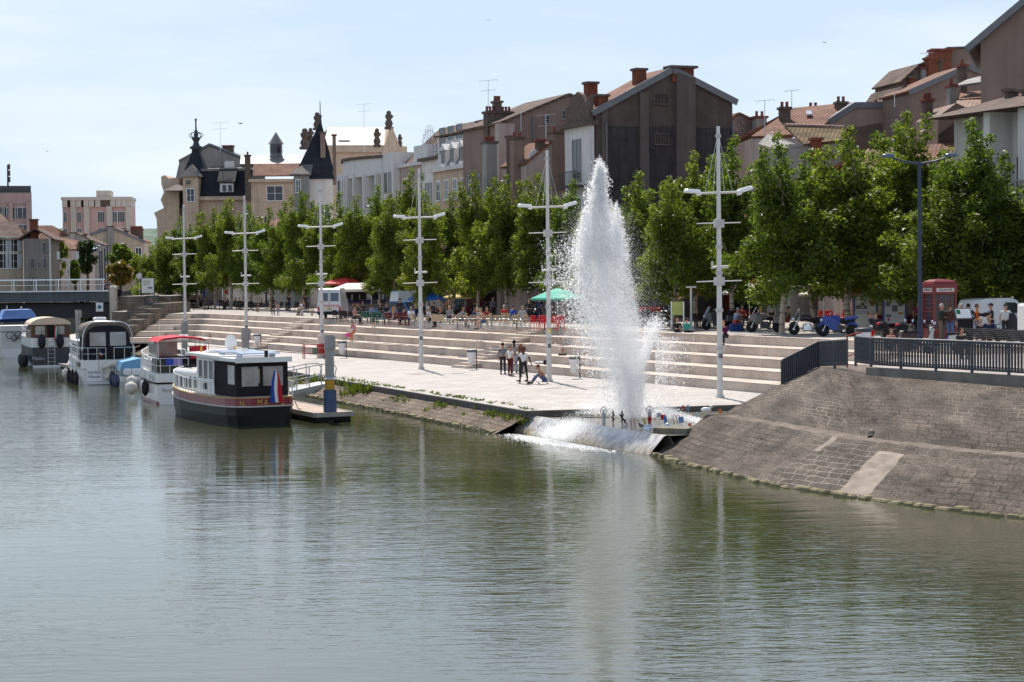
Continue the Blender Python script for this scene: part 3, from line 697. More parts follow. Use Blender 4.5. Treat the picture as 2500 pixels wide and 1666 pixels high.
# ---- E : curved white art deco front
b = Bld('curved_white_front', 'white curved art deco front with tall vertical fins', 'building', 960, 480, 214, ANG)
top = b.lx(925, 378, 0)[1]; m = MB(); m.bb(0, 12, 0, 3.4, -.3, top); m.bb(0, 12, 17.2, 20.6, -.3, top-1.4)
m.build('side_wing', R_WHITE, b.t)
arc = [(-1.9*math.sin(math.pi*i/14), 3.4+13.8*i/14) for i in range(15)]
m = MB()
for (x0, y0), (x1, y1) in zip(arc[:-1], arc[1:]):
    zz = top-.5*(y0-3.4)/13.8; m.prism([Vector((x0, y0, zz-2.2)), Vector((x1, y1, zz-2.2)), Vector((8, y1, zz-2.2)), Vector((8, y0, zz-2.2))], (0, 0, 2.2))
m.build('parapet', R_WHITE, b.t)
m = MB()
for (x0, y0), (x1, y1) in zip(arc[:-1], arc[1:]): m.prism([Vector((x0-.25, y0, top-.4)), Vector((x1-.25, y1, top-.4)), Vector((8, y1, top-.4)), Vector((8, y0, top-.4))], (0, 0, .3))
m.build('coping', SOOT, b.t)
m = MB(); m.bb(.9, 8, 3.4, 17.2, -.3, top-2.2); m.build('recessed_wall', mk('pale_green_wall', (.42, .46, .42), .8, .1), b.t)
m = MB()
for i in range(9): x, y = arc[min(14, int(i*14/8))]; m.bb(x-.18, .95, y-.22, y+.22, 1, top-2.0)
m.build('fins', R_WHITE, b.t)
for i in range(7): b.win(5.2+i*1.75, top-7.4, 1.1, 5.0, 'x', .89, frame=R_GREY, panes=1, rows=4, sill=False)
for j in range(3):
    for y in (1.0, 2.4, 18, 19.6): b.win(y, top-4.2-3.6*j, .7, 2, 'x', -.01, frame=R_GREY, panes=1)
b.shop('x', -.02, .3, 20, R_GREY, aw=WHITE_AW)
# ---- D : zinc roofed hall with statues
b = Bld('statue_hall', 'grand hall with pale zinc roof, pediment and carved stone finials', 'building', 985, 400, 262, 12)
xl, zw = b.ly(780, 372); xr, _ = b.ly(985, 372); m = MB(); m.bb(xl, xr, 0, 14, -.3, zw); m.build('wall', R_CREAM, b.t)
zc = b.ly(870, 358)[1]; m = MB(); m.bb(xl-.4, xr+.4, -.5, 14, zw, zc); m.build('cornice', R_CREAM, b.t)
b.slope([(790, 358), (958, 358)], [(800, 315), (945, 313)], 6, ZINC)
m = MB(); a = b.ly(931, 376, -.6); c = b.ly(984, 376, -.6); t_ = b.ly(957, 309, -.6)
m.prism([Vector((a[0], -.6, a[1])), Vector((c[0], -.6, c[1])), Vector((t_[0], -.6, t_[1]))], (0, 6.8, 0)); m.build('pediment', R_CREAM, b.t)
def statue(b, px, ptop, pbot, y, w):
    x, z1 = b.ly(px, ptop, y); _, z0 = b.ly(px, pbot, y); H = z1-z0; m = MB()
    m.lathe([(w*.62, 0), (w*.62, H*.12), (w*.38, H*.16), (w*.55, H*.3), (w*.42, H*.45), (w*.3, H*.52), (w*.46, H*.62), (w*.5, H*.75), (w*.3, H*.83), (w*.33, H*.92), (w*.18, H)], (x, y, z0), 9)
    m.box((x+w*.25, y-.1, z0+H*.7), (w*.5, w*.4, H*.16), .3, 0, ('Y', .5)); m.build('stone_finial', SOOT, b.t)
for px, a, c, y, w in ((744, 314, 365, -.4, 1.2), (774, 275, 318, 6, 1.0), (949, 271, 316, .1, 1.0), (920, 314, 360, -.3, .9), (976, 328, 360, .3, .6), (758, 313, 352, 0, .8)): statue(b, px, a, c, y, w)
b.box('roof_hatch', R_WHITE, (827, 358), (854, 342), 1.2, 1.8)
# ---- C : slate pointed tower
b = Bld('slate_tower', 'dark slate pointed tower roof with finial beside the curved white front', 'tower', 760, 420, 236, 8)
hw = (b.ly(812, 420)[0]-b.ly(722, 420)[0])/2; cx = (b.ly(812, 420)[0]+b.ly(722, 420)[0])/2; ze = b.ly(760, 425)[1]; za = b.ly(782, 300, hw)[1]
ax = b.ly(782, 300, hw)[0]
def sq(cx, cy, h, z): return [Vector((cx-h, cy-h, z)), Vector((cx+h, cy-h, z)), Vector((cx+h, cy+h, z)), Vector((cx-h, cy+h, z))]
m = MB(); H = za-ze; m.loft([sq(cx, hw, hw*1.12, ze-.6), sq(cx, hw, hw*1.0, ze), sq(cx+(ax-cx)*.2, hw, hw*.96, ze+H*.10), sq(cx+(ax-cx)*.6, hw, hw*.56, ze+H*.5), sq(ax, hw, .12, za)], sm=False); m.build('spire_roof', SLATE, b.t)
m = MB(); m.lathe([(.2, za-.2), (.12, za+.6), (.22, za+.8), (.06, za+1.0), (.05, za+2.2), (.01, za+2.8)], (ax, hw, 0), 8); m.build('finial', IRON, b.t)
m = MB(); m.bb(cx-hw*1.0, cx+hw*1.0, 0, 2*hw, -.3, ze-.6); m.build('wall', R_WHITE, b.t)
x0, z0 = b.ly(707, 429, -1.2); x1, z1 = b.ly(758, 405, -.4)
m = MB(); m.prism([Vector((x0, -1.3, z0)), Vector((x1, -1.3, z0)), Vector((x1+.3, .3, z1)), Vector((x0+1.6, .3, z1))], (0, 0, .2)); m.build('lean_to_roof', SLATEL, b.t)  # pale slate here puts the light on the tower's flare into the colour
m = MB(); m.bb(x0+.5, x1-.2, -1.0, 0, -.3, z0-.01); m.build('bay_wall', R_GREY, b.t); b.winpx((723, 470), (733, 440), -1.01)
b.chim((812, 328), (820, 370), 3, .8, R_BROWN, POT, 0, 4); b.chim((782, 322), (794, 365), .3, .8, R_BROWN, SOOT, 0, 1)
b.rows('y', 0, cx-hw*.6, cx+hw*.9, 2, 3.8, 3.3, 3, frame=WHITE)
# ---- B : stone house with tile and zinc roof, lantern
b = Bld('lantern_house', 'stone house with red tile and zinc roof and a glazed roof lantern', 'building', 675, 480, 262, 6)
m = MB(); xl, zw = b.ly(612, 438); xr, _ = b.ly(722, 438); m.bb(xl, xr, 0, 10, -.3, zw); m.build('wall', R_CREAM, b.t); m = MB(); m.bb(xl-.3, xr+.3, -.45, .3, zw-.4, zw); m.build('cornice', R_CREAM, b.t)
b.slope([(618, 432), (725, 431)], [(619, 403), (730, 403)], 3.4, TILE, back=False)
b.slope([(586, 403), (738, 402)], [(588, 383), (740, 381)], 7, ZINC, y0=3.4, name='zinc_roof')
x0, z0 = b.ly(658, 388, 6); x1, z1 = b.ly(690, 352, 6); cxx = (x0+x1)/2; rr = (x1-x0)/2; m = MB(); m.lathe([(rr*1.05, z0-.3), (rr*1.05, z0+.4), (rr*.9, z0+.5), (rr*.9, z1)], (cxx, 6.5, 0), 8, sm=False); o = m.build('roof_lantern', ZTRIM, b.t)
m = MB(); m.lathe([(rr*1.2, z1), (.05, z1+1.6)], (cxx, 6.5, 0), 8, sm=False); m.build('lantern_cap', ZINC, o)
m = MB(); 
for i in range(8): t_ = math.pi/8+i*math.pi/4; m.box((cxx+rr*.86*math.cos(t_), 6.5+rr*.86*math.sin(t_), (z0+z1)/2+.3), (.1, rr*.5, (z1-z0)*.5), t_)
m.build('lantern_pane', GLASS, o)
b.winpx((652, 490), (690, 455), frame=WHITE, panes=2); b.chim((597, 370), (611, 415), -.2, .9, SOOT, SOOT, 1, 4)
b.rows('y', 0, xl, xr, 4, 3.8, 3.4, 2, frame=WHITE)
# ---- A : ornate corner building with iron spire
b = Bld('spire_building', 'ornate corner building with slate mansard and tall iron finial spire', 'building', 500, 520, 270, -4)
x0, zc = b.ly(484, 490); x1, zt = b.ly(611, 415); m = MB(); m.bb(x0, x1, 0, 14, -.3, zc); m.build('wall', R_CREAM, b.t); m = MB(); m.bb(x0-.3, x1+.3, -.6, 14, zc, zc+.5); m.build('cornice', R_CREAM, b.t)
m = MB(); m.prism([Vector((x0, -.2, zc+.5)), Vector((x0, 1.2, zt)), Vector((x0, 9, zt+1.0)), Vector((x0, 13, zc+.5))], (x1-x0, 0, 0)); m.build('mansard_roof', SLATE, b.t)
m = MB(); m.bb(x0+.2, x1-.1, 1.0, 9, zt-.05, zt+.28); m.build('zinc_ridge', ZINC, b.t)
a0, za0 = b.ly(538, 470); a1, za1 = b.ly(571, 447); m = MB(); m.bb(a0, a1, -.3, 2, za0, za1); d = m.build('dormer', R_WHITE, b.t); m = MB(); m.prism([Vector((a0-.3, -.6, za1)), Vector((a1+.3, -.6, za1)), Vector((a1+.3, 1.2, za1+2)), Vector((a0-.3, 1.2, za1+2))], (0, 0, .15)); m.build('dormer_roof', SLATE, d)
b.winpx((543, 468), (553, 452), -.31, panes=1, rows=1, sill=False); b.winpx((557, 468), (567, 452), -.31, panes=1, rows=1, sill=False)
a0, za0 = b.ly(446, 432, -1); a1, _ = b.ly(484, 432, -1); m = MB(); m.bb(a0, a1, -1, 5, -.3, za0); tw = m.build('corner_tower', R_CREAM, b.t)
ac = (a0+a1)/2; aw = (a1-a0)/2; zp = b.ly(465, 403, 1)[1]
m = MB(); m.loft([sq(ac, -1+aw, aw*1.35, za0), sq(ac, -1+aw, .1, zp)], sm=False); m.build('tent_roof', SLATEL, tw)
m = MB(); zs = b.ly(463, 375, 4)[1]; m.loft([sq(ac-.3, 4, aw*1.9, za0-4), sq(ac-.3, 4, aw*1.3, za0+1), sq(ac-.3, 4, .55, zs), sq(ac-.3, 4, .5, zs+.5)], sm=False); m.build('spire_roof', SLATE, tw)
zt_ = b.ly(463, 289, 4)[1]; q = (zt_-zs); m = MB(); m.lathe([(.55, 0), (.5, q*.1), (.95, q*.14), (.85, q*.19), (.5, q*.22), (.35, q*.32), (.62, q*.42), (.75, q*.44), (.3, q*.46), (.2, q*.6), (.3, q*.63), (.12, q*.66), (.1, q*.92), (.2, q*.95), (.02, q)], (ac-.3, 4, zs), 10)
for i in range(6):
    t_ = i*math.pi/3; m.tube([(ac-.3+math.cos(t_)*r, 4+math.sin(t_)*r, zs+q*z) for r, z in ((.6, .44), (1.0, .5), (.8, .56), (.25, .6))], .06, 4)
m.build('iron_finial', mk('verdigris_iron', (.055, .065, .075), .6), tw)
b.winpx((457, 492), (474, 462), -1.01, panes=2); b.winpx((453, 451), (466, 441), -1.01, panes=1, frame=R_CREAM)
# ornamental stepped left end
P = [(386, 545), (376, 520), (400, 508), (392, 488), (400, 470), (394, 450), (393, 432), (402, 428), (412, 436), (436, 434), (438, 545)]
b.prism('scrolled_gable', R_CREAM, P, 1.5, 6, bottom=-.3); b.prism('side_wall', R_CREAM, [(384, 560), (381, 522), (440, 520)], 2.2, 7, bottom=-.3)
b.prism('rear_gable', R_GREY, [(428, 440), (438, 395), (455, 385), (511, 357), (588, 388), (600, 420)], 9.2, 8, bottom=5)
x0, z0 = b.ly(428, 398, 9); P = b.poly([(436, 396), (511, 355), (592, 388)], 9.0); m = MB()
for a, c in zip(P[:-1], P[1:]): m.prism([a, c, c+Vector((0, 0, .3)), a+Vector((0, 0, .3))], (0, 9, 0))
m.build('rear_roof', ZTRIM, b.t); b.chim((543, 355), (567, 380), 10, 1.2, SOOT, POT, 0, 2)
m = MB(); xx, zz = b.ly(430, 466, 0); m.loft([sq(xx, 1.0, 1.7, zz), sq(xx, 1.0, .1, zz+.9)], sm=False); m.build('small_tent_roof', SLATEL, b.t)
m = MB(); a = b.ly(548, 395, 3); m.bb(a[0], a[0]+1.2, 3, 3.6, zt+.3, zt+1.4); m.build('cooling_unit', R_WHITE, b.t)
antenna(538, 300, 372, 275, 'tall double aerial above the slate mansard', w=2.4, two=True); antenna(889, 255, 372, 250, 'tall aerial mast over the zinc roofed hall', w=1.8, two=True)
antenna(1192, 197, 265, 172, 'aerial with long boom by the sooty chimney block', w=1.6, two=True); antenna(1333, 281, 372, 160, 'aerial standing beside the second tall lamp mast', w=1.6, two=True)
antenna(1867, 246, 330, 152, 'aerial on the plain grey chimney right of the sooty gable', w=1.5); antenna(1933, 222, 268, 156, 'aerial beside two pot chimney on the tiled roof', w=1.2); antenna(2184, 222, 262, 142, 'aerial above the long beige wall', w=1.4); antenna(1272, 270, 320, 166, 'short aerial with flat grid before the brown gable', w=1.0); antenna(1123, 302, 330, 190, 'small aerial left of the white attic', w=.9); antenna(2262, 130, 175, 165, 'small aerial on the hilltop houses', w=1.0); antenna(2497, 170, 225, 128, 'aerial before the huge brown gable wall', w=1.0)
# ================= right hand side
b = Bld('rubble_stone_house', 'small rubble stone gable house right of the sooty gable', 'house', 1790, 350, 166, 14)
b.gable([(1775, 300), (1803, 279), (1850, 302)], 6, brickmat('rubble', (.26, .19, .16), (.33, .26, .22), (.18, .13, .11), .4, .2, .03, .5, .95, .6, .03, stain=.4, warp=.08), TILE, over=.3)
b.chim((1846, 270), (1872, 320), -1, 1.0, R_GREY, POT, 2, 6)
b = Bld('long_tiled_house', 'long house with big red tiled roof, skylight and two pot chimneys', 'house', 1850, 350, 152, 4)
m = MB(); x0, z0 = b.ly(1836, 338); x1, _ = b.ly(1995, 338); m.bb(x0, x1, .1, 14, -.3, z0); m.build('wall', R_PINK, b.t)
b.slope([(1833, 338), (1985, 330)], [(1938, 268), (2080, 255)], 7, TILE)
b.prism('gable_end', mk('tan_render', (.31, .235, .19), .9, .12, .7, .1, streak=.25), [(1996, 312), (2087, 255), (2200, 255), (2345, 262), (2345, 330), (1990, 330)], 3.0, 5, bottom=-.3)
P = b.poly([(1990, 318), (2087, 256), (2280, 254)], 2.9); m = MB()
for a, c in zip(P[:-1], P[1:]): m.prism([a+Vector((0, 0, -.3)), c+Vector((0, 0, -.3)), c+Vector((0, 0, .2)), a+Vector((0, 0, .2))], (0, 5.2, 0))
m.build('zinc_verge', ZTRIM, b.t)
b.chim((1906, 247), (1930, 300), 3.2, .9, SOOT, SOOT, 2, 1); b.chim((1976, 249), (2000, 270), 8, .9, SOOT, SOOT, 2, 2); b.chim((2044, 234), (2068, 275), 5.2, .9, SOOT, SOOT, 2, 1.5); b.chim((2136, 242), (2156, 256), 5, .8, POT, POT, 2, 1)
m = MB(); P = [b.ly(px, py, 4.2) for px, py in ((1965, 292), (1980, 291), (1984, 281), (1972, 281))]; m.prism([Vector((P[0][0], 3.7, P[0][1]+.25)), Vector((P[1][0], 3.7, P[1][1]+.25)), Vector((P[2][0], 4.7, P[2][1]+.28)), Vector((P[3][0], 4.7, P[3][1]+.28))], (0, 0, .12)); m.build('skylight', mk('skylight_glass', (.35, .37, .4), .15), b.t)
b = Bld('mossy_roof_house', 'lower house with yellow mossy ridged tile roof among the tree tops', 'house', 1925, 360, 140, 6)
m = MB(); x0, z0 = b.ly(1920, 352); x1, _ = b.ly(2060, 352); m.bb(x0+.2, x1-.2, .1, 9, -.3, z0); m.build('wall', R_GREY, b.t)
b.slope([(1962, 357), (2075, 345)], [(1916, 313), (2062, 318)], 5, TILEM, back=False)
m = MB(); a = b.ly(1916, 311, 5); c = b.ly(2062, 316, 5); m.tube([(a[0]+(c[0]-a[0])*i/9, 5, a[1]+(c[1]-a[1])*i/9+.12) for i in range(10)], .17, 6); m.build('ridge_tiles', TILEP, b.t)
P = b.poly([(1962, 360), (1916, 313), (1890, 340), (1890, 362)], .0); m = MB(); m.prism([P[0], Vector((P[1].x, 4.8, P[1].z)), Vector((P[2].x, 4.8, P[2].z)), Vector((P[3].x, .2, P[3].z))], (0, .3, 0)); m.build('side_gable', R_GREY, b.t)
b.chim((1985, 336), (2006, 362), -.6, .8, BRICK, POT, 0, 1.5)
b = Bld('tile_roof_house', 'house with orange tiled roof behind the birch crowns', 'house', 2190, 380, 128, 6)
m = MB(); x0, z0 = b.ly(2080, 425); x1, _ = b.ly(2345, 425); m.bb(x0, x1, .2, 9, -.3, z0); m.build('wall', R_PINK, b.t)
b.slope([(2070, 428), (2350, 410)], [(2110, 372), (2350, 352)], 6, TILE)
b.prism('gable_end', R_BROWN, [(2290, 285), (2335, 252), (2370, 268), (2370, 330), (2290, 330)], 6.4, 5, bottom=2)
b.slope([(2335, 268), (2480, 262)], [(2335, 250), (2480, 247)], 9, TILEP, y0=6.5, back=False, name='pale_roof')
b.chim((2205, 352), (2222, 372), 5.5, .7, BRICK, POT, 2, 1)
# hill top cluster
def hill(name, label, px, Y, top, L_, wall, roof, ang=18, **k):
    b = Bld(name, label, 'house', px, 250, Y, ang); b.gable(top, L_, wall, roof, bottom=-1, **k); return b
b = hill('hilltop_house', 'hilltop house with big dark brown hipped tile roof and brick chimney', 2300, 172, [(2290, 170), (2312, 120), (2400, 117)], 6, R_BROWN, TILEB, 4)
b.chim((2276, 119), (2324, 150), -1, 1.2, BRICK, BRICK, 0, 3)
hill('hilltop_house', 'hilltop house with pale verge and brown gable below the hipped roof', 2280, 150, [(2224, 224), (2363, 163), (2400, 178)], 6, R_BROWN, TILE, 10, verge=ZTRIM)
b = hill('hilltop_house', 'narrow stepped hilltop house with brown hipped roof at the cluster edge', 2250, 165, [(2205, 198), (2245, 160), (2300, 150)], 6, SOOT, TILEB, 12)
b.chim((2252, 150), (2284, 195), -.5, 1.2, R_GREY, POT, 2, 4); b.chim((2268, 139), (2290, 170), -1, 1.0, BRICK, BRICK, 0, 2); b.chim((2223, 186), (2235, 220), -.5, 1.0, BRICK, SOOT, 0, 3)
b = hill('hilltop_house', 'low old house with clay chimney pots under the hilltop roofs', 2215, 155, [(2188, 240), (2205, 215), (2228, 218)], 6, R_BROWN, TILEB, 12)
b = Bld('tin_roof_house', 'house with pale corrugated roof tucked against the huge brown gable', 'house', 2330, 262, 140, 6); m = MB()
x0, z0 = b.ly(2325, 240); x1, _ = b.ly(2400, 240); m.bb(x0, x1, .2, 6, -.3, z0); m.build('wall', R_BROWN, b.t); b.slope([(2330, 215), (2398, 205)], [(2360, 200), (2398, 190)], 2, ZINC, back=False); b.slope([(2340, 248), (2398, 244)], [(2345, 232), (2398, 226)], 3, TILE, back=False, y0=-1.2, name='lower_roof')
b.chim((2320, 190), (2334, 240), -1.5, .9, R_GREY, POT, 1, 2); b.chim((2345, 142), (2361, 165), 3, .8, SOOT, POT, 1, 3); b.chim((2258, 225), (2278, 250), -2, .8, SOOT, BRICK, 3, 2)
# huge brown gable at the right edge
b = Bld('huge_gable_building', 'huge plain brown gable wall rising out of frame at right', 'building', 2395, 260, 126, -16)
b.gable([(2394, 104), (2520, -2), (2700, 120)], 14, R_BROWN, ZTRIM, over=.9, th=.4, bottom=-.3)
# white balcony house
b = Bld('balcony_house', 'white balcony house with dark openings behind the right hand birches', 'house', 2330, 420, 118, 90-22)
# local x runs towards the camera-right along the river front, front faces -y
F0 = b.ly(2330, 300)[0]; b2 = b
zt = b.ly(2340, 288)[1]; Lx = 24
m = MB(); m.bb(-Lx, 0, .02, 8, -.3, zt)
b.t.rotation_euler = (0, 0, math.radians(-68)); b.a = math.radians(-68); b.Ri = Matrix.Rotation(-b.a, 3, 'Z'); b.o = b.Ri @ (CO-b.O)
zt = b.ly(2345, 290)[1]
m = MB(); m.bb(0, 22, .3, 9, -.3, zt); m.build('wall', R_WHITE, b.t)
m = MB(); m.bb(0, 2.2, -.0, .3, 7, zt); 
for i in range(6): m.bb(4.6+i*3.2, 5.2+i*3.2, -1.2, .3, -.3, zt)
m.build('pier', R_WHITE, b.t)
m = MB(); m.prism([Vector((-.5, -1.9, zt)), Vector((-.5, 9, zt)), Vector((-.5, 4.5, zt+1.6))], (23, 0, 0)); m.build('roof', TILEB, b.t)
m = MB()
for z in (3.6, 6.9): m.bb(-.6, 22, -1.5, .3, z, z+.35)
m.build('balcony_slab', R_WHITE, b.t)
m = MB()
for z in (3.95, 7.25):
    m.bb(-.6, 22, -1.5, -1.42, z+.98, z+1.05)
    for i in range(120): m.bb(-.6+i*.19, -.55+i*.19, -1.48, -1.44, z, z+1.0)
    for i in range(8): m.bb(-.62, -.58, -1.4+i*.2, -1.36+i*.2, z, z+1)
m.build('balcony_railing', mk('grey_railing', (.36, .34, .33), .6), b.t)
for z in (.6, 3.95, 7.25):
    for i in range(6): b.win(3.4+i*3.2, z+.1, 1.6, 2.3, 'y', .29, frame=IRON, panes=2, rows=1, sill=False)
b.shop('y', .25, .5, 21, R_RED, 3.3)
b.chim((2452, 218), (2461, 250), 3, .4, SOOT, SOOT, 0, 1); b.chim((2465, 220), (2472, 250), 3.4, .4, SOOT, SOOT, 0, 1); b.chim((2494, 219), (2510, 245), 3, .6, SOOT, SOOT, 0, 1)
# cream house beside it
# row of plain shop houses filling the street front behind the trees (s measured along the front from the sooty gable)
FA = math.radians(22); FT = Vector((-math.sin(FA), math.cos(FA), 0)); FN = Vector((math.cos(FA), math.sin(FA), 0)); F0 = Vector((g.O.x, g.O.y, 0))
def front(name, label, s0, s1, h_, wall, shopm, aw, rf=TILE):
    p = F0+FT*s0+(FN*11 if s0 < 0 else Vector((0, 0, 0))); t = thing(name, label, 'house', (p.x, p.y, ZP), FA); b = Bld.__new__(Bld); b.t = t; W_ = s1-s0; b.O = Vector((p.x, p.y, ZP))
    m = MB(); m.bb(0, 7, .02, W_-.02, -.3, h_); m.build('wall', wall, t); m = MB(); m.prism([Vector((-.4, 0, h_)), Vector((3.5, 0, h_+2.2)), Vector((7.4, 0, h_))], (0, W_, 0)); m.build('roof', rf, t)
    n = max(2, int(W_/3)); b.rows('x', 0, .3, W_-.3, n, 4.0, 3.0, max(1, int((h_-4)/3)), frame=WHITE, shut=SHUT if rnd.random() < .5 else None); b.shop('x', 0, .15, W_-.15, shopm, 3.3, aw)
front('shop_house', 'low cream shop house with brown awning behind the parked motorcycles', -24, -13, 6.5, R_BEIGE, R_RED, WHITE_AW)
front('shop_house', 'low red fronted cafe house beside the sooty gable', -13, -.4, 7.2, R_PINK, R_RED, RED_AW)
front('shop_house', 'low dark shop house next to the white balcony house', -44, -24, 6.2, R_GREY, R_RED, None)
front('shop_house', 'pale shop house between slate tower and curved front', 92, 112, 8.5, R_WHITE, R_GREY, WHITE_AW)
front('shop_house', 'stone shop house under the lantern roof', 112, 142, 8, R_CREAM, mk('blue_shop', (.02, .05, .2), .5), None)
# ================================================================ FAR LEFT
def tower(name, label, x0, x1, ytop, Y, ang, cols, mat1, mat2):
    b = Bld(name, label, 'tower block', x0, 560, Y, ang); a, zt = b.ly(x0, ytop); c, _ = b.ly(x1, ytop); W_ = c-a
    m = MB(); m.bb(a, c, 0, 16, -.3, zt-3.2); m.build('wall', mat1, b.t)
    m = MB(); n = len(cols)
    for (f0, f1) in cols: m.bb(a+W_*f0, a+W_*f1, -1.0, .3, -.3, zt-3.0)
    m.build('stair_bay', mat2, b.t)
    return b, a, c, zt
TP = mk('pink_panel', (.50, .33, .29), .85, .1, .3, 0, streak=.2); TB = mk('beige_panel', (.50, .44, .38), .85, .1, .3, 0, streak=.2); TM = mk('mauve_panel', (.33, .235, .225), .85, .1, .3, 0, streak=.2)
b, a, c, zt = tower('apartment_tower', 'pink and beige apartment tower with open roof frame', 152, 320, 482, 640, 6, [(.12, .2), (.31, .39), (.64, .72), (.92, 1.0)], TP, TB)
W_ = c-a; m = MB(); m.bb(a-.3, c+.3, -1.2, 16, zt-1.0, zt)
for f in (.0, .12, .2, .31, .39, .48, .7, .78, .86, .93): m.bb(a+W_*f, a+W_*f+1.6, -1.0, 15, zt-3.2, zt-1.0)
m.build('roof_frame', TB, b.t); m = MB(); m.bb(a+W_*.48, a+W_*.69, 3, 12, zt-3, zt+2.2); m.build('plant_room', TB, b.t)
for j in range(7):
    for f, w_ in ((.24, 1.2), (.56, 2.2), (.76, 1.3), (.85, 2.2), (.04, 1.0)):
        b.win(a+W_*f, zt-8.0-j*5.2, w_, 3.2, 'y', -.02, panes=2 if w_ < 2 else 3, rows=1, sill=False, frame=WHITE)
b, a, c, zt = tower('apartment_tower', 'mauve apartment tower with rooftop mast at the left edge', -40, 77, 471, 620, 14, [(.52, .6), (.88, .99)], TM, TM)
W_ = c-a; m = MB(); m.bb(a, c, -.3, 16, zt-3.4, zt); m.build('roof_parapet', TM, b.t)
for j in range(6):
    for f, w_ in ((.73, 6.5), (.62, 2), (.33, 6), (.4, 2)): b.win(a+W_*f, zt-8-j*5.4, w_, 3.4, 'y', -.02, panes=3, rows=1, sill=False, frame=WHITE)
m = MB(); x0 = a+W_*.37; m.bb(x0-4, x0+9, 3, 10, zt, zt+2.3); m.cyl((x0+2, 5, zt+2), (x0+2, 5, zt+9), .3, .2, 6)
for k in range(3): m.bb(x0+2.2, x0+2.8, 4.6, 5.4, zt+3.5+k*2, zt+5.2+k*2)
m.build('roof_mast', IRON, b.t)
# near-left house with shutters
b = Bld('shuttered_house', 'beige riverside house with grey shutters and brown roof beyond the bridge', 'house', 56, 640, 268, 30)
xl = b.ly(-70, 600)[0]; x1 = b.ly(56, 600)[0]; zt = b.ly(40, 585)[1]
m = MB(); m.bb(xl, 0, 0, 9, -4, zt); m.build('front_wall', R_BEIGE, b.t)
b.t['label'] = 'beige and grey riverside house with pale shutters beyond the bridge'
m = MB(); m.prism([Vector((xl, -.4, zt)), Vector((xl, 9.4, zt)), Vector((xl, 4.5, zt+2.6))], (-xl+.4, 0, 0)); m.build('roof', TILEB, b.t)
for j in range(2):
    for px in (8, 33): x, z = b.ly(px, 615+j*40, 0); b.win(x, z, 1.1, 1.9, 'y', -.01, shut=SHUT)
b2 = Bld('grey_side_house', 'plain grey rendered house end with narrow windows beyond the bridge', 'house', 57, 640, 266, 4)
x1, zt = b2.ly(122, 583); m = MB(); m.bb(.05, x1, 0, 8, -4, zt); m.build('wall', mk('dull_render', (.25, .225, .195), .9, .15, .8, .1, streak=.4), b2.t)
m = MB(); m.bb(x1-.12, x1+.1, -.15, 0, -4, zt); m.build('downpipe', R_WHITE, b2.t)
b2.gable([(50, 583), (85, 560), (128, 584)], 8, R_GREY, TILEB, nowall=True, over=.4)
b2.chim((72, 535), (90, 562), 1, 1.0, BRICK, SOOT, 0, 3)
for p0, p1 in (((104, 614), (113, 594)), ((76, 655), (84, 632)), ((106, 655), (113, 632)), ((93, 655), (97, 640)), ((77, 690), (84, 676)), ((110, 690), (116, 678))): b2.winpx(p0, p1, panes=1, rows=1, frame=R_GREY)
# roofscape of small houses
def rh(label, Y, eave, ridge, wallb, mat=TILE, wall=R_BEIGE, dr=5, ch=()):
    b = Bld('roof_house', label, 'house', eave[0][0], eave[0][1], Y, 0); x0, z0 = b.ly(*eave[0]); x1, z1 = b.ly(*eave[1])
    m = MB(); m.bb(min(x0, x1)+.3, max(x0, x1)-.3, .2, 2*dr-.3, -3, min(z0, z1)-.02); m.build('wall', wall, b.t); b.slope(eave, ridge, dr, mat)
    for p0, p1 in ch: b.chim(p0, p1, 2, 1.0, SOOT, POT, 2, 3)
    return b
rh('distant house with wide rust tile roof beside the shuttered house', 330, [(75, 600), (205, 612)], [(85, 553), (128, 553)], 640, ch=[((146, 563), (156, 580))])
rh('distant house with sunlit low tile roof left of the tower block', 420, [(-30, 575), (50, 572)], [(-30, 520), (0, 522)], 600, TILEP)
b = hill('gable_roof_house', 'distant beige gable house with zinc verge below the pink tower', 225, 330, [(222, 572), (272, 556), (352, 590)], 10, R_BEIGE, TILE, 4, verge=ZTRIM)
b.chim((262, 552), (276, 600), -.5, 1.2, R_GREY, SOOT, 0, 2); b.chim((301, 557), (312, 580), 2, 1.2, R_GREY, SOOT, 1, 2); b.winpx((332, 640), (345, 606), panes=2)
b.chim((318, 552), (345, 562), 6, 1, SOOT, POT, 8, 2); b.chim((337, 553), (348, 585), 1, 1, SOOT, POT, 3, 2)
b = hill('gable_roof_house', 'distant small grey gable house with brown roof before the pink tower', 165, 320, [(155, 580), (182, 569), (245, 598)], 8, R_GREY, TILEB, 2)
b.chim((170, 567), (184, 600), -.4, 1.2, R_GREY, SOOT, 0, 2); b.chim((203, 571), (210, 590), 1, .8, SOOT, POT, 0, 2)
rh('distant house with long pinkish tile roof behind the willow', 300, [(135, 612), (203, 610)], [(120, 575), (190, 590)], 640, TILE, R_PINK)
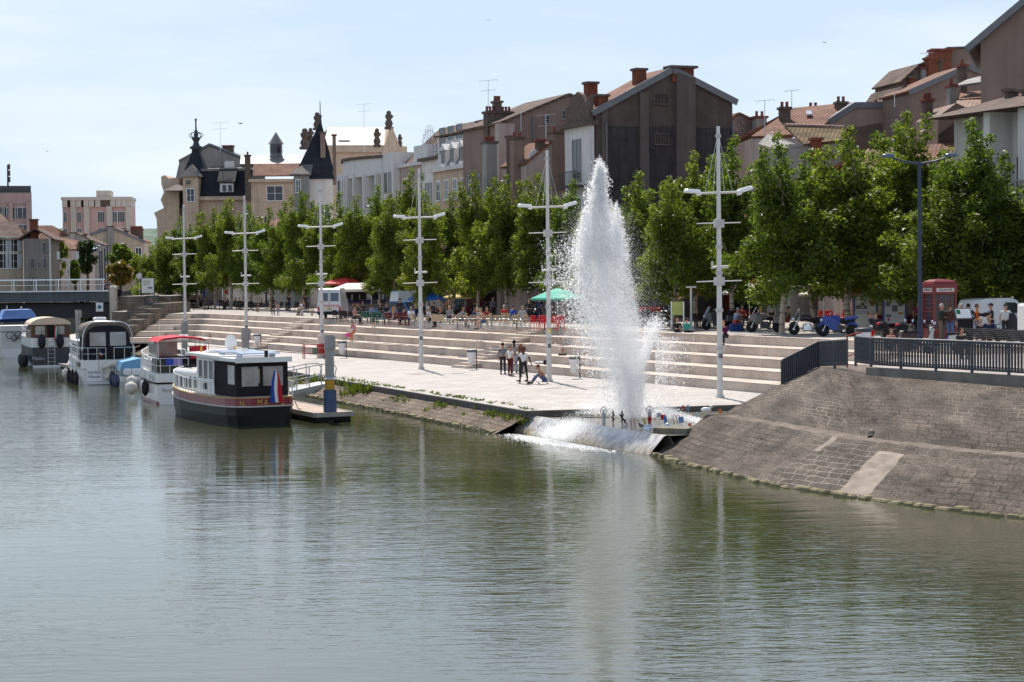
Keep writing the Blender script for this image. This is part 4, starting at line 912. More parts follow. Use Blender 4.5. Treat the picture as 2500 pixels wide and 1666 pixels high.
# ---- hills
hm, t, p = nodes('far_forest'); L(t, ramp(t, noise(t, .06, 6), [(.35, (.065, .10, .075)), (.65, (.12, .165, .11))]), p.inputs['Base Color']); p.inputs['Roughness'].default_value = 1  # distance haze is mixed into the forest colour, no air volume
vs = []; fs = []; NX, NY = 200, 14
for j in range(NY):
    for i in range(NX):
        x = -1400+i*8.0; y = 1500+j*45; e = math.sin(math.pi*min(1, j/(NY-1)*.9)); hh = (45+9*math.sin(x*.008+4.4)+6*mn.noise(Vector((x*.02, y*.01, 0)))-max(0, (x+380))*.02)*e+mn.noise(Vector((x*.11, y*.11, 3)))*5.5*e
        vs.append((x, y, 2+hh))
for j in range(NY-1):
    for i in range(NX-1): a = j*NX+i; fs.append((a, a+1, a+NX+1, a+NX))
me = bpy.data.meshes.new('hills'); me.from_pydata(vs, [], fs); me.materials.append(hm); o = bpy.data.objects.new('hills', me); COL.objects.link(o); struct(o, 'far wooded hills behind the towers')
# ---- bridge
YB = 224
br = thing('road_bridge', 'low flat road bridge with steel and glass parapet', 'bridge', (0, YB, 0))
zb = aty(100, 743, YB).z; zt = aty(100, 713, YB).z; xe = aty(268, 720, YB).x; BG = mk('bridge_grey', (.10, .11, .12), .55, .15, .3, 0, streak=.3)
m = MB(); m.prism([Vector((-160, -.5, zb+.1)), Vector((xe, -.5, zb+.25)), Vector((xe, -.9, zt-.2)), Vector((xe, -.5, zt)), Vector((-160, -.5, zt+.1)), Vector((-160, -.9, zt-.2))][0:2]+[Vector((xe, -.5, zt)), Vector((-160, -.5, zt+.15))], (0, 13, 0)); m.build('deck', BG, br)
m = MB(); m.bb(-160, xe, -.75, -.5, zt-.03, zt+.12); m.build('deck_edge', WHITE, br)
m = MB(); m.bb(-160, xe, .6, 11.5, zb-1.6, zb+.05); m.build('girder', mk('bridge_dark', (.05, .05, .055), .7, .2), br)
zr = aty(140, 685, YB).z; m = MB(); m.bb(-160, xe-.4, -.66, -.52, zr, zr+.14); m.bb(-160, xe-.4, -.62, -.56, zr-.55, zr-.5)
for i in range(46):
    x = xe-.6-i*2.5
    m.bb(x-.05, x+.05, -.65, -.55, zt+.12, zr); m.bb(x-.3, x-.25, -.63, -.57, zt+.12, zr)
m.build('parapet_rail', STEEL, br)
gm, t, p = nodes('clear_glass'); p.inputs['Transmission Weight'].default_value = 1; p.inputs['Roughness'].default_value = .0; p.inputs['IOR'].default_value = 1.02; p.inputs['Base Color'].default_value = (.9, .95, .95, 1)
MATS['clear_glass'] = gm
m = MB(); m.bb(-160, xe-.6, -.605, -.595, zt+.15, zr-.05); m.build('parapet_glass', gm, br)
# sign boards over the bridge
x = aty(137, 640, YB).x; zz = aty(137, 632, YB).z; m = MB(); m.cyl((x-.15, 6, zt), (x-.15, 6, zz), .06); m.cyl((x+.15, 6, zt), (x+.15, 6, zz), .06); m.bb(x-1.1, x+1.1, 5.95, 6.05, zz-.05, zz+.05); m.bb(x-1.25, x-.95, 5.9, 6.1, zz, zz+.9); m.bb(x+.95, x+1.25, 5.9, 6.1, zz, zz+.9)
tag(m.build('floodlight_gantry', mk('pale_metal', (.5, .5, .5), .5)), 'twin post gantry with two floodlights above the bridge', 'lamp').location = (0, YB, 0)
# end pillar, landing, stair and stone walls
p0 = aty(268, 785, YB-1.5); p1 = aty(284, 697, YB-1.5)
m = MB(); m.rbox(((p0.x+p1.x)/2, YB-1.2, p1.z/2), (p1.x-p0.x, .9, p1.z), .2); tag(m.build('stone_pillar', mk('pale_stone', (.52, .46, .38), .85, .15, 1.2, .3)), 'pale stone pillar at the end of the bridge', 'pillar')
xs0 = aty(285, 740, YB-1).x; xs1 = aty(309, 740, YB-1).x; zl = aty(300, 724, YB).z
m = MB(); m.bb(xs0, -38.5, YB+1, YB+24, ZP-.4, zl-.05); m.bb(xs0, -38.4, YB+.9, YB+24, zl-.05, zl, 1); struct(m.build('bridge_landing', [OLDSTONE, PLAZA]), 'paved landing at the bridge end')
m = MB()
for i in range(17): zz = zl-(i+1)*.235; m.bb(xs0+.02, xs1, YB+.98-(i+1)*.32, YB+.98-i*.32, -.5, zz)
tag(m.build('river_stairs', OLDSTONE), 'narrow stone stairs down to the water by the bridge pillar', 'stairs')
def wall_px(name, label, x0, x1, ytop, Y, dep, mat, ybot=None):
    a = aty(x0, ytop, Y); c = aty(x1, ytop, Y); m = MB(); m.bb(a.x, c.x, Y, Y+dep, -.6, a.z); return tag(m.build(name, mat), label, 'wall')
wall_px('quay_wall', 'old coursed stone wall right of the river stairs', 309, 352, 724, 216, 9, OLDSTONE); 
m = MB()
for i in range(5):
    x = aty(348+i*.8, 770, 206).x; m.bb(x-.7, x+.55, 203+i*1.3, 204.25+i*1.3, -.3, aty(350, 772-i*6, 206).z)
m.bb(aty(330, 770, 206).x, aty(352, 770, 206).x, 207, 214, -.3, aty(350, 790, 206).z+1.6)
tag(m.build('stepped_wall', OLDSTONE), 'weathered stepped stone wall beside the dark gateway', 'wall')
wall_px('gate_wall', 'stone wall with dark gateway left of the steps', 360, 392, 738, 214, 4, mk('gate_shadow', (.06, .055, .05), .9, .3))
m = MB(); a = aty(357, 722, 212); c = aty(388, 722, 212)
for (u0, u1, z0, z1) in ((a.x, a.x+.14, 4.0, a.z), (c.x-.14, c.x, 1.2, a.z), (a.x, c.x, a.z-.14, a.z), (a.x, c.x, 3.9, 4.05)): m.bb(u0, u1, 212, 212.15, z0, z1)
tag(m.build('gate_frame', mk('gate_blue', (.03, .06, .08), .5)), 'dark teal metal gate frame above the gateway', 'gate')
# stepped cheek wall of the narrow flight
m = MB()
for k in range(6):
    zt_ = ZQ+.44*(k)+1.05; yk = corner(1).y-1.6+4.8*k*.86
    m.bb(-35.2, -34.004-.002*k, yk, yk+4.3 if k < 5 else yk+16, -.3, zt_)
tag(m.build('cheek_wall', OLDSTONE), 'stepped stone cheek wall at the far end of the steps', 'wall')
# bank under the bridge
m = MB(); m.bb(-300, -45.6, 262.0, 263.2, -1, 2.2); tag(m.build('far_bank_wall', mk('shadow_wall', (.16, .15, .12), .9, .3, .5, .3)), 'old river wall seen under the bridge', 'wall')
# small square notice under the bridge
p = aty(243, 750, YB-1.7); m = MB(); m.bb(p.x-.4, p.x+.4, p.y, p.y+.06, p.z-.5, p.z+.5); o = m.build('waterway_sign', WHITE); tag(o, 'small square white waterway sign beside the bridge pillar', 'sign')
m = MB(); m.ell((p.x, p.y-.02, p.z), (.22, .02, .22), 12, 6); m.build('sign_symbol', mk('sign_blue', (.05, .12, .25), .5), o)
# ================================================================ TREES
LEAF = leafmat('birch_leaf', (.112, .152, .032), .57)
BARK, t, p = nodes('birch_bark'); MATS['birch_bark'] = BARK; p.inputs['Roughness'].default_value = .85
L(t, mixc(t, ramp(t, noise(t, 1.0, 4, sc=(1.2, 1.2, 7)), [(.52, (0, 0, 0)), (.62, (1, 1, 1))]), (.40, .33, .26), (.07, .055, .045)), p.inputs['Base Color'])
DBARK = mk('dark_bark', (.09, .07, .05), .9, .3, 4, .4)
def leaf_mesh(name, clumps, n_per, size, seed, mat, droop=.35):
    R_ = np.random.default_rng(seed); P = []; Nn = []
    for (c, r) in clumps:
        k = int(n_per*(r[0] if isinstance(r, tuple) else r)**2*1.15)+20; rr = np.array(r if isinstance(r, tuple) else (r, r, r*1.1))
        d = R_.normal(size=(k, 3)); d /= np.linalg.norm(d, axis=1)[:, None]; rad = R_.random(k)**.45
        P.append(np.array(c)+d*rr*rad[:, None]); n = d+R_.normal(size=(k, 3))*.75; n[:, 2] += .25; Nn.append(n)
    P = np.concatenate(P); n = np.concatenate(Nn); n /= np.linalg.norm(n, axis=1)[:, None]; K = len(P)
    a = np.cross(n, R_.normal(size=(K, 3))); a /= np.linalg.norm(a, axis=1)[:, None]; b = np.cross(n, a)
    s = size*R_.uniform(.6, 1.35, K)[:, None]; down = np.array([0, 0, -1.0])*s*droop
    v = np.empty((K, 4, 3)); v[:, 0] = P-a*s*.75; v[:, 1] = P-b*s*.42+n*s*.12; v[:, 2] = P+a*s*.75+down; v[:, 3] = P+b*s*.42+n*s*.12
    me = bpy.data.meshes.new(name); me.vertices.add(4*K); me.vertices.foreach_set('co', v.reshape(-1).astype(np.float32))
    me.loops.add(4*K); me.loops.foreach_set('vertex_index', np.arange(4*K, dtype=np.int32)); me.polygons.add(K); me.polygons.foreach_set('loop_start', np.arange(0, 4*K, 4, dtype=np.int32))
    try: me.polygons.foreach_set('loop_total', np.full(K, 4, dtype=np.int32))
    except Exception: pass
    me.update(calc_edges=True); me.materials.append(mat); return me
def make_tree(seed, H=11.5, Rm=2.7, z0=2.7, ncl=62, npc=300, size=.138, spires=3, trunk=.16, mat=LEAF, bark=BARK, name='birch_tree'):
    R_ = random.Random(seed); root = thing(name, name, 'tree'); m = MB(); cl = []
    pts = []; x = y = 0
    for i in range(7): pts.append((x, y, H*.9*i/6-.2)); x += R_.gauss(0, .12); y += R_.gauss(0, .12)
    m.tube(pts, [trunk*(1-.13*i) for i in range(7)], 8)
    az = R_.uniform(0, 6.28); nl = 15
    for i in range(nl):                                   # limbs carrying the leaf clumps
        f = (i+.5)/nl; zb_ = z0*.8+(H*.63-z0*.8)*f; az += 2.4+R_.uniform(-.5, .5)
        rt = Rm*(1.12-.62*f**1.6)*R_.uniform(.72, 1.18); rise = R_.uniform(.5, 1.6)+1.5*f; q = pts[min(6, int(6*zb_/(H*.9)))]
        for k in range(6):
            u = (k+.7)/6; cr = R_.uniform(.42, .80)*(1.05-.3*f)*(1.05-.25*abs(u-.6))
            cl.append(((q[0]+rt*u*math.cos(az+.25*u)+R_.gauss(0, .14), q[1]+rt*u*math.sin(az+.25*u)+R_.gauss(0, .14), zb_+rise*u-.9*u*u*(1-f)+R_.gauss(0, .18)), cr))
        for k in range(R_.randint(1, 2)): cl.append(((q[0]+rt*R_.uniform(.6, .95)*math.cos(az), q[1]+rt*R_.uniform(.6, .95)*math.sin(az), zb_+rise*.5-R_.uniform(.3, .8)), R_.uniform(.34, .55)))
    for j in range(spires):                               # leaders
        a_ = R_.uniform(0, 6.28); d_ = 0 if j == 0 else Rm*R_.uniform(.25, .55); ht = H*(1.0 if j == 0 else R_.uniform(.80, .98))
        for k in range(6): u = k/5; cl.append((((d_*(1-u*.5))*math.cos(a_)+R_.gauss(0, .10), (d_*(1-u*.5))*math.sin(a_)+R_.gauss(0, .10), ht-.40-u*3.3), .32+.42*u+R_.uniform(-.05, .1)))
    for i in range(ncl//4): a_ = R_.uniform(0, 6.28); r = Rm*.55*math.sqrt(R_.random()); cl.append(((r*math.cos(a_), r*math.sin(a_), z0+.6+(H*.72-z0)*R_.random()), R_.uniform(.6, .95)))
    for i in range(9):
        c, r = cl[R_.randrange(len(cl))]; zt_ = max(z0*.75, c[2]-R_.uniform(1.0, 2.2)); k = min(6, int(6*zt_/(H*.9))); bp = Vector(pts[k])
        bp.z = zt_; m.tube([bp, bp.lerp(Vector(c), .5)+Vector((0, 0, .25)), Vector(c)], [trunk*.45, trunk*.3, .02], 5)
    m.build('trunk', bark, root)
    me = leaf_mesh('crown', cl, npc, size, seed, mat); o = bpy.data.objects.new('crown', me); COL.objects.link(o); o.parent = root
    return root
protos = [Proto(make_tree(100+i, H=11.5, Rm=2.75+.15*(i % 3), ncl=88+4*i, spires=3+i % 3)) for i in range(5)]
TREES = [  # foot px, depth, top px, crown half width px, label
 (2074, 110, 312, 128, 'birch with pale forked trunk beside the blue motorcycle, left of the blue lamp post'),
 (2378, 106, 292, 112, 'tall thin topped birch behind the white van at the right edge'),
 (2212, 117, 268, 100, 'birch crown rising behind the blue street lamp post'),
 (1908, 109, 325, 105, 'birch with white trunk next to the silver touring motorcycle'),
 (2322, 116, 560, 80, 'low dense birch crown behind the red telephone box'),
 (1792, 119, 335, 92, 'birch directly right of the nearest lamp mast'),
 (1700, 126, 372, 82, 'birch crown just left of the nearest lamp mast'),
 (1640, 121, 430, 72, 'birch with dark trunk beside the yellow green notice board'),
 (1560, 134, 420, 78, 'birch just right of the fountain jet'),
 (1470, 139, 452, 72, 'birch crown partly hidden by the fountain jet'),
 (1400, 144, 442, 66, 'birch crown at the left flank of the fountain jet'),
 (1318, 150, 425, 66, 'birch right behind the second lamp mast'),
 (1240, 155, 425, 64, 'birch with two pale stems behind the beige chairs'),
 (1165, 160, 418, 58, 'birch in front of the low chimneys, above the yellow parasol'),
 (1106, 166, 470, 55, 'birch before the arched attic house'),
 (1044, 150, 470, 56, 'birch with multiple stems beside the third lamp mast'),
 (1008, 178, 412, 50, 'slender high birch behind the third lamp mast'),
 (958, 172, 470, 52, 'birch with pale trunk beside the blue car'),
 (925, 190, 452, 50, 'birch before the right wing of the curved white front'),
 (872, 184, 478, 50, 'birch above the hanging black shirts'),
 (832, 190, 470, 50, 'birch between white van and t shirt stall'),
 (784, 200, 500, 48, 'birch immediately right of the fourth lamp mast'),
 (738, 205, 462, 44, 'birch with small high tuft before the slate tower'),
 (700, 212, 492, 44, 'birch left of the fourth lamp mast'),
 (660, 216, 508, 44, 'birch above the pale bench with two people'),
 (612, 224, 500, 42, 'birch just right of the fifth lamp mast'),
 (565, 228, 483, 40, 'birch left of the fifth lamp mast below the slate mansard'),
 (524, 234, 505, 40, 'birch under the corner tower of the spire building'),
 (484, 238, 522, 38, 'birch right of the sixth lamp mast'),
 (442, 244, 530, 38, 'birch left of the sixth lamp mast'),
 (405, 240, 565, 38, 'leftmost low birch of the promenade row'),
 (372, 250, 600, 34, 'drooping birch edge beside the information board'),
 (2150, 124, 318, 115, 'birch of the second row between blue lamp post and blue motorcycle'),
 (2300, 105, 430, 95, 'birch with low branches above the standing group'),
 (1995, 122, 365, 90, 'second row birch behind the cruiser motorcycle'),
 (2462, 112, 470, 90, 'second row birch behind the white van'),
 (2520, 106, 430, 90, 'birch crown cut by the right picture edge'),
]
R_ = random.Random(4)
for i, (px, d, top, hw, lab) in enumerate(TREES):
    hz = 679-.0105*(px-1250); x = (px-1250)/FPX*d
    p = aty(px, hz+(CZ-ZP)*FPX/d, d); H = aty(px, top, d).z-ZP; w_ = hw*(1.26+.22*i/30)*d/FPX/2.75
    protos[i % 5].put((p.x, p.y, ZP), R_.uniform(0, 6.28), lab, (w_, w_, (H+.15)/11.5), 'birch trees along the promenade')
# trees by the bridge
WIL = leafmat('willow_leaf', (.13, .17, .02), .4); DKL = leafmat('dark_leaf', (.03, .055, .014), .25); ORL = leafmat('autumn_leaf', (.15, .11, .02), .35)
def bush(name, label, px, py, Y, hw, hh, mat, seed, size=.3, n=26, cat='tree', npc=60):
    c = aty(px, py, Y); w_ = hw*Y/FPX; h_ = hh*Y/FPX; R2 = random.Random(seed); cl = []
    t = thing(name, label, cat, (c.x, Y, min(ZP, c.z-h_)))
    cz = c.z-t.location.z
    for i in range(n):
        a = R2.uniform(0, 6.28); e = R2.uniform(-1, 1); r = math.sqrt(1-e*e)*R2.uniform(.3, .85)
        cl.append(((w_*r*math.cos(a), w_*.8*r*math.sin(a), cz+h_*e*.8), min(w_, h_)*R2.uniform(.28, .45)))
    me = leaf_mesh('crown', cl, npc/max(.3, (min(w_, h_)*.36)**2)*.9, size, seed, mat, .5); o = bpy.data.objects.new('crown', me); COL.objects.link(o); o.parent = t
    m = MB(); m.tube([(0, 0, -.3), (.1, 0, cz*.5), (0, .1, cz)], [.25, .2, .08], 7); m.build('trunk', DBARK, t); return t
bush('willow_tree', 'yellow green willow beside the grey house end', 142, 625, 275, 22, 55, WIL, 1); bush('willow_tree', 'small drooping willow above the bridge rail', 182, 662, 270, 15, 32, WIL, 2)
bush('dark_tree', 'dark round tree behind the bridge', 212, 628, 280, 32, 40, DKL, 3); bush('leafy_tree', 'bright green rounded tree right of the dark tree', 292, 622, 290, 38, 26, LEAF, 4)
bush('flowering_shrub', 'orange tinged climbing shrub over the wall behind the bridge end', 292, 668, 276, 42, 28, ORL, 5, cat='shrub'); bush('leafy_shrub', 'green shrub between bridge end and birches', 338, 652, 285, 24, 30, LEAF, 6, cat='shrub')
bush('bank_shrub', 'dark bushes on the far bank under the bridge', 225, 770, 262.5, 40, 22, DKL, 7, cat='shrub'); bush('bank_shrub', 'yellowish reeds under the bridge by the pillar', 243, 765, 258, 14, 24, WIL, 8, cat='shrub')
# ================================================================ LAMP MASTS
MAST = mk('mast_white', (.60, .59, .57), .4, .06, 2, 0, streak=.12)
def make_mast():
    t = thing('lamp_mast', 'lamp', 'lamp post'); m = MB(); m.cyl((0, 0, 0), (0, 0, 12.0), .138, .075, 12); m.cyl((0, 0, 0), (0, 0, .12), .2, .2, 12); m.build('pole', MAST, t)
    for z, r in ((3.8, .15), (5.45, .14), (6.6, .135), (11.5, .11), (2.1, .15)): c = MB(); c.cyl((0, 0, z), (0, 0, z+.15), r+.018, n=10); c.build('clamp', mk('clamp_grey', (.45, .44, .43), .5), t)
    for z in (7.55, 5.0): MB().box((0, 0, z+.16), (.42, .3, .36)).build('clamp', mk('clamp_grey', (.45, .44, .43), .5), t)
    for z, l in ((7.73, 1.02), (5.16, 1.05)):
        for s in (-1, 1): m = MB(); m.cyl((s*.18, 0, z), (s*l, 0, z+.02*s), .028, .024, 6); m.build('crossbar', MAST, t)
    m = MB(); m.cyl((-.9, 0, 9.04), (.9, 0, 9.1), .05, n=8); m.build('lamp_arm', MAST, t)
    for s in (-1, 1):
        m = MB(M=Matrix.Translation((s*.88, 0, 9.1)) @ Matrix.Rotation(-s*math.radians(16 if s > 0 else 4), 4, 'Y')); m.rbox((s*.34, 0, .02), (.72, .36, .17), .07); m.rbox((s*.05, 0, -.08), (.2, .2, .14), .03); o = m.build('lamp_head', WHITE, t)
        m = MB(M=Matrix.Translation((s*.88, 0, 9.1)) @ Matrix.Rotation(-s*math.radians(16 if s > 0 else 4), 4, 'Y')); m.bb(s*.38-.24, s*.38+.24, -.14, .14, -.085, -.064); m.build('lamp_glass', mk('lamp_lens', (.5, .5, .48), .2), o)
    m = MB()
    for s in (-.62, -.25, .28, .66): m.cyl((s*.06, .02, 11.5), (s, .02, 9.1), .010, n=4)
    m.build('stay_wires', STEEL, t)
    m = MB(); m.cyl((-.16, 0, 5.8), (.42, 0, 5.8), .06, n=8); m.cyl((-.34, 0, 5.75), (-.1, 0, 5.8), .05, n=6); m.cyl((-.32, 0, 5.75), (-.32, 0, 6.05), .04, n=6); m.build('bracket', MAST, t)
    m = MB(); m.bb(-.09, .09, -.17, -.14, 1.75, 1.95); m.build('plate', mk('small_plate', (.12, .12, .13), .5), t)
    return t
mast = Proto(make_mast())
labs = ['nearest white lamp mast, right of the fountain jet', 'second lamp mast with small yellow sticker beside the sitting skater', 'third lamp mast standing alone on the slab quay', 'fourth lamp mast with red and white painted base', 'fifth lamp mast behind the tall concrete mooring pile', 'sixth and farthest lamp mast behind the red boat canopy']
MP = [(1758, 971), (1341, 931), (1028.5, 901.5), (787, 874)]
pos = [onz(x, y, ZQ) for x, y in MP]; d = (pos[3]-pos[0])/3; pos += [pos[3]+d, pos[3]+d*2]
masts = []
for i, p in enumerate(pos): masts.append(mast.put((p.x, p.y, ZQ), math.radians(12), labs[i], None, 'white lamp masts along the quay'))
m = MB(); m.bb(-.1, .1, -.17, -.145, 2.55, 2.75); m.build('yellow_sticker', mk('sticker_yellow', (.6, .45, .03), .5), masts[1])
m = MB(); m.cyl((0, 0, 0), (0, 0, 1.55), .4, .3, 14); m.build('painted_base', mk('base_white', (.6, .5, .44), .8), masts[3]); m = MB(); m.cyl((0, 0, .35), (0, 0, .95), .405, .375, 14); m.build('red_band', mk('band_red', (.42, .05, .04), .6), masts[3])
BLUE = mk('navy_paint', (.012, .02, .055), .45, .1, 2)
def street_lamp(label, px, Y, top, arms=(-1, 1), span=1.75, zb=ZP):
    p = aty(px, 700, Y); zt = aty(px, top, Y).z-zb; t = thing('street_lamp', label, 'street lamp', (p.x, Y, zb), 0, 'navy street lamps'); m = MB(); m.cyl((0, 0, 0), (0, 0, zt), .11, .09, 10); m.cyl((0, 0, 0), (0, 0, 1.0), .15, .14, 10); m.build('pole', BLUE, t)
    for s in arms:
        m = MB(); m.tube([(0, 0, zt-.12), (s*span*.45, 0, zt+.02), (s*span*.75, 0, zt+.2)], [.07, .05, .04], 6); m.build('arm', BLUE, t)
        m = MB(); m.ell((s*span*.87, 0, zt+.3), (.34, .17, .1), 12, 6); m.build('lamp_head', mk('lamp_head_blue', (.05, .09, .17), .25, .1), t)
    return t
street_lamp('navy double armed street lamp post in front of the right hand birches', 2246, 96, 395)
street_lamp('navy street lamp with single arm left of the fifth mast trees', 650, 228, 530, (-1,), 2.4); street_lamp('distant navy street lamp arm before the slate tower', 835, 206, 524, (-1, 1), 2.0); street_lamp('navy street lamp arm peeking between crowns at the curved front', 945, 198, 512, (-1,), 2.0)
for i, (px, top) in enumerate(((245, 614), (250, 612), (257, 607), (263, 600))): street_lamp(['slim dark lamp post by the bridge, shortest and leftmost', 'slim dark lamp post by the bridge, second from left', 'slim dark lamp post by the bridge, third from left', 'slim dark lamp post by the bridge, tallest and rightmost'][i], px, 262+i*8, top, (-1,), .9)
# ================================================================ FOUNTAIN
WM = bpy.data.materials.new('spray_white'); WM.use_nodes = True; t = WM.node_tree; p = t.nodes['Principled BSDF']; p.inputs['Base Color'].default_value = (.98, .98, .98, 1); p.inputs['Roughness'].default_value = .25
tr_ = N(t, 'ShaderNodeBsdfTranslucent'); tr_.inputs[0].default_value = (.98, .98, .98, 1); mx = N(t, 'ShaderNodeMixShader'); mx.inputs[0].default_value = .52; L(t, p.outputs[0], mx.inputs[1]); L(t, tr_.outputs[0], mx.inputs[2]); tp_ = N(t, 'ShaderNodeBsdfTransparent'); m3 = N(t, 'ShaderNodeMixShader'); m3.inputs[0].default_value = .3; L(t, mx.outputs[0], m3.inputs[1]); L(t, tp_.outputs[0], m3.inputs[2]); L(t, m3.outputs[0], t.nodes['Material Output'].inputs[0])
G = np.random.default_rng(21)
def droplets(name, P, rad):
    K = len(P); T4 = np.array([[1, 0, .25], [0, .9, -.25], [-1, 0, .25], [0, -.9, -.25]])
    q = G.normal(size=(K, 4)); q /= np.linalg.norm(q, axis=1)[:, None]; w, x, y, z = q.T
    Rm = np.stack([1-2*(y*y+z*z), 2*(x*y-z*w), 2*(x*z+y*w), 2*(x*y+z*w), 1-2*(x*x+z*z), 2*(y*z-x*w), 2*(x*z-y*w), 2*(y*z+x*w), 1-2*(x*x+y*y)], 1).reshape(K, 3, 3)
    v = np.einsum('kij,tj->kti', Rm, T4)*np.asarray(rad)[:, None, None]; v[:, :, 2] *= 1.5; v += P[:, None, :]
    F = np.array([[0, 1, 2], [0, 2, 3]]); idx = (np.arange(K)[:, None, None]*4+F[None]).reshape(-1).astype(np.int32); nf = K*2
    me = bpy.data.meshes.new(name); me.vertices.add(K*4); me.vertices.foreach_set('co', v.reshape(-1).astype(np.float32)); me.loops.add(nf*3); me.loops.foreach_set('vertex_index', idx); me.polygons.add(nf); me.polygons.foreach_set('loop_start', np.arange(0, nf*3, 3, dtype=np.int32))
    try: me.polygons.foreach_set('loop_total', np.full(nf, 3, dtype=np.int32))
    except Exception: pass
    me.update(calc_edges=True); me.materials.append(WM); o = bpy.data.objects.new(name, me); COL.objects.link(o); return o
FB = aty(1541, 1018, 78.3)
def jet():
    hs = [0, .16, .31, .51, .66, .74, .82, .87, .94, 1.0]; cs = [0, -.06, -.50, -.98, -1.14, -1.17, -1.17, -1.15, -1.14, -1.14]; ws = [.42, .66, 1.02, 1.17, 1.08, .95, .72, .38, .15, .06]
    Hj = 10.0; out = []; rad = []
    n = 235000; ns = 230; sid = G.integers(0, ns, n); sr = np.sqrt(G.random(ns))*.95; sa_ = G.uniform(0, 6.28, ns); st_ = .93-.20*sr*G.random(ns)-.12*G.random(ns)**2; lo_ = G.random(ns)*.25
    h = np.where(G.random(n) < .62, lo_[sid]*.6+(st_[sid]-lo_[sid]*.6)*G.beta(1.0, 1.1, n), G.beta(1.0, 1.4, n)*.86); c = np.interp(h, hs, cs); w = np.interp(h, hs, ws)
    r = np.where(G.random(n) < .5, np.sqrt(G.random(n))*.85+np.abs(G.normal(0, .2, n)), np.abs(G.normal(0, .55, n))); a = G.uniform(0, 2*np.pi, n); stn = G.random(n) < .6; jit = .035+.05*(1-h); ax = np.where(stn, sr[sid]*np.cos(sa_[sid])+G.normal(0, 1, n)*jit, r*np.cos(a)); ay = np.where(stn, sr[sid]*np.sin(sa_[sid])+G.normal(0, 1, n)*jit, r*np.sin(a))
    gust = .12*np.sin(h*38+a*2)*w
    out.append(np.stack([FB.x+c+ax*w+gust*.5, FB.y+ay*w, .7+Hj*h+G.normal(0, .05, n)], 1)); rad.append(np.clip(G.lognormal(-4.78, .42, n), .004, .04))
    for dx, top, wd, n1 in ((-1.80, .83, .6, 7000), (-.50, .85, .55, 7000), (-1.45, .88, .5, 6000), (-1.0, .90, .4, 5000)):
        u = G.beta(1.0, 1.5, n1); hh = .62+(top-.62)*u; wq = wd*(1-u)**.8+.03
        out.append(np.stack([FB.x+dx*np.interp(hh, [0, .5, 1], [.6, .95, 1.0])+G.normal(0, .42, n1)*wq, FB.y+G.normal(0, .42, n1)*wq, .7+Hj*hh+G.normal(0, .06, n1)], 1)); rad.append(np.clip(G.lognormal(-4.3, .55, n1), .005, .05))
    for _ in range(34):                                  # broken clots of water around the summit
        u = G.random()**.8; n1 = int(420*(1-.6*u)); z_ = .84+.16*u; x_ = -1.16+G.normal(0, .20*(1-u)+.05); s_ = .05+.10*(1-u)
        out.append(np.stack([FB.x+x_+G.normal(0, s_, n1), FB.y+G.normal(0, s_+.06, n1), .7+Hj*z_+G.normal(0, s_*2.6, n1)], 1)); rad.append(np.clip(G.lognormal(-4.1, .5, n1), .006, .05))
    n5 = 110000; h = G.beta(1.1, 1.5, n5)*.86; c = np.interp(h, hs, cs)-.06; w = np.interp(h, hs, ws)
    out.append(np.stack([FB.x+c+G.normal(0, .78, n5)*w, FB.y+G.normal(0, .7, n5)*w, .7+Hj*h], 1)); rad.append(np.clip(G.lognormal(-5.1, .3, n5), .003, .012))
    # ragged tops: strands falling and rising
    for _ in range(95):
        hh = G.uniform(.6, .99); cx = np.interp(hh, hs, cs)+G.normal(0, .42)*np.interp(hh, hs, ws); n2 = 240; tt = G.random(n2); q = G.normal(0, .025+.05*tt[:, None], (n2, 2))
        out.append(np.stack([FB.x+cx+q[:, 0]+tt*G.normal(0, .15), FB.y+G.normal(0, .35)*np.interp(hh, hs, ws)+q[:, 1], .7+Hj*hh-tt*G.uniform(.3, 1.6)], 1)); rad.append(np.clip(G.lognormal(-4.2, .5, n2), .006, .045))
    # sparse drops drifting to the left
    n3 = 15000; h = G.beta(1.6, 1.6, n3)*.72; c = np.interp(h, hs, cs)-np.interp(h, hs, ws)*.7-np.abs(G.normal(0, .62, n3))
    out.append(np.stack([FB.x+c, FB.y+G.normal(0, .8, n3), .8+Hj*h], 1)); rad.append(np.clip(G.lognormal(-4.3, .5, n3), .006, .04))
    n4 = 1300; h = G.beta(2, 2, n4)*.9; c = np.interp(h, hs, cs)+np.interp(h, hs, ws)*.75+np.abs(G.normal(0, .2, n4))
    out.append(np.stack([FB.x+c, FB.y+G.normal(0, .7, n4), .8+Hj*h], 1)); rad.append(np.clip(G.lognormal(-4.5, .4, n4), .005, .03))
    o = droplets('water_jet', np.concatenate(out), np.concatenate(rad)); tag(o, 'tall white fountain jet of spray rising beside the lower quay', 'fountain jet')
    n = 16000; tt = G.beta(1.3, 1.0, n); x = FB.x+.30+.75*tt+G.normal(0, .06+.16*tt); z = 2.4+2.2*tt+G.normal(0, .16, n)*tt; f = G.random(n) < .42
    x = np.where(f, FB.x+1.0+np.abs(G.normal(0, .55, n)), x); z = np.where(f, 3.9-np.abs(G.normal(0, 1.5, n)), z); z = np.maximum(z, .8)
    o = droplets('side_jet', np.stack([x, FB.y+.4+G.normal(0, .25, n), z], 1), np.clip(G.lognormal(-4.55, .5, n), .005, .035)); tag(o, 'small slanting side jet of droplets right of the main fountain jet', 'fountain jet')
    # mist and splash lying over the basin and the weir
    n = 45000; u = G.random(n); w = np.abs(G.normal(0, .42, n)); x = FB.x-2.6+5.2*u+G.normal(0, .2, n); y = FB.y+1.6-.75*(x-FB.x)*1.6+G.normal(0, .7, n); z = .68+w*np.exp(-((x-FB.x)/1.5)**2)*1.5+.05*G.random(n)
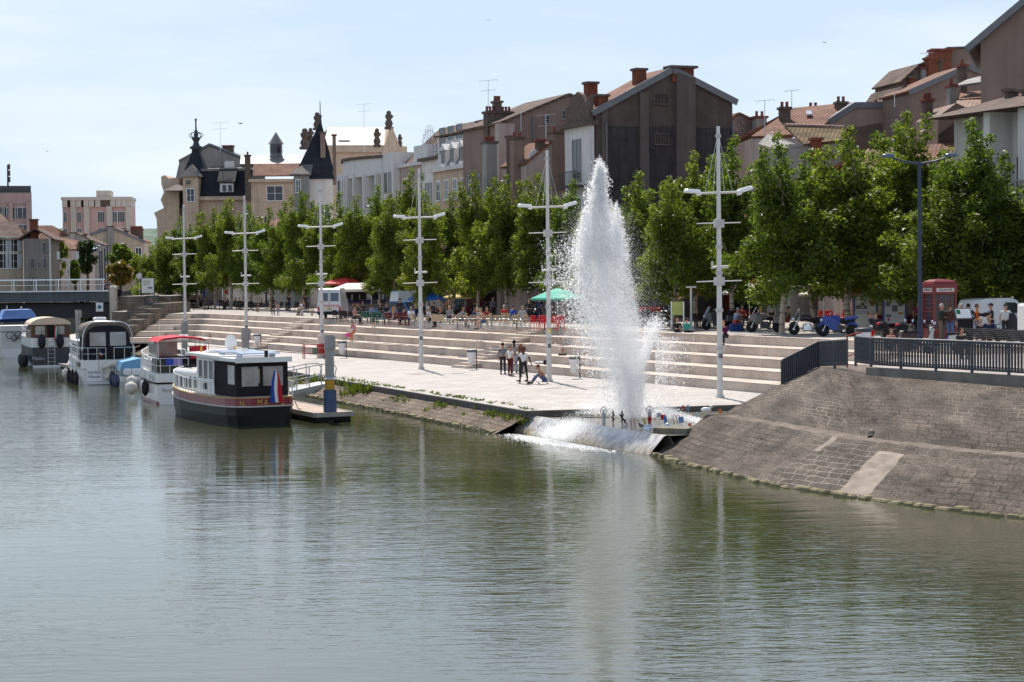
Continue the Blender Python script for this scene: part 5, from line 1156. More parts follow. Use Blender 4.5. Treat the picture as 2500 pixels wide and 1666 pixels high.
    n2 = 19000; s = G.random(n2)**.7; a0 = np.array([2.75, 76.4, .72]); dd = np.array([-1.3, -.6, -.62]); al = G.normal(0, .75, n2)
    P2 = a0+dd*s[:, None]+np.stack([-.39*al, .92*al, np.abs(G.normal(0, .13, n2))], 1)
    P = np.concatenate([np.stack([x, y, z], 1), P2]); o = droplets('splash_mist', P, np.clip(G.lognormal(-4.6, .4, len(P)), .004, .025)); o['kind'] = 'stuff'; o['label'] = 'fine white splash mist over basin and weir'
    n = 14000; al = G.normal(0, 1.6, n); P = np.array([1.9, 76.2, .015])+np.stack([-.39*al, .92*al, np.zeros(n)], 1)+np.stack([-.8*np.abs(G.normal(0, .5, n)), -.5*np.abs(G.normal(0, .5, n)), np.zeros(n)], 1)
    o = droplets('river_foam', P, np.clip(G.lognormal(-3.7, .5, n), .01, .07)); o.scale = (1, 1, .4); o['kind'] = 'stuff'; o['label'] = 'white foam on the river below the weir'
jet()
# ================================================================ BOATS AND DOCK
DG = bpy.context.evaluated_depsgraph_get
def lettering(name, txt, size, mat, parent, M, align='CENTER', depth=.004):
    cu = bpy.data.curves.new(name, 'FONT'); cu.body = txt; cu.size = size; cu.align_x = align; cu.align_y = 'CENTER'; cu.extrude = depth; cu.resolution_u = 2
    o = bpy.data.objects.new(name, cu); COL.objects.link(o); bpy.context.view_layer.update()
    me = bpy.data.meshes.new_from_object(o.evaluated_get(DG())); bpy.data.objects.remove(o); me.materials.clear(); me.materials.append(mat)
    ob = bpy.data.objects.new(name, me); COL.objects.link(ob)
    if parent: ob.parent = parent
    ob.matrix_local = M; return ob
def facing(x, y, z, rz=0): return Matrix.Translation((x, y, z)) @ Matrix.Rotation(rz, 4, 'Z') @ Matrix.Rotation(math.pi/2, 4, 'X')   # text upright, read from -y
HULLW = mk('hull_white', (.74, .73, .71), .25, .04, 1); HULLK = mk('hull_black', (.010, .010, .011), .45, .2, 2, spec=.2); HULLN = mk('hull_navy', (.018, .024, .04), .3, .1, 2); MAROON = mk('maroon', (.20, .02, .03), .25, .12, 2)
TEAK = mk('teak', (.30, .17, .09), .6, .25, 5); CANV = mk('black_canvas', (.018, .017, .02), .85, .2, 3); CREAM = mk('cream_paint', (.66, .60, .50), .5, .08, 2); YEL = mk('gold_letter', (.55, .36, .08), .5, .1); RUB = mk('rubber_black', (.02, .02, .025), .55, .2, 4); NAVYF = mk('navy_fender', (.022, .03, .075), .45, .15, 4); WFEN = mk('white_fender', (.62, .58, .52), .5, .1, 3)
TINT = mk('tinted_window', (.035, .032, .033), .06, .2, 1); VIN = mk('clear_vinyl', (.33, .31, .29), .15, .35, 1.5); REDC = mk('red_canvas', (.50, .03, .05), .75, .1, 3)
def hullrings(L_, B, plan, sheer, z0, z1, out=0, flare=1.0):
    rings = []
    for f, b in plan:
        y = L_*f; s = sheer(f); h0 = z0(s) if callable(z0) else z0; h1 = z1(s) if callable(z1) else z1; bb = B*b+out
        rings.append((y, bb, h0, h1))
    return rings
def hull(t, name, L_, B, plan, za, zb, mat, sheer=lambda f: 0, bottom=False, out=0.0, narrow=.9):
    m = MB(); R = []
    for f, b in plan:
        y = L_*f-(out if f == plan[0][0] else 0)+(out if f == plan[-1][0] else 0); s = sheer(f); w_ = B*b+out; a = za+(s if za > .3 else 0); c = zb+s
        if bottom: R.append([(-w_, y, c), (-w_*.985, y, c*.5), (-w_*narrow, y, 0), (-w_*narrow*.7, y, -.5), (w_*narrow*.7, y, -.5), (w_*narrow, y, 0), (w_*.985, y, c*.5), (w_, y, c)])
        else: R.append([(-w_, y, c), (-w_, y, a), (w_, y, a), (w_, y, c)])
    m.loft(R, 0, False); return m.build(name, mat, t)
def rail(t, pts, mat, r=.022, posts=None, z=.75, name='railing', mid=False):
    m = MB(); P = [Vector(p) for p in pts]; m.tube([p+Vector((0, 0, z)) for p in P], r, 6)
    if mid: m.tube([p+Vector((0, 0, z*.5)) for p in P], r*.7, 5)
    S, ln = resample(P, posts or 12)
    for p in S: m.cyl(p, p+Vector((0, 0, z)), r*.85, n=5)
    return m.build(name, mat, t)
def window(t, M, w, h, mat, frame=None, name='window', k=.05, arch=False):
    m = MB(M=M); 
    if arch: m.prism([Vector((w/2*math.cos(a), 0, h-w/2+w/2*math.sin(a))) for a in [math.pi*i/8 for i in range(9)]]+[Vector((-w/2, 0, 0)), Vector((w/2, 0, 0))], (0, -.02, 0))
    else: m.bb(-w/2, w/2, -.02, .0, 0, h)
    o = m.build(name, mat, t)
    if frame:
        f = MB(M=M); f.bb(-w/2-k, -w/2, -.035, .01, -k, h+k); f.bb(w/2, w/2+k, -.035, .01, -k, h+k); f.bb(-w/2, w/2, -.035, .01, -k, 0); f.bb(-w/2, w/2, -.035, .01, h, h+k); f.build('window_frame', frame, o)
    return o
def port(x, y, z): return Matrix.Translation((x, y, z)) @ Matrix.Rotation(-math.pi/2, 4, 'Z')     # faces -x
def front(x, y, z): return Matrix.Translation((x, y, z))                                            # faces -y (astern)
def fender(p, r, h, mat, label, top=.5, n=12):
    m = MB(); m.lathe([(.02, -h/2-.06), (r*.3, -h/2-.03), (r*.85, -h*.36), (r, -h*.12), (r, h*.12), (r*.85, h*.36), (r*.35, h/2), (.06, h/2+.05), (.03, h/2+.1)], (0, 0, 0), n)
    t = m.build('fender', mat); t.location = p; tag(t, label, 'fender', 'boat fenders')
    m = MB(); m.cyl((0, 0, h/2), (0, 0, h/2+top), .012, n=4); m.build('fender_rope', RUB, t); return t
def boat(name, label, px, py, rz): p = onz(px, py, 0); return thing(name, label, 'boat', (p.x, p.y, 0), math.radians(rz))
def W_(t, x, y, z): return t.location+Matrix.Rotation(t.rotation_euler.z, 3, 'Z') @ Vector((x, y, z))
# ---- 1 barge yacht
b1 = boat('barge_yacht', 'black and maroon barge yacht with white wheelhouse and black aft canopy', 657, 1039, 28); b1.scale = (.80, 1.04, 1.04)
PL = [(0, .50), (.015, .68), (.05, .86), (.12, .97), (.25, 1.0), (.5, 1.0), (.68, .97), (.8, .85), (.9, .62), (.96, .38), (1.0, .1)]
L1, B1 = 10.8, 1.93; sh = lambda f: .42*max(0, f-.45)**1.6*1.9+.10*max(0, .2-f)*2
hull(b1, 'hull', L1, B1, PL, 0, .78, HULLK, sh, True); hull(b1, 'bulwark', L1, B1, PL, .79, 1.12, MAROON, sh, out=.02); hull(b1, 'rubbing_strake', L1, B1, PL, .74, .80, mk('strake_grey', (.45, .42, .40), .5), sh, out=.07); hull(b1, 'gold_line', L1, B1, PL, 1.12, 1.15, YEL, sh, out=.03)
m = MB(); m.loft([[(-B1*b*.96, L1*f, 1.16+sh(f)), (B1*b*.96, L1*f, 1.16+sh(f))] for f, b in PL], closed=False, caps=False); m.build('deck', CREAM, b1)
m = MB(); m.bb(-1.42, 1.42, 3.3, 5.9, 1.1, 2.72); m.build('wheelhouse', HULLW, b1)
m = MB(); m.rbox((0, 7.6, 1.62), (2.7, 3.4, .95), .1); m.build('coachroof', HULLW, b1)
m = MB(); m.prism([Vector((-1.75, 2.6, 2.74)), Vector((1.75, 2.6, 2.74)), Vector((1.75, 6.6, 2.80)), Vector((0, 7.0, 2.82)), Vector((-1.75, 6.6, 2.80))], (0, 0, .12)); m.build('wheelhouse_roof', HULLW, b1)
m = MB(); m.bb(-1.62, 1.62, .55, 3.1, 2.66, 2.80); m.bb(-1.62, 1.62, .45, .56, 2.62, 2.84); m.build('aft_roof', HULLW, b1)
m = MB(); m.bb(-1.5, 1.5, .72, 3.28, 1.14, 2.64); m.build('aft_canopy', CANV, b1)
for x, w_ in ((-.72, .95), (.62, 1.15)): window(b1, front(x, .715, 1.62), w_, .82, VIN, None, 'canopy_window')
m = MB(); m.bb(-.5, -.15, .70, .713, 1.75, 2.35); m.build('canopy_panel', mk('tan_panel', (.33, .27, .17), .6), b1)
window(b1, port(-1.505, 1.3, 1.7), .8, .8, VIN, None, 'canopy_window')
for i in range(3): window(b1, port(-1.43, 3.95+i*.68, 1.82), .5, .78, TINT, WHITE)
m = MB(); m.bb(-1.47, -1.41, 3.05, 3.5, 1.2, 2.66); m.build('side_door', CANV, b1)
m = MB(); m.tube([(-1.5, 3.3+.12*math.sin(a), 1.9+.45*math.cos(a)) for a in [i*.45 for i in range(15)]], .025, 5); m.build('rope_coil', RUB, b1)
for i in range(5): window(b1, port(-1.36, 6.3+i*.62, 1.32), .34, .5, TINT, None, 'porthole', arch=True)
for x in (-.9, 0, .9): window(b1, Matrix.Translation((x, 5.91, 1.9)) @ Matrix.Rotation(math.pi, 4, 'Z'), .7, .65, TINT, WHITE)
m = MB(); m.bb(-1.46, -1.42, 4.6, 5.0, 1.35, 1.62); m.build('vent_grille', RUB, b1)
for y in (1.2, 3.4): m = MB(); m.box((0.2, y+.6, 2.99), (2.3, 1.05, .05), 0, 0, ('X', .05)); m.bb(-.8, -.75, y+.3, y+.9, 2.8, 2.98); m.bb(1.1, 1.15, y+.3, y+.9, 2.8, 2.98); m.build('solar_panel', mk('solar_blue', (.32, .40, .52), .12, .05), b1)
MB().rbox((-.6, 5.4, 2.96), (.9, .6, .12), .05).build('roof_hatch', HULLW, b1); MB().rbox((.2, 3.2, 3.02), (.35, .2, .25), .04).build('roof_vent', HULLW, b1)
m = MB(); m.cyl((.2, .62, 2.8), (.2, .62, 3.12), .10, n=10); m.build('stern_light', RUB, b1)
m = MB(); m.cyl((-.95, 6.3, 2.9), (-.95, 6.3, 3.15), .06, n=8); m.cyl((.9, 5.9, 2.9), (.9, 5.9, 3.15), .06, n=8); m.build('deck_lamp', mk('amber', (.6, .32, .05), .4), b1)
P = [Vector((-B1*b*.97, L1*f, 1.15+sh(f))) for f, b in PL if f >= .25]+[Vector((B1*b*.97, L1*f, 1.15+sh(f))) for f, b in PL[::-1] if f >= .12]
rail(b1, P, WHITE, .026, 46, .62, 'deck_railing'); rail(b1, [(1.55, .3, 1.1), (1.75, .8, 1.1), (1.85, 2, 1.1)], WHITE, .026, 5, .7, 'stern_railing')
m = MB(); m.cyl((-1.2, 9.1, 1.2), (-1.2, 9.1, 1.9), .05); m.cyl((-1.0, 9.0, 1.5), (-.5, 9.6, 2.3), .035); m.rbox((-.8, 9.2, 1.45), (.5, .5, .4), .05); m.cyl((-.6, 8.6, 2.0), (-.6, 8.6, 3.0), .03); m.bb(-.9, -.3, 8.5, 8.7, 2.15, 2.25); m.build('deck_gear', CANV, b1)
lettering('boat_name', 'M A', .36, YEL, b1, facing(-.38, -.05, .965)); lettering('boat_name', 'E', .36, YEL, b1, facing(.80, -.05, .965)); lettering('boat_letters', 'NL', .26, YEL, b1, facing(-1.42, .16, .945, -.85))
def flag(name, label, base, ht, cols, w_, h_, lean=(0, 0), droop=.8, ang=0.0):
    t = thing(name, label, 'flag', base, ang); m = MB(); top = Vector((lean[0], lean[1], ht)); m.cyl((0, 0, 0), top, .018, .012, 6); m.build('flag_staff', TEAK, t)
    n = len(cols); K = 8
    for i, mt in enumerate(cols):
        m = MB(); vs = []
        for a in (i/n, (i+1)/n):
            for k in range(K+1):
                u = k/K; vs.append(top*(.98-a*.30*(1-droop))+Vector((w_*u*(1-droop)+a*h_*.28*droop+.04*math.sin(u*7+a*4), .05*math.sin(u*6+a*3), -w_*u*droop-a*h_*(1-droop))))
        m.add(vs, [(k, k+1, K+2+k, K+1+k) for k in range(K)], 0, True)
        m.build('flag_stripe', mt, t)
    return t
FR = mk('flag_red', (.45, .02, .03), .7, .1); FW = mk('flag_white', (.7, .7, .7), .7, .05); FBL = mk('flag_blue', (.02, .07, .30), .7, .1); FG = mk('flag_green', (.02, .16, .06), .7, .1)
def cloth_flag(name, label, base, ht, cols, w0, ln, ang):
    t = thing(name, label, 'flag', base, ang); m = MB(); m.cyl((0, 0, 0), (-.02, 0, ht), .02, .014, 6); m.build('flag_staff', WHITE, t)
    n = len(cols); K = 9
    for i, mt in enumerate(cols):
        m = MB(); vs = []
        for k in range(K+1):
            v = k/K; wid = w0*(.12+.95*v**.8)
            for e in (0, 1): u = (i+e)/n; vs.append((-.02+wid*(1-u)-wid*.42+.03*math.sin(v*5+u*3), -.05-.06*math.sin(u*9+v*2)*v, ht*.98-ln*v-.10*u*0+.16*(1-u)*v*0))
        m.add(vs, [(2*k, 2*k+1, 2*k+3, 2*k+2) for k in range(K)], 0, True); m.build('flag_stripe', mt, t)
    return t
cloth_flag('boat_flag', 'red white and blue striped flag hanging over the stern of the maroon barge yacht', W_(b1, .28, -.12, 1.0), 1.45, [FR, FW, FBL], .62, 1.42, math.radians(25))
m = MB(); c = W_(b1, .7, 6.6, 2.85); m.ell((0, 0, .55), (.28, .06, .42), 12, 8); m.cyl((0, .05, 0), (0, .05, .5), .03); d = m.build('dish_aerial', WHITE); d.location = c; tag(d, 'white oval dish aerial on the roof of the maroon barge yacht', 'dish')
# ---- 2 red canopy cruiser
b2_ = boat('motor_cruiser', 'white motor cruiser with red canopy and navy stripe behind the barge yacht', 452, 986, 18.5)
PL2 = [(0, .93), (.02, .97), (.2, 1.0), (.5, 1.0), (.7, .88), (.85, .6), (.95, .28), (1, .03)]; L2, B2 = 9.6, 1.55; sh2 = lambda f: .35*max(0, f-.3)
hull(b2_, 'hull', L2, B2, PL2, 0, 1.02, HULLW, sh2, True); hull(b2_, 'boot_stripe', L2, B2, PL2, .0, .14, MAROON, out=-.07); hull(b2_, 'strake', L2, B2, PL2, 1.03, 1.12, HULLK, sh2, out=.03)
hull(b2_, 'upper_hull', L2, B2*.95, PL2[:6], 1.12, 1.58, HULLW, sh2)
m = MB(); m.bb(-1.25, 1.25, 3.2, 7.2, 1.6, 2.15); m.build('cabin', HULLW, b2_); m = MB(); m.bb(-1.1, 1.1, 1.2, 3.1, 1.62, 2.35); m.build('cockpit_interior', CANV, b2_)
m = MB(); m.prism([Vector((-1.28, .6, 3.18)), Vector((-1.0, .5, 3.36)), Vector((0, .45, 3.46)), Vector((1.0, .5, 3.36)), Vector((1.28, .6, 3.18)), Vector((1.0, .55, 3.26)), Vector((0, .5, 3.38)), Vector((-1.0, .55, 3.26))], (0, 3.6, 0)); m.build('canopy', REDC, b2_)
MB().bb(.35, 1.25, .55, .6, 2.3, 2.95).build('canopy_flap', REDC, b2_)
m = MB(); m.bb(-1.24, -1.22, 1.2, 4.1, 2.35, 3.05); m.bb(-1.0, .3, 4.15, 4.18, 2.2, 3.1); m.build('canopy_window', VIN, b2_)
m = MB(); 
for x in (-1.22, 1.22):
    for y in (.7, 2.3, 4.1): m.cyl((x, y, 1.6), (x, y+(.15 if y < 3 else -.3), 3.25), .022, n=5)
m.build('canopy_frame', STEEL, b2_)
rail(b2_, [(.2, .05, 1.6), (-1.35, .1, 1.6), (-1.42, 2.5, 1.6), (-1.42, 5, 1.7), (-1.2, 7, 1.8), (-.5, 8.8, 2.0), (0, 9.3, 2.1), (.5, 8.8, 2.0), (1.2, 7, 1.8)], WHITE, .024, 30, .75, 'deck_railing', True); rail(b2_, [(.7, .05, 1.6), (1.35, .1, 1.6), (1.4, 2.5, 1.6)], WHITE, .024, 6, .75, 'stern_railing')
m = MB(); m.bb(-1.36, -1.32, .25, 2.3, 1.65, 2.3); m.bb(-1.3, -.1, .1, .14, 1.65, 2.25); m.build('dodger', mk('olive_canvas', (.06, .06, .04), .85, .2), b2_)
m = MB(); m.bb(-.55, -.1, .06, .1, 2.0, 2.35); m.build('towel', mk('lilac_cloth', (.30, .25, .5), .8), b2_); m = MB(); m.bb(-.95, -.55, .06, .1, 2.0, 2.35); m.build('towel', mk('blue_cloth', (.05, .08, .4), .8), b2_)
for y in (.8, 1.9): window(b2_, port(-1.50, y, 1.22), .10, .24, TINT, None, 'porthole')
m = MB(); m.bb(-.45, -.08, -.03, .02, .16, .26); m.bb(.5, .9, -.03, .02, .16, .26); m.build('exhaust', RUB, b2_)
lettering('boat_name', 'Rosalia', .30, mk('grey_letter', (.25, .24, .22), .5), b2_, facing(-.75, -.012, .72))
lettering('registration', '★ X221\nREGISTRE', .16, mk('lilac_letter', (.35, .33, .45), .5), b2_, facing(-.45, -.012+.02, 1.36))
m = MB(); m.rbox((.7, 4.6, 3.3), (.5, .4, .3), .08); m.build('radar', WHITE, b2_); m = MB(); m.cyl((-.5, 5, 2.1), (-.5, 5.1, 4.1), .015, n=4); m.build('whip_aerial', WHITE, b2_)
fender(W_(b2_, -1.72, 2.2, .75), .19, .75, RUB, 'black fender hanging on the flank of the red canopied cruiser'); fender(W_(b2_, -1.9, 6.3, .55), .34, .62, WFEN, 'big round white fender at the bow of the red canopied cruiser')
flag('boat_flag', 'small red dark pennant at the red canopied cruiser canopy', W_(b2_, 1.35, .8, 2.3), 1.3, [FR, HULLK], .3, .4, (.1, 0), .8); flag('boat_flag', 'small french tricolour on the light blue tarp boat', W_(b2_, -3.6, 6.5, 1.5), 1.2, [FBL, FW, FR], .3, .3, (.05, 0), .6)
# ---- small boat with blue tarp
b6 = boat('small_cabin_boat', 'small white cabin boat under a pale blue tarpaulin between two cruisers', 345, 944, 18)
PL6 = [(0, .55), (.05, .8), (.2, 1), (.6, 1), (.8, .8), (.93, .45), (1, .05)]
hull(b6, 'hull', 6.2, 1.3, PL6, 0, .62, HULLW, lambda f: .15*f, True); hull(b6, 'strake', 6.2, 1.3, PL6, .62, .70, mk('teal_strake', (.05, .13, .13), .4), lambda f: .15*f, out=.03)
m = MB(); m.rbox((0, 2.0, .82), (1.9, 2.6, .5), .1); m.build('cabin', HULLW, b6); TARP = mk('blue_tarp', (.14, .33, .52), .6, .15, 2); m = MB(); m.prism([Vector((-1.15, .9, .95)), Vector((-1.0, .9, 1.45)), Vector((0, .9, 1.65)), Vector((1.0, .9, 1.45)), Vector((1.15, .9, .95))], (0, 4.0, 0)); m.build('tarpaulin', TARP, b6)
rail(b6, [(-1.2, .4, .7), (-1.2, 2, .7), (-1.2, 4, .75)], STEEL, .018, 6, .5, 'railing')
for i, (y, z) in enumerate(((.2, .15), (1.4, .15), (2.8, .2))): fender(W_(b6, -1.42, y, z+.2), .17, .75, NAVYF, ['navy fender nearest the stern of the blue tarp boat', 'navy fender in the middle of the blue tarp boat flank', 'navy fender foremost on the blue tarp boat flank'][i])
fender(W_(b6, -.6, -.25, .3), .34, .7, WFEN, 'big white round fender at the blue tarp boat stern')
# ---- 3 cruiser with black enclosure
b3 = boat('motor_cruiser', 'white motor cruiser with black canvas enclosure and chrome hoop, moored third', 268, 938, 19)
L3, B3 = 10.5, 1.85; PL3 = [(0, .9), (.015, .95), (.2, 1.0), (.55, 1.0), (.75, .82), (.88, .52), (.96, .22), (1, .03)]
hull(b3, 'hull', L3, B3, PL3, 0, .95, HULLW, lambda f: .45*f*f, True); hull(b3, 'strake', L3, B3, PL3, .93, 1.0, mk('grey_strake', (.5, .5, .5), .4), lambda f: .45*f*f, out=.04); hull(b3, 'upper_hull', L3, B3*.97, PL3, 1.0, 1.5, HULLW, lambda f: .45*f*f)
m = MB(); m.bb(-1.5, 1.5, 3.4, 7.6, 1.5, 2.6); m.build('cabin', HULLW, b3); m = MB(); m.bb(-1.52, -1.48, 3.6, 7.2, 1.75, 2.35); m.build('cabin_window', TINT, b3)
def hoopP(w_, z0, z1, y, n=12): return [Vector((-w_, y, z0))]+[Vector((-w_*math.cos(a)*1.0, y, z1-.55+.55*math.sin(a))) if True else None for a in [math.pi*i/n for i in range(n+1)]]+[Vector((w_, y, z0))]
def squ(w_, z0, z1, y, n=14): return [Vector((w_*math.copysign(abs(math.cos(a))**.45, -math.cos(a)), y, z0+(z1-z0)*(abs(math.sin(a))**.5))) for a in [math.pi*i/n for i in range(n+1)]]
m = MB(); m.prism(squ(1.42, 1.3, 3.62, .55), (0, 3.0, 0)); m.build('canvas_enclosure', CANV, b3); m = MB(); m.prism(squ(1.5, 2.9, 3.80, .9), (0, 2.7, 0)); m.build('canvas_top', mk('taupe_canvas', (.16, .13, .11), .85, .1), b3)
for x in (-.62, .62): window(b3, front(x, .54, 2.35), .98, .85, VIN, None, 'canvas_window')
m = MB(); m.tube(squ(1.56, 1.5, 3.86, .62), .035, 6); m.tube(squ(1.56, 1.5, 3.84, 3.2), .03, 6); m.build('chrome_hoop', STEEL, b3); m = MB(); m.rbox((-.35, 1.6, 4.02), (.75, .75, .2), .08); m.build('radar', WHITE, b3)
rail(b3, [(-.2, .05, 1.5), (-1.6, .1, 1.5), (-1.75, 1, 1.5), (-1.78, 4, 1.55), (-1.7, 6, 1.65), (-1.0, 9, 1.8), (0, 10.2, 1.95), (1.0, 9, 1.8)], STEEL, .026, 26, .75, 'deck_railing', True); rail(b3, [(.3, .05, 1.5), (1.6, .1, 1.5), (1.75, 2, 1.5)], STEEL, .026, 6, .75, 'stern_railing')
m = MB(); m.bb(-1.5, -.35, .2, .26, 1.55, 2.1); m.bb(-1.70, -1.64, .3, 1.6, 1.55, 2.1); m.build('dodger', CANV, b3); m = MB(); m.bb(-1.3, 1.2, -.55, .05, .02, .10); m.build('bathing_platform', HULLW, b3)
m = MB(); m.box((-.95, -.06, .62), (.98, .05, .85)); s = m.build('name_board', WHITE, b3); lettering('board_text', 'Verdun\nMeuse', .27, mk('board_letter', (.08, .08, .16), .5), b3, facing(-.95, -.095, .62))
m = MB(); m.bb(-1.81, -1.79, .4, 1.7, 1.08, 1.36); m.build('name_plate', mk('dark_plate', (.10, .09, .08), .5), b3)
m = MB(); m.tube([(-.45, -.45, 1.05), (-.1, -.4, 1.2), (.8, -.38, 1.3), (1.5, -.38, 1.4)], [.12, .24, .26, .24], 10); m.tube([(-.35, -.5, .4), (.1, -.45, .55), (1.3, -.42, .7)], [.16, .24, .22], 10); m.bb(-.3, 1.4, -.5, -.36, .45, 1.2); d = m.build('inflatable_dinghy', CREAM); d.location = b3.location; d.rotation_euler = b3.rotation_euler; tag(d, 'cream inflatable dinghy lashed to the stern of the black canvas cruiser', 'dinghy')
for i, (y, mt) in enumerate(((-.0, RUB), (1.9, RUB), (3.8, RUB))): fender(W_(b3, -1.98, y+.5, .35), .16, .85, mt, ['black fender nearest the stern of the third cruiser', 'black fender amidships of the third cruiser', 'black fender foremost on the third cruiser'][i])
fender(W_(b3, -2.05, 5.6, .5), .24, .5, WFEN, 'white round fender at the bow of the third cruiser')
# ---- 4 navy cruiser
b4 = boat('motor_cruiser', 'navy hulled cruiser with cream arched canopy and italian coloured flag, moored fourth', 126, 895, 20)
L4, B4 = 11, 1.55
hull(b4, 'hull', L4, B4, PL3, 0, 1.45, HULLN, lambda f: .4*f*f, True); hull(b4, 'upper_hull', L4, B4*.98, PL3, 1.45, 2.15, HULLW, lambda f: .3*f*f); m = MB(); m.bb(-1.4, 1.4, -.5, .05, .0, .1); m.build('bathing_platform', HULLW, b4)
BRC = mk('brown_canvas', (.13, .075, .05), .8, .15, 3); BGC = mk('beige_canvas', (.62, .49, .37), .8, .08, 3)
m = MB(); m.prism(squ(1.42, 2.1, 3.3, .2), (0, 3.8, 0)); m.build('canopy_side', BRC, b4); m = MB(); m.prism([Vector((1.5*math.cos(a)*-1, .0, 3.15+.55*math.sin(a))) for a in [math.pi*i/12 for i in range(13)]], (0, 4.0, 0)); m.build('canopy_top', BGC, b4)
for x, w_ in ((-.78, .72), (.72, .6)): window(b4, front(x, .19, 2.4), w_, .65, VIN, None, 'canopy_window')
window(b4, front(0, .19, 2.2), .5, .95, DARK, None, 'canopy_door'); m = MB(); m.cyl((-.25, -.06, .1), (-.25, -.06, 2.1), .02); m.cyl((.25, -.06, .1), (.25, -.06, 2.1), .02)
for i in range(6): m.cyl((-.25, -.06, .35+i*.3), (.25, -.06, .35+i*.3), .018, n=5)
m.build('ladder', STEEL, b4); rail(b4, [(-1.5, .3, 2.15), (-1.6, 3, 2.2), (-1.5, 6, 2.3), (-.9, 9, 2.5)], STEEL, .022, 12, .55, 'railing')
lettering('boat_name', 'Malibu', .34, mk('silver_letter', (.45, .46, .48), .4), b4, facing(-.95, -.02, .62))
for i, x in enumerate((-.72, .62)): fender(W_(b4, x, -.3, 1.9), .30, .95, RUB, ['left black covered fender on the navy cruiser stern', 'right black covered fender on the navy cruiser stern'][i])
cloth_flag('boat_flag', 'green white and red flag at the navy cruiser stern', W_(b4, .35, -.25, 1.75), 1.35, [FG, FW, FR], .35, 1.15, math.radians(20))
for i, y in enumerate((1.0, 2.6)): fender(W_(b4, -1.9, y, .45), .3, .95, RUB, ['fat black fender near the navy cruiser quarter', 'fat black fender ahead on the navy cruiser flank'][i])
# ---- 5 blue topped boat
b5 = boat('houseboat_cruiser', 'boxy pale cruiser with blue canopy at the far left, moored last', 48, 873, 19)
hull(b5, 'hull', 11, 1.5, PL3, 0, .7, HULLW, lambda f: 0, True); m = MB(); m.bb(-1.45, 1.45, .3, 8, .7, 2.6); m.build('cabin', mk('dull_white', (.52, .52, .5), .5, .06, 1), b5); m = MB(); m.bb(-1.48, 1.48, .27, 8.05, 2.15, 2.2); m.build('cabin_line', RUB, b5)
m = MB(); m.prism([Vector((-1.35, .6, 3.45)), Vector((-1.1, .6, 4.0)), Vector((1.1, .6, 4.05)), Vector((1.4, .6, 3.6)), Vector((1.5, .4, 3.3)), Vector((-1.5, .4, 3.25))], (0, 3.6, 0)); m.build('canopy', mk('blue_canvas', (.16, .26, .55), .7, .1, 2), b5)
m = MB(); m.bb(-1.5, 1.5, .5, 4, 3.0, 3.26); m.build('canopy_valance', mk('navy_canvas', (.01, .016, .07), .8), b5)
m = MB(); 
for x in (-1.35, 1.35):
    for y in (.7, 3.8): m.cyl((x, y, 2.6), (x, y, 3.3), .03)
m.cyl((-.9, .9, 4.0), (-.9, .9, 4.4), .05); m.cyl((.3, .9, 4.0), (.3, .9, 4.3), .08); m.build('canopy_post', STEEL, b5)
bk = MB(); 
for x in (-.75, -.05): bk.tube([(x+.3*math.cos(a), .1, 1.9+.3*math.sin(a)) for a in [math.pi*i/8 for i in range(17)]], .03, 5)
bk.cyl((-.75, .1, 1.9), (-.45, .1, 1.35), .03); bk.cyl((-.45, .1, 1.35), (-.05, .1, 1.9), .03); bk.cyl((-.5, .1, 1.9), (-.2, .1, 1.9), .03); bk.cyl((-.3, .1, 1.4), (.2, .1, 2.1), .03); o = bk.build('bicycle', RUB); o.location = b5.location; o.rotation_euler = b5.rotation_euler; tag(o, 'dark bicycle strapped on the stern of the far left boxy cruiser', 'bicycle')
fender(W_(b5, -1.75, .8, .4), .2, .6, RUB, 'black fender on the far left boxy cruiser')
# ---- dock
p1 = onz(862, 1006, .42); p0 = onz(769, 1010, .42); dd = Vector((-math.sin(math.radians(23)), math.cos(math.radians(23)), 0)); wv = p1-p0
dk = thing('mooring_dock', 'floating timber dock with grey kerb beside the barge yacht', 'dock', (p0.x, p0.y, 0)); w2 = Vector((wv.x, wv.y, 0)); Ld = 62
PLANK = brickmat('dock_planks', (.50, .40, .32), (.42, .33, .26), (.16, .12, .09), 9, .15, .012, .3, .85, .3, .01, stain=.2)
m = MB(); m.prism([Vector((0, 0, .36)), w2+Vector((0, 0, .36)), w2+dd*Ld+Vector((0, 0, .36)), dd*Ld+Vector((0, 0, .36))], (0, 0, .06)); m.build('deck', PLANK, dk)
m = MB(); e = .0; 
for a, c in ((Vector((0, 0, 0)), w2), (Vector((0, 0, 0)), dd*Ld), (w2, w2+dd*Ld)):
    d_ = (c-a).normalized(); n_ = Vector((d_.y, -d_.x, 0))*.06; m.prism([a-n_+Vector((0, 0, .24)), a+n_+Vector((0, 0, .24)), c+n_+Vector((0, 0, .24)), c-n_+Vector((0, 0, .24))], (0, 0, .205))
m.build('kerb', mk('dock_grey', (.30, .28, .25), .8, .2, 2), dk)
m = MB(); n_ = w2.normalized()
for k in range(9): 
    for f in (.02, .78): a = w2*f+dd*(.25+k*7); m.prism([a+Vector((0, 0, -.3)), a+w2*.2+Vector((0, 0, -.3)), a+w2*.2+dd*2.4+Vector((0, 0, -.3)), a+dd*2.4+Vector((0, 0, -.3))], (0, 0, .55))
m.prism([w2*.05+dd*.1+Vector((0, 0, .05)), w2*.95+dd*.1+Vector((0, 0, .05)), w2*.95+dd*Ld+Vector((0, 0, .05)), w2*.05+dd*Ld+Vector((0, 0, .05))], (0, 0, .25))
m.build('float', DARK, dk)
PILE = mk('pile_concrete', (.36, .35, .335), .85, .12, 1.5, .2, streak=.45)
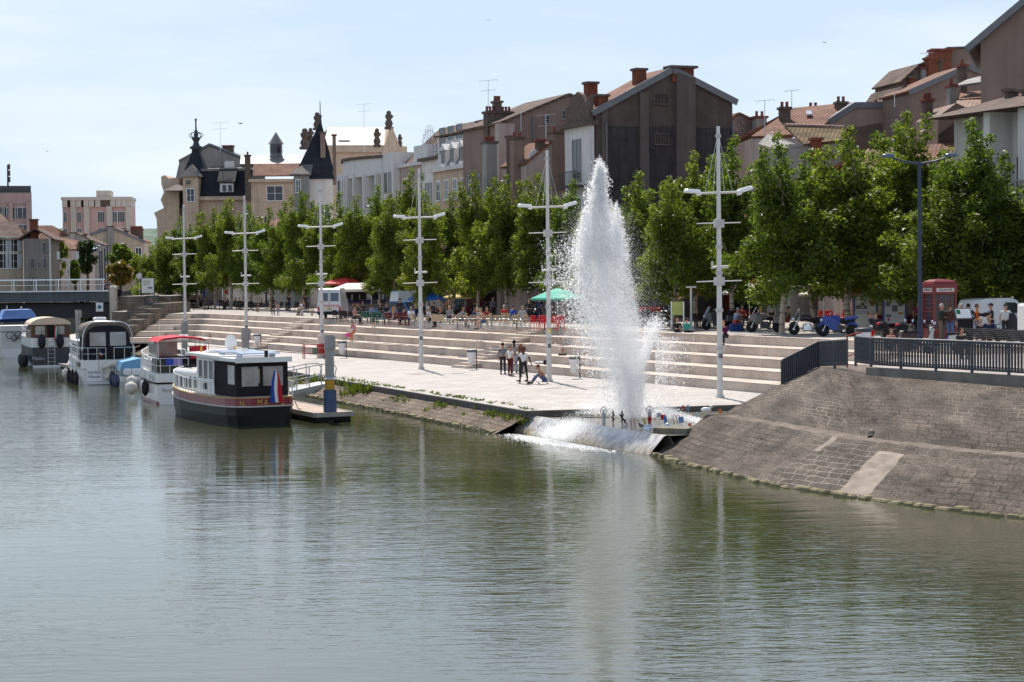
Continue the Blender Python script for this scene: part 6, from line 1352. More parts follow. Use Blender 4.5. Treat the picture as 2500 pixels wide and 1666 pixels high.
def pile(label, px, top, base, zb, sleeve=False):
    p = onz(px, base, zb); zt = aty(px, top, p.y).z; t = thing('mooring_pile', label, 'pile', (p.x, p.y, 0), 0, 'mooring piles along the dock'); m = MB(); m.cyl((0, 0, -1), (0, 0, zt), .20, n=16); m.build('shaft', PILE, t)
    m = MB(); m.cyl((0, 0, zt-.55), (0, 0, zt), .225, .225, 16); m.bb(.02, .27, -.12, .12, zt-.62, zt-.05); m.cyl((0, 0, zt-.62), (0, 0, zt-.58), .25, n=16); m.build('collar', PILE, t)
    if sleeve:
        m = MB(); m.cyl((0, 0, .40), (0, 0, 1.42), .30, .29, 18); m.build('blue_sleeve', mk('sleeve_blue', (.035, .075, .16), .45, .25, 3, 0, streak=.4), t); m = MB(); m.cyl((0, 0, 1.42), (0, 0, 1.88), .215, n=16); m.build('yellow_sleeve', mk('sleeve_yellow', (.42, .24, .03), .6, .2, 3), t); m = MB(); m.lathe([(.27, 1.88), (.22, 1.94), (.2, 1.96)], (0, 0, 0), 16); m.build('metal_cap', STEEL, t)
    return t
pile('nearest grey mooring pile with blue and yellow sleeve on the dock end', 806, 819, 1006, .42, True)
pile('second grey mooring pile behind the barge yacht roof', 601, 802, 955, .42); pile('third grey mooring pile behind the red canopy', 451, 789, 900, .42); pile('fourth grey mooring pile between navy cruiser and black canvas cruiser', 192, 757, 868, .42)
# gangway
g0 = onz(700, 985, .5); g1 = onz(790, 935, ZQ+.05); a = aty(692, 968, 98); gw = thing('gangway', 'grey metal gangway with handrails from dock to quay', 'gangway', (0, 0, 0)); GM = mk('gangway_grey', (.36, .36, .36), .5, .1)
A = aty(690, 955, 101); A.z = .55; Bq = onz(796, 937, ZQ+.1); Bq = aty(796, 934, 104); Bq.z = .98; d_ = (Bq-A); d2 = Vector((d_.x, d_.y, 0)).normalized(); n_ = Vector((-d2.y, d2.x, 0))
A = A-d2*1.5; m = MB(); m.prism([A-n_*.5, Bq-n_*.5, Bq+n_*.5, A+n_*.5], (0, 0, -.18)); m.build('walkway', GM, gw)
for s in (-1, 1):
    m = MB(); P = [A+n_*.5*s, Bq+n_*.5*s]; S, _ = resample(P, 6); 
    for q in S[:-1]: m.cyl(q, q+Vector((0, 0, 1.05)), .03, n=6)
    m.cyl(S[0]+Vector((0, 0, 1.05)), S[-2]+Vector((0, 0, 1.05)), .03); m.cyl(S[0]+Vector((0, 0, .5)), S[-2]+Vector((0, 0, .5)), .025); m.tube([S[-2]+Vector((0, 0, 1.05)), S[-1]+Vector((0, 0, .95)), S[-1]+d2*.25+Vector((0, 0, .7)), S[-1]+Vector((0, 0, .05))], .03, 6); m.build('handrail', GM, gw)
m = MB(); p = onz(752, 955, .25); m.bb(p.x-.75, p.x+.75, p.y, p.y+1.2, -.3, .55); tag(m.build('gangway_footing', CONC), 'concrete block under the gangway', 'footing')
# mooring line of the barge yacht
m = MB(); a = W_(b1, 1.46, .6, .95); c = p0+dd*2.6+Vector((.15, 0, .05)); m.tube([a, a.lerp(c, .5)+Vector((0, 0, -.15)), c], .02, 5); tag(m.build('mooring_rope', RUB), 'dark mooring rope from barge yacht to dock', 'rope')
# ================================================================ STREET FURNITURE, STALLS, VEHICLES
def PZ(px, py, z=ZP): return onz(px, py, z)
def plain(c): return mk('paint_%d_%d_%d' % tuple(int(x*999) for x in c), c, .55, .12, 3)
# ---- chairs and tables
def make_chair(mat, leg, name='cafe_chair', arms=True):
    t = thing(name, name, 'chair'); m = MB(); m.rbox((0, 0, .44), (.44, .44, .05), .04); m.build('seat', mat, t)
    m = MB(M=Matrix.Translation((0, .21, .46)) @ Matrix.Rotation(-.18, 4, 'X')); m.rbox((0, 0, .24), (.43, .04, .40), .02); m.build('backrest', mat, t)
    for x in (-.19, .19):
        for y in (-.19, .19): MB().cyl((x, y, .43), (x*1.12, y*1.15, 0), .022, .016, 6).build('leg', leg, t)
    if arms:
        for x in (-.23, .23): MB().tube([(x, -.19, .44), (x, -.18, .64), (x, .22, .66)], .018, 5).build('armrest', leg, t)
    return t
BEI = mk('wicker_beige', (.42, .33, .22), .8, .2, 8); DKR = mk('plastic_darkred', (.14, .025, .03), .45, .1, 3); GRN = mk('plastic_green', (.02, .085, .055), .45, .1, 3); REDP = mk('plastic_red', (.52, .02, .025), .4, .1, 3); DKC = mk('chair_dark', (.045, .03, .032), .6, .2, 4)
CH = {k: Proto(make_chair(m_, l_)) for k, (m_, l_) in dict(dark=(DKC, DKC), green=(GRN, GRN), dkred=(DKR, DKR), beige=(BEI, STEEL), red=(REDP, REDP)).items()}
def make_table():
    t = thing('cafe_table', 'table', 'table'); MB().cyl((0, 0, .71), (0, 0, .74), .36, n=14).build('tabletop', mk('table_top', (.14, .115, .105), .35, .15), t); MB().cyl((0, 0, .03), (0, 0, .71), .03, n=6).build('leg', IRON, t); MB().cyl((0, 0, 0), (0, 0, .03), .22, n=10).build('foot', IRON, t); return t
TB_ = Proto(make_table()); R7 = random.Random(17)
def seats(kind, x0, y0, x1, y1, n, label, group, rz=None, j=.25, nt_=0, tlab='', dy=-1.0):
    a, c = PZ(x0, y0), PZ(x1, y1)
    for i in range(n):
        p = a.lerp(c, (i+.5)/n); CH[kind].put((p.x+R7.uniform(-j, j)*.5, p.y+R7.uniform(-j, j), ZP), (R7.uniform(0, 6.28) if rz is None else rz+R7.uniform(-.3, .3)), label, None, group)
    for i in range(nt_):
        p = a.lerp(c, (i+.5)/nt_); TB_.put((p.x+.25, p.y-dy, ZP), 0, tlab, None, 'cafe tables on the promenade')
seats('dark', 425, 757, 590, 757, 13, 'dark cafe chair on the far left terrace before the blue street front', 'dark chairs of the far terrace', None, 1.0, 6, 'dark round table on the far left terrace'); seats('dark', 440, 751, 585, 750, 10, 'dark cafe chair on the far left terrace before the blue street front', 'dark chairs of the far terrace', None, 1.5)
seats('dark', 680, 757, 775, 765, 7, 'dark chair behind the benches left of the white van', 'dark chairs by the white van', None, 1.0, 3, 'table behind the benches left of the white van')
seats('dark', 812, 786, 862, 790, 4, 'dark chair beside the seated woman in pink, next to the white van', 'dark chairs in front of the van', .6, .4, 2, 'dark table next to the white van')
seats('green', 878, 790, 945, 794, 6, 'dark green plastic chair behind the boy on the top step', 'green plastic chairs', .4, .4, 2, 'table among the green plastic chairs')
seats('dkred', 948, 794, 1000, 797, 5, 'dark red plastic chair between green and beige chairs', 'dark red plastic chairs', .8, .4, 2, 'table among the dark red chairs')
seats('beige', 1000, 797, 1085, 802, 5, 'beige wicker chair around the third lamp mast', 'beige wicker chairs by the third mast', None, .5, 2, 'table beside the third lamp mast')
seats('beige', 1092, 803, 1298, 806, 14, 'beige wicker chair in the long terrace row left of the red chairs', 'beige wicker chairs in the long row', 1.1, .25, 7, 'dark table in the long beige chair row'); seats('beige', 1100, 797, 1290, 799, 9, 'beige wicker chair in the second row behind the tables', 'beige wicker chairs of the second row', -2.0, .4)
seats('red', 1300, 806, 1380, 808, 6, 'bright red plastic chair beside the second lamp mast', 'red plastic chairs by the second mast', .3, .35, 2, 'table among the bright red chairs')
seats('dark', 1690, 800, 1765, 802, 7, 'dark chair in the tight row between fountain and nearest mast', 'dark chairs left of the nearest mast', 3.1, .15, 3, 'table behind the row of dark chairs', -.9)
seats('red', 1985, 792, 2080, 792, 7, 'red cafe chair behind the blue motorcycle', 'red chairs behind the motorcycles', None, .5, 2, 'table among the red chairs behind the motorcycles')
seats('dark', 1010, 770, 1300, 774, 14, 'dark chair in the shade under the birches behind the terrace', 'dark chairs in the shade', None, 1.5, 8, 'dark table in the shade under the birches')
# slatted black loungers by the railing
def make_slat():
    t = thing('slatted_seat', 's', 'bench'); m = MB()
    for i in range(6): m.box((0, .09*i, .42+.075*i), (1.05, .07, .03), 0, 0, ('X', .5))
    m.build('backrest', CANV, t); m = MB(); 
    for i in range(4): m.bb(-.52, .52, -.42+.11*i, -.34+.11*i, .40, .43)
    m.build('seat', CANV, t)
    for x in (-.45, .45): MB().tube([(x, -.4, 0), (x, -.3, .4), (x, .5, .85)], .02, 5).build('frame', CANV, t)
    return t
sl = Proto(make_slat())
for i, (px, py) in enumerate(((2392, 872), (2425, 873), (2458, 876), (2490, 878), (2522, 880))): p = PZ(px, py-18); sl.put((p.x, p.y, ZP+.05), math.radians(8), 'black slatted seat behind the iron railing in the lower right group', None, 'black slatted seats')
def bench(label, px, py, rz):
    p = PZ(px, py); t = thing('park_bench', label, 'bench', (p.x, p.y, ZP), rz); MB().rbox((0, 0, .44), (1.7, .45, .07), .02).build('seat', BEI, t)
    for x in (-.65, .65): MB().rbox((x, 0, .2), (.14, .4, .4), .02).build('leg', BEI, t)
bench('pale bench with a dark dressed sitter near the fifth mast', 646, 762, 0); bench('pale bench with two sitters left of the white van', 744, 771, 0)
# ---- bins
def bin_(label, px, py, z, h=1.15):
    p = onz(px, py, z); t = thing('litter_bin', label, 'litter bin', (p.x, p.y, z)); MB().cyl((.3, 0, 0), (.3, 0, 1.2), .035, n=6).build('post', IRON, t)
    m = MB(); m.lathe([(.05, .28), (.17, .36), (.24, .75), (.26, 1.08)], (0, 0, 0), 12); m.build('bag', mk('bin_bag', (.72, .70, .70), .5, .1, 6, .5), t); m = MB(); m.lathe([(.28, 1.04), (.30, 1.1), (.29, 1.17), (.05, 1.2)], (0, 0, 0), 12); m.build('lid', mk('bin_lid', (.09, .10, .11), .5), t)
bin_('bag lined litter bin right of the nearest mooring pile', 835, 875, ZQ); bin_('bag lined litter bin in front of the lower stair blocks', 1151, 903, ZQ); bin_('bag lined litter bin seen through the fountain spray', 1402, 925, ZQ); bin_('bag lined litter bin behind the barge yacht roof', 628, 853, ZQ)
p = PZ(2108, 862); t = thing('litter_bin', 'white round litter bin with dark rim by the red gate', 'litter bin', (p.x, p.y, ZP)); MB().lathe([(.3, 0), (.34, .85)], (0, 0, 0), 14).build('body', WHITE, t); MB().lathe([(.36, .85), (.36, 1.0), (.2, 1.02)], (0, 0, 0), 14).build('rim', IRON, t)
# ---- iron railing
IR2 = mk('railing_iron', (.055, .058, .066), .5, .25, 5)
def railing(label, P, h=.98, sp=.145):
    t = thing('iron_railing', label, 'railing', (0, 0, 0)); m = MB(); P = [Vector(p) for p in P]; S, ln = resample(P, 2); n = int(sum((b-a).length for a, b in zip(P[:-1], P[1:]))/sp); S, ln = resample(P, n)
    for a, b in zip(P[:-1], P[1:]):
        d = (b-a).normalized()
        for z, r in ((h, .045), (h-.13, .022), (.10, .03), (.2, .02)): m.cyl(a+Vector((0, 0, z)), b+Vector((0, 0, z)), r, n=6)
    m.build('rails', IR2, t); m = MB()
    for i, q in enumerate(S): m.cyl(q+Vector((0, 0, .1)), q+Vector((0, 0, h-.02)),   .036, .044, 5); m.ell(q+Vector((0, 0, h-.07)), (.045, .045, .05), 6, 4); m.ell(q+Vector((0, 0, .15)), (.05, .05, .05), 6, 4)
    for q in S[::12]: m.cyl(q+Vector((0, 0, -.05)), q+Vector((0, 0, h+.03)), .05, n=6)
    m['stuff'] if False else None
    o = m.build('balusters', IR2, t); o['kind'] = 'stuff'; return t
rp = [CR[i]+N2*.45 for i in range(NS)]; rp = [Vector((p.x, p.y, max(p.z+.03, ZP+.05) if i > 40 else p.z+.1)) for i, p in enumerate(rp)]
def near(px): return min(range(NS), key=lambda i: abs((rp[i].x/rp[i].y)*FPX+1250-px))
iA, iB, iC = near(2000), near(2068), near(2090)
railing('dark iron railing along the top of the embankment at right', [rp[i] for i in range(iC, NS, 10)]+[rp[-1]])
railing('short dark iron railing left of the red gate', [rp[iA], rp[iB]]); lowp = rp[near(1908)]
railing('sloping dark iron railing descending to the quay', [rp[iA], Vector((lowp.x, lowp.y, 2.15))], .98, .075)
m = MB(); RG = mk('gate_red', (.26, .045, .03), .55, .15, 3)
for px in (2069, 2090): q = rp[near(px)]; m.cyl(q, q+Vector((0, 0, 1.12)), .03, n=6)
a, c = rp[near(2069)], rp[near(2090)]; m.cyl(a+Vector((0, 0, 1.12)), c+Vector((.25, .3, 1.12)), .03); m.cyl(a+Vector((0, 0, .4)), c+Vector((0, 0, .4)), .02)
tag(m.build('red_gate', RG), 'red tubular gate closing the gap between the railings', 'gate')
# red pipe barrier by the fourth mast
p = onz(742, 876, ZQ); t = thing('pipe_barrier', 'red tubular barrier frame left of the fourth mast base', 'barrier', (p.x, p.y, ZQ), math.radians(20)); m = MB()
for x in (0, 1.5): m.tube([(x, -.25, 0), (x, -.2, .95), (x, .2, .95), (x, .25, 0)], .035, 6)
for z in (.35, .7, .97): m.cyl((0, -.2, z), (1.5, -.2, z), .03); m.cyl((0, .2, z), (1.5, .2, z), .03)
m.build('frame', mk('barrier_red', (.36, .06, .05), .5, .1), t); MB().bb(.55, .95, -.26, -.22, .3, .75).build('notice', mk('notice_olive', (.16, .17, .13), .6), t)
# ---- market stalls, parasols
def parasol(label, px, py, ptop, w, mat, square=True, val=None):
    p = PZ(px, py); zt = aty(px, ptop, p.y).z-ZP; t = thing('parasol', label, 'parasol', (p.x, p.y, ZP), .3); MB().cyl((0, 0, 0), (0, 0, zt), .03, n=6).build('pole', STEEL, t); n = 4 if square else 8; m = MB(); m.lathe([(w/2*1.2, zt-.75), (w/2*1.2, zt-.62), (w/4, zt-.2), (.03, zt)], (0, 0, 0), n, sm=False); m.build('canopy', mat, t); return t
parasol('blue parasol behind the third lamp mast', 1042, 785, 709, 2.4, mk('parasol_blue', (.02, .12, .45), .7, .1)); parasol('yellow square parasol in the middle of the terrace', 1137, 772, 708, 3.4, mk('parasol_yellow', (.62, .45, .16), .7, .1)); parasol('green canopy right of the second lamp mast', 1362, 800, 704, 3.0, mk('parasol_green', (.06, .42, .30), .7, .08)); parasol('cream peaked parasol behind the cruiser motorcycle', 2012, 795, 694, 3.0, WHITE_AW); parasol('cream awning like parasol left of the touring motorcycle', 1830, 788, 692, 4.2, WHITE_AW); parasol('red square parasol above the t shirt stall', 842, 768, 676, 3.6, RED_AW); parasol('red parasol between fountain and nearest mast', 1690, 782, 694, 3.0, RED_AW); parasol('red and cream parasol left of the notice board', 1600, 785, 705, 3.2, RED_AW)
for px, py, lab in ((1880, 788, 'folded dark parasol right of the touring motorcycle windscreen'), (1988, 790, 'folded dark parasol behind the cruiser motorcycle windscreen')):
    p = PZ(px, py); t = thing('folded_parasol', lab, 'parasol', (p.x, p.y, ZP)); MB().cyl((0, 0, 0), (0, 0, 2.9), .03, n=6).build('pole', IRON, t); MB().lathe([(.30, .5), (.27, 1.3), (.18, 2.2), (.04, 2.85)], (0, 0, 0), 9).build('canopy', mk('folded_canvas', (.10, .075, .07), .8, .2, 5), t)
def stall(label, px, py, w, d, h, can, front_, rz=.35, peak=.55):
    p = PZ(px, py); t = thing('market_stall', label, 'market stall', (p.x, p.y, ZP), rz)
    for x in (-w/2, w/2):
        for y in (0, d): MB().cyl((x, y, 0), (x, y, h), .03, n=6).build('post', STEEL, t)
    m = MB(); hw = w/2+.15; m.add([(-hw, -.15, h), (hw, -.15, h), (hw, d+.15, h), (-hw, d+.15, h), (-hw*.4, d/2, h+peak), (hw*.4, d/2, h+peak)], [(0, 1, 5, 4), (1, 2, 5), (2, 3, 4, 5), (3, 0, 4)]); m.bb(-hw, hw, -.17, -.15, h-.22, h); m.bb(-hw-.02, -hw, -.15, d+.15, h-.22, h); m.build('canopy', can, t)
    m = MB(); m.bb(-w/2+.1, w/2-.1, .1, .9, .74, .8); m.build('counter', mk('stall_counter', (.30, .22, .18), .7), t)
    m = MB(); m.bb(-w/2+.1, w/2-.1, .08, .1, .05, .74); m.build('counter_cloth', front_, t); return t
s1 = stall('cream canopied stall with black t shirts hanging in front', 878, 772, 3.6, 2.5, 2.35, WHITE_AW, mk('cloth_grey', (.22, .2, .2), .8, .3, 4)); stall('teal canopied stall left of the telephone box', 2215, 800, 3.8, 3.0, 2.35, TEAL_AW, mk('plum_cloth', (.14, .02, .06), .8, .5, 8), .1); stall('teal canopied stall right of the telephone box', 2335, 797, 2.0, 2.6, 2.35, TEAL_AW, WHITE, .1); stall('small red cloth stall behind the yellow parasol', 1150, 770, 3.4, 2.0, 2.1, mk('stall_canvas', (.30, .25, .2), .7), mk('cloth_red', (.5, .02, .03), .7), .3)
m = MB(); m.bb(-1.7, 1.7, 2.3, 2.34, 1.1, 2.3); o = m.build('stall_banner', mk('banner_white', (.62, .62, .7), .7, .3, 3), s1); m = MB(); m.bb(-1.7, 1.7, 2.27, 2.29, 1.1, 1.4); m.build('banner_stripe', mk('banner_navy', (.04, .04, .12), .7), s1)
def tee(label, px, py, Y, mat, w=.62, h=.85, ang=.3):
    c = aty(px, py, Y); m = MB(M=Matrix.Translation((0, 0, -h/2))); P = [(-.28, 0), (.28, 0), (.28, .55), (.46, .45), (.52, .6), (.25, .85), (.1, .82), (-.1, .82), (-.25, .85), (-.52, .6), (-.46, .45), (-.28, .55)]; m.prism([Vector((x*w/.62, 0, z*h/.85)) for x, z in P], (0, .06, 0)); m.cyl((0, .03, h), (0, .03, h+.12), .01, n=4); o = m.build('hanging_shirt', mat); o.location = c; o.rotation_euler = (0, 0, ang); return tag(o, label, 't-shirt', 'shirts hanging on stalls')
for i, (px, yy) in enumerate(((850, 720), (869, 722), (887, 720), (917, 720))): o = tee('black t shirt hanging at the cream stall, number %s from the left' % ('one', 'two', 'three', 'four')[i], px, yy, 176, CANV); o['label'] = ['leftmost black shirt on the cream stall, beside the birch trunk', 'second black shirt hanging on the cream stall', 'long black garment, third on the cream stall', 'rightmost black shirt hanging alone on a red pole'][i]
for i, (px, c) in enumerate(((1118, (.12, .35, .5)), (1146, (.35, .15, .2)), (1174, (.45, .06, .15)))): tee(['pale blue shirt under the yellow parasol', 'mauve patterned shirt under the yellow parasol', 'crimson shirt under the yellow parasol'][i], px, 735, 170, plain(c), .6, .8)
def board(name, label, px, y0, y1, Y, w, mats, rz=0.0, th=.08, cat='notice board'):
    a = aty(px, y1, Y); z1 = aty(px, y0, Y).z; t = thing(name, label, cat, (a.x, Y, ZP), rz); h0 = a.z-ZP; h1 = z1-ZP; MB().bb(-w/2, w/2, -th/2, th/2, h0, h1).build('panel', mats[0], t)
    for s in (-1, 1): MB().bb(s*w/2-.04, s*w/2+.04, -th*.7, th*.7, 0, h1+.02).build('post', mats[1], t)
    return t, h0, h1
PWH = mk('panel_white', (.62, .62, .62), .45, .05, 1)
board('notice_board', 'yellow green notice board right of the fountain', 1654, 737, 770, 118, .72, (mk('lime_panel', (.48, .52, .16), .6), STEEL))
def pic(t, x0, x1, z0, z1, mat, y=-.05): MB().bb(x0, x1, y-.012, y, z0, z1).build('picture', mat, t)
PG = mk('picture_grey', (.16, .16, .17), .6, .5, 6); PBR = mk('picture_brown', (.25, .12, .09), .6, .5, 6)
t, a, c = board('exhibition_panel', 'white exhibition panel with red peak and blue side beside the birch trunk', 2113, 722, 815, 112, 1.25, (PWH, mk('panel_blue', (.03, .06, .25), .5)))
pic(t, .2, .55, c-.5, c-.1, PBR); pic(t, -.55, .1, c-.75, c-.55, PG); pic(t, -.6, .6, c-1.05, c-.85, mk('panel_pale', (.45, .47, .55), .6)); m = MB(); m.prism([Vector((-.72, -.04, c)), Vector((.1, -.04, c+.22)), Vector((.75, -.04, c+.1)), Vector((.75, -.04, c+.42)), Vector((-.72, -.04, c+.42))], (0, .08, 0)); m.build('red_header', mk('panel_red', (.5, .03, .04), .5), t)
lettering('panel_text', 'LIP', .16, WHITE, t, facing(-.2, -.066, c-.65))
t, a, c = board('exhibition_panel', 'white exhibition panel with photographs left of the teal stall', 2184, 727, 790, 110, 1.2, (PWH, mk('panel_blue', (.03, .06, .25), .5))); 
for x0, x1, z0, z1, mt in ((-.5, -.25, .95, 1.2, PG), (-.15, .15, .65, 1.0, PG), (.2, .45, .95, 1.15, PG), (.2, .45, .5, .62, mk('picture_amber', (.45, .28, .06), .6)), (-.48, -.2, .35, .5, PG), (-.4, -.3, .15, .3, FR)): pic(t, x0, x1, a+z0, a+z1, mt)
t, a, c = board('info_board', 'framed information board beside the bridge landing', 361, 680, 716, 232, 1.5, (PWH, IRON)); pic(t, -.5, .3, c-.8, c-.2, mk('map_tone', (.42, .45, .40), .6, .3, 3)); pic(t, .0, .55, c-1.2, c-1.0, PG)
t, a, c = board('info_board', 'small beige notice with red ring before the blue shop', 552, 705, 721, 232, .8, (BEI, STEEL)); MB().lathe([(.12, 0), (.18, 0), (.18, .02), (.12, .02)], (0, -.05, (a+c)/2), 12, ax=Matrix.Rotation(math.pi/2, 3, 'X')).build('red_ring', FR, t)
p = PZ(2357, 852); t = thing('lectern_sign', 'black lectern sign with tilted white sheet behind the railing', 'sign', (p.x, p.y, ZP), .1); t.scale = (.8, .8, .95); MB().bb(-.42, .42, -.05, .05, 0, 1.45).build('stand', CANV, t); m = MB(M=Matrix.Translation((-.1, -.07, 1.55)) @ Matrix.Rotation(-.6, 4, 'X')); m.bb(-.5, .42, -.02, .02, -.28, .32); m.build('frame', IRON, t); m = MB(M=Matrix.Translation((-.1, -.1, 1.55)) @ Matrix.Rotation(-.6, 4, 'X')); m.bb(-.44, .36, -.02, .0, -.22, .27); m.build('sheet', WHITE, t); m = MB(M=Matrix.Translation((-.1, -.115, 1.55)) @ Matrix.Rotation(-.6, 4, 'X')); m.bb(-.40, -.2, -.02, .0, .0, .22); m.build('green_mark', FG, t)
p = PZ(523, 733); t = thing('bollard_lamp', 'pale bollard with round red light before the far terrace', 'bollard', (p.x, 232, ZP)); MB().rbox((0, 0, .95), (.42, .42, 1.9), .05).build('post', BEI, t); MB().ell((0, 0, 2.02), (.2, .2, .18), 10, 7).build('red_light', mk('signal_red', (.7, .05, .05), .3), t)
p = aty(340, 674, 228); t = thing('round_mirror', 'round pale traffic disc on a post beside the information board', 'sign', (p.x, 228, ZP)); MB().cyl((0, 0, 0), (0, 0, p.z-ZP), .04).build('post', STEEL, t); MB().cyl((0, -.08, p.z-ZP), (0, -.03, p.z-ZP), .34, n=18).build('disc', mk('disc_grey', (.5, .5, .5), .4), t)
p = aty(291, 712, YB+4); t = thing('litter_bin', 'black litter bin on the bridge landing beside the pillar', 'litter bin', (p.x, YB+4, zl)); MB().lathe([(.24, 0), (.32, .75), (.34, .8)], (0, 0, 0), 10).build('body', CANV, t)
# ---- telephone box
p = PZ(2294, 826); BX = mk('phone_red', (.16, .009, .011), .35, .12, 2); t = thing('telephone_box', 'red british style telephone box beside the navy lamp post', 'telephone box', (p.x, p.y, ZP), math.radians(14)); w = .62
m = MB(); 
for x in (-1, 1):
    for y in (-1, 1): m.bb(x*w-.09*(x > 0), x*w+.09*(x < 0), y*w-.09*(y > 0), y*w+.09*(y < 0), 0, 2.35)
m.bb(-w, w, -w, w, -.02, .12); m.bb(-w-.02, w+.02, -w-.02, w+.02, 2.18, 2.62); m.build('frame', BX, t); m = MB(); m.loft([sq(0, 0, w+.03, 2.62), sq(0, 0, w+.03, 2.68), sq(0, 0, w*.95, 2.80), sq(0, 0, w*.6, 2.90), sq(0, 0, .02, 2.93)], sm=False); m.build('dome', BX, t)
for k, (dx, dy, rz) in enumerate(((0, -1, 0), (-1, 0, -math.pi/2), (1, 0, math.pi/2), (0, 1, math.pi))):
    M_ = Matrix.Rotation(rz, 4, 'Z'); g_ = MB(M=M_); g_.bb(-w+.1, w-.1, -w+.05, -w+.07, .5, 2.15); o = g_.build('pane', GLASS, t); d = MB(M=M_); d.bb(-w+.09, w-.09, -w+.01, -w+.08, .1, .5)
    for i in range(1, 8): d.bb(-w+.09, w-.09, -w+.02, -w+.05, .5+i*.206-.015, .5+i*.206+.015)
    for x in (-.32, .32): d.bb(x-.02, x+.02, -w+.02, -w+.05, .5, 2.15)
    d.build('door' if k == 0 else 'side_panel', BX, t); s = MB(M=M_); s.bb(-.47, .47, -w-.03, -w-.015, 2.3, 2.48); s = s.build('sign_plate', mk('sign_cream', (.55, .5, .45), .5), t)
    lettering('sign_text', 'TELEPHONE', .135, CANV, t, M_ @ facing(0, -w-.035, 2.39))
# ---- vehicles
TYRE = mk('tyre', (.018, .018, .019), .8, .2, 6); RIM = mk('rim', (.42, .42, .43), .35, .1, 4)
def wheel(t, x, y, r=.32, w=.2, rim=RIM, name='wheel'):
    A = Matrix.Rotation(math.pi/2, 3, 'Y'); m = MB(); m.lathe([(r*.62, -w/2), (r*.95, -w/2), (r, -w*.3), (r, w*.3), (r*.95, w/2), (r*.62, w/2), (r*.6, 0)], (x, y, r), 18, ax=A); o = m.build(name, TYRE, t); m = MB(); m.lathe([(.03, -w*.35), (r*.63, -w*.4), (r*.63, w*.4), (.03, w*.35)], (x, y, r), 12, ax=A); m.build('rim', rim, o); return o
def van(label, loc, rz, L_, Wd, H, paint, prof, stripes=False, sideglass=True, name='parked_van'):
    # prof: side outline (y forward, z); built as an extrusion with tumblehome
    t = thing(name, label, 'van', loc, rz); P = prof; n = len(P); hw = Wd/2; m = MB()
    def ins(z): return .0 if z < H*.5 else .13*((z-H*.5)/(H*.5))**1.3
    ringL = [(-hw+ins(z), y, z) for y, z in P]; ringR = [(hw-ins(z), y, z) for y, z in P]; ML = [(-hw+ins(z)+.07, y+(.0), z+(.03 if z > H*.5 else 0)) for y, z in P]
    m.loft([ringL, ringR], 0, False); m.build('body', paint, t); return t, hw
# rear view white van
PVW = mk('van_white', (.56, .58, .60), .3, .05, 1); PVB = mk('van_bright', (.76, .77, .78), .25, .03, 1)
p = PZ(804, 779); t, hw = van('white van seen from behind with red and white striped tail', (p.x, p.y, ZP), math.radians(-2), 5.2, 1.95, 2.5, PVW, [(.05, .42), (0, .7), (0, 1.15), (.22, 2.42), (.35, 2.5), (3.6, 2.5), (4.3, 1.75), (5.1, 1.25), (5.2, .42)])
M1 = Matrix.Translation((0, 0, 1.15)) @ Matrix.Rotation(-.171, 4, 'X')
for x in (-.44, .44): m = MB(M=M1); m.bb(x-.33, x+.33, -.03, .02, .30, .98); m.build('rear_window', mk('van_glass', (.07, .09, .13), .1), t)
m = MB(M=M1); m.bb(-.012, .012, -.02, .02, -.4, 1.2); m.build('door_seam', IRON, t)
m = MB(); 
for i in range(10): m.prism([Vector((-.95+i*.19, -.025, 1.0)), Vector((-.86+i*.19, -.025, 1.0)), Vector((-.92+i*.19, -.025, 1.15)), Vector((-1.01+i*.19, -.025, 1.15))][0:4], (0, .03, 0)) if i else None
m.build('red_stripes', FR, t); m = MB(); m.bb(-.25, .2, -.03, .0, .78, .9); m.build('number_plate', mk('plate_yellow', (.55, .4, .05), .5), t); m = MB(); m.bb(-.97, .97, -.12, .1, .35, .6); m.build('bumper', TYRE, t)
for x in (-.88, .88): MB().bb(x-.07, x+.07, -.03, .02, .68, .98).build('tail_light', FR, t); wheel(t, x*.95, 1.0); wheel(t, x*.95, 4.2)
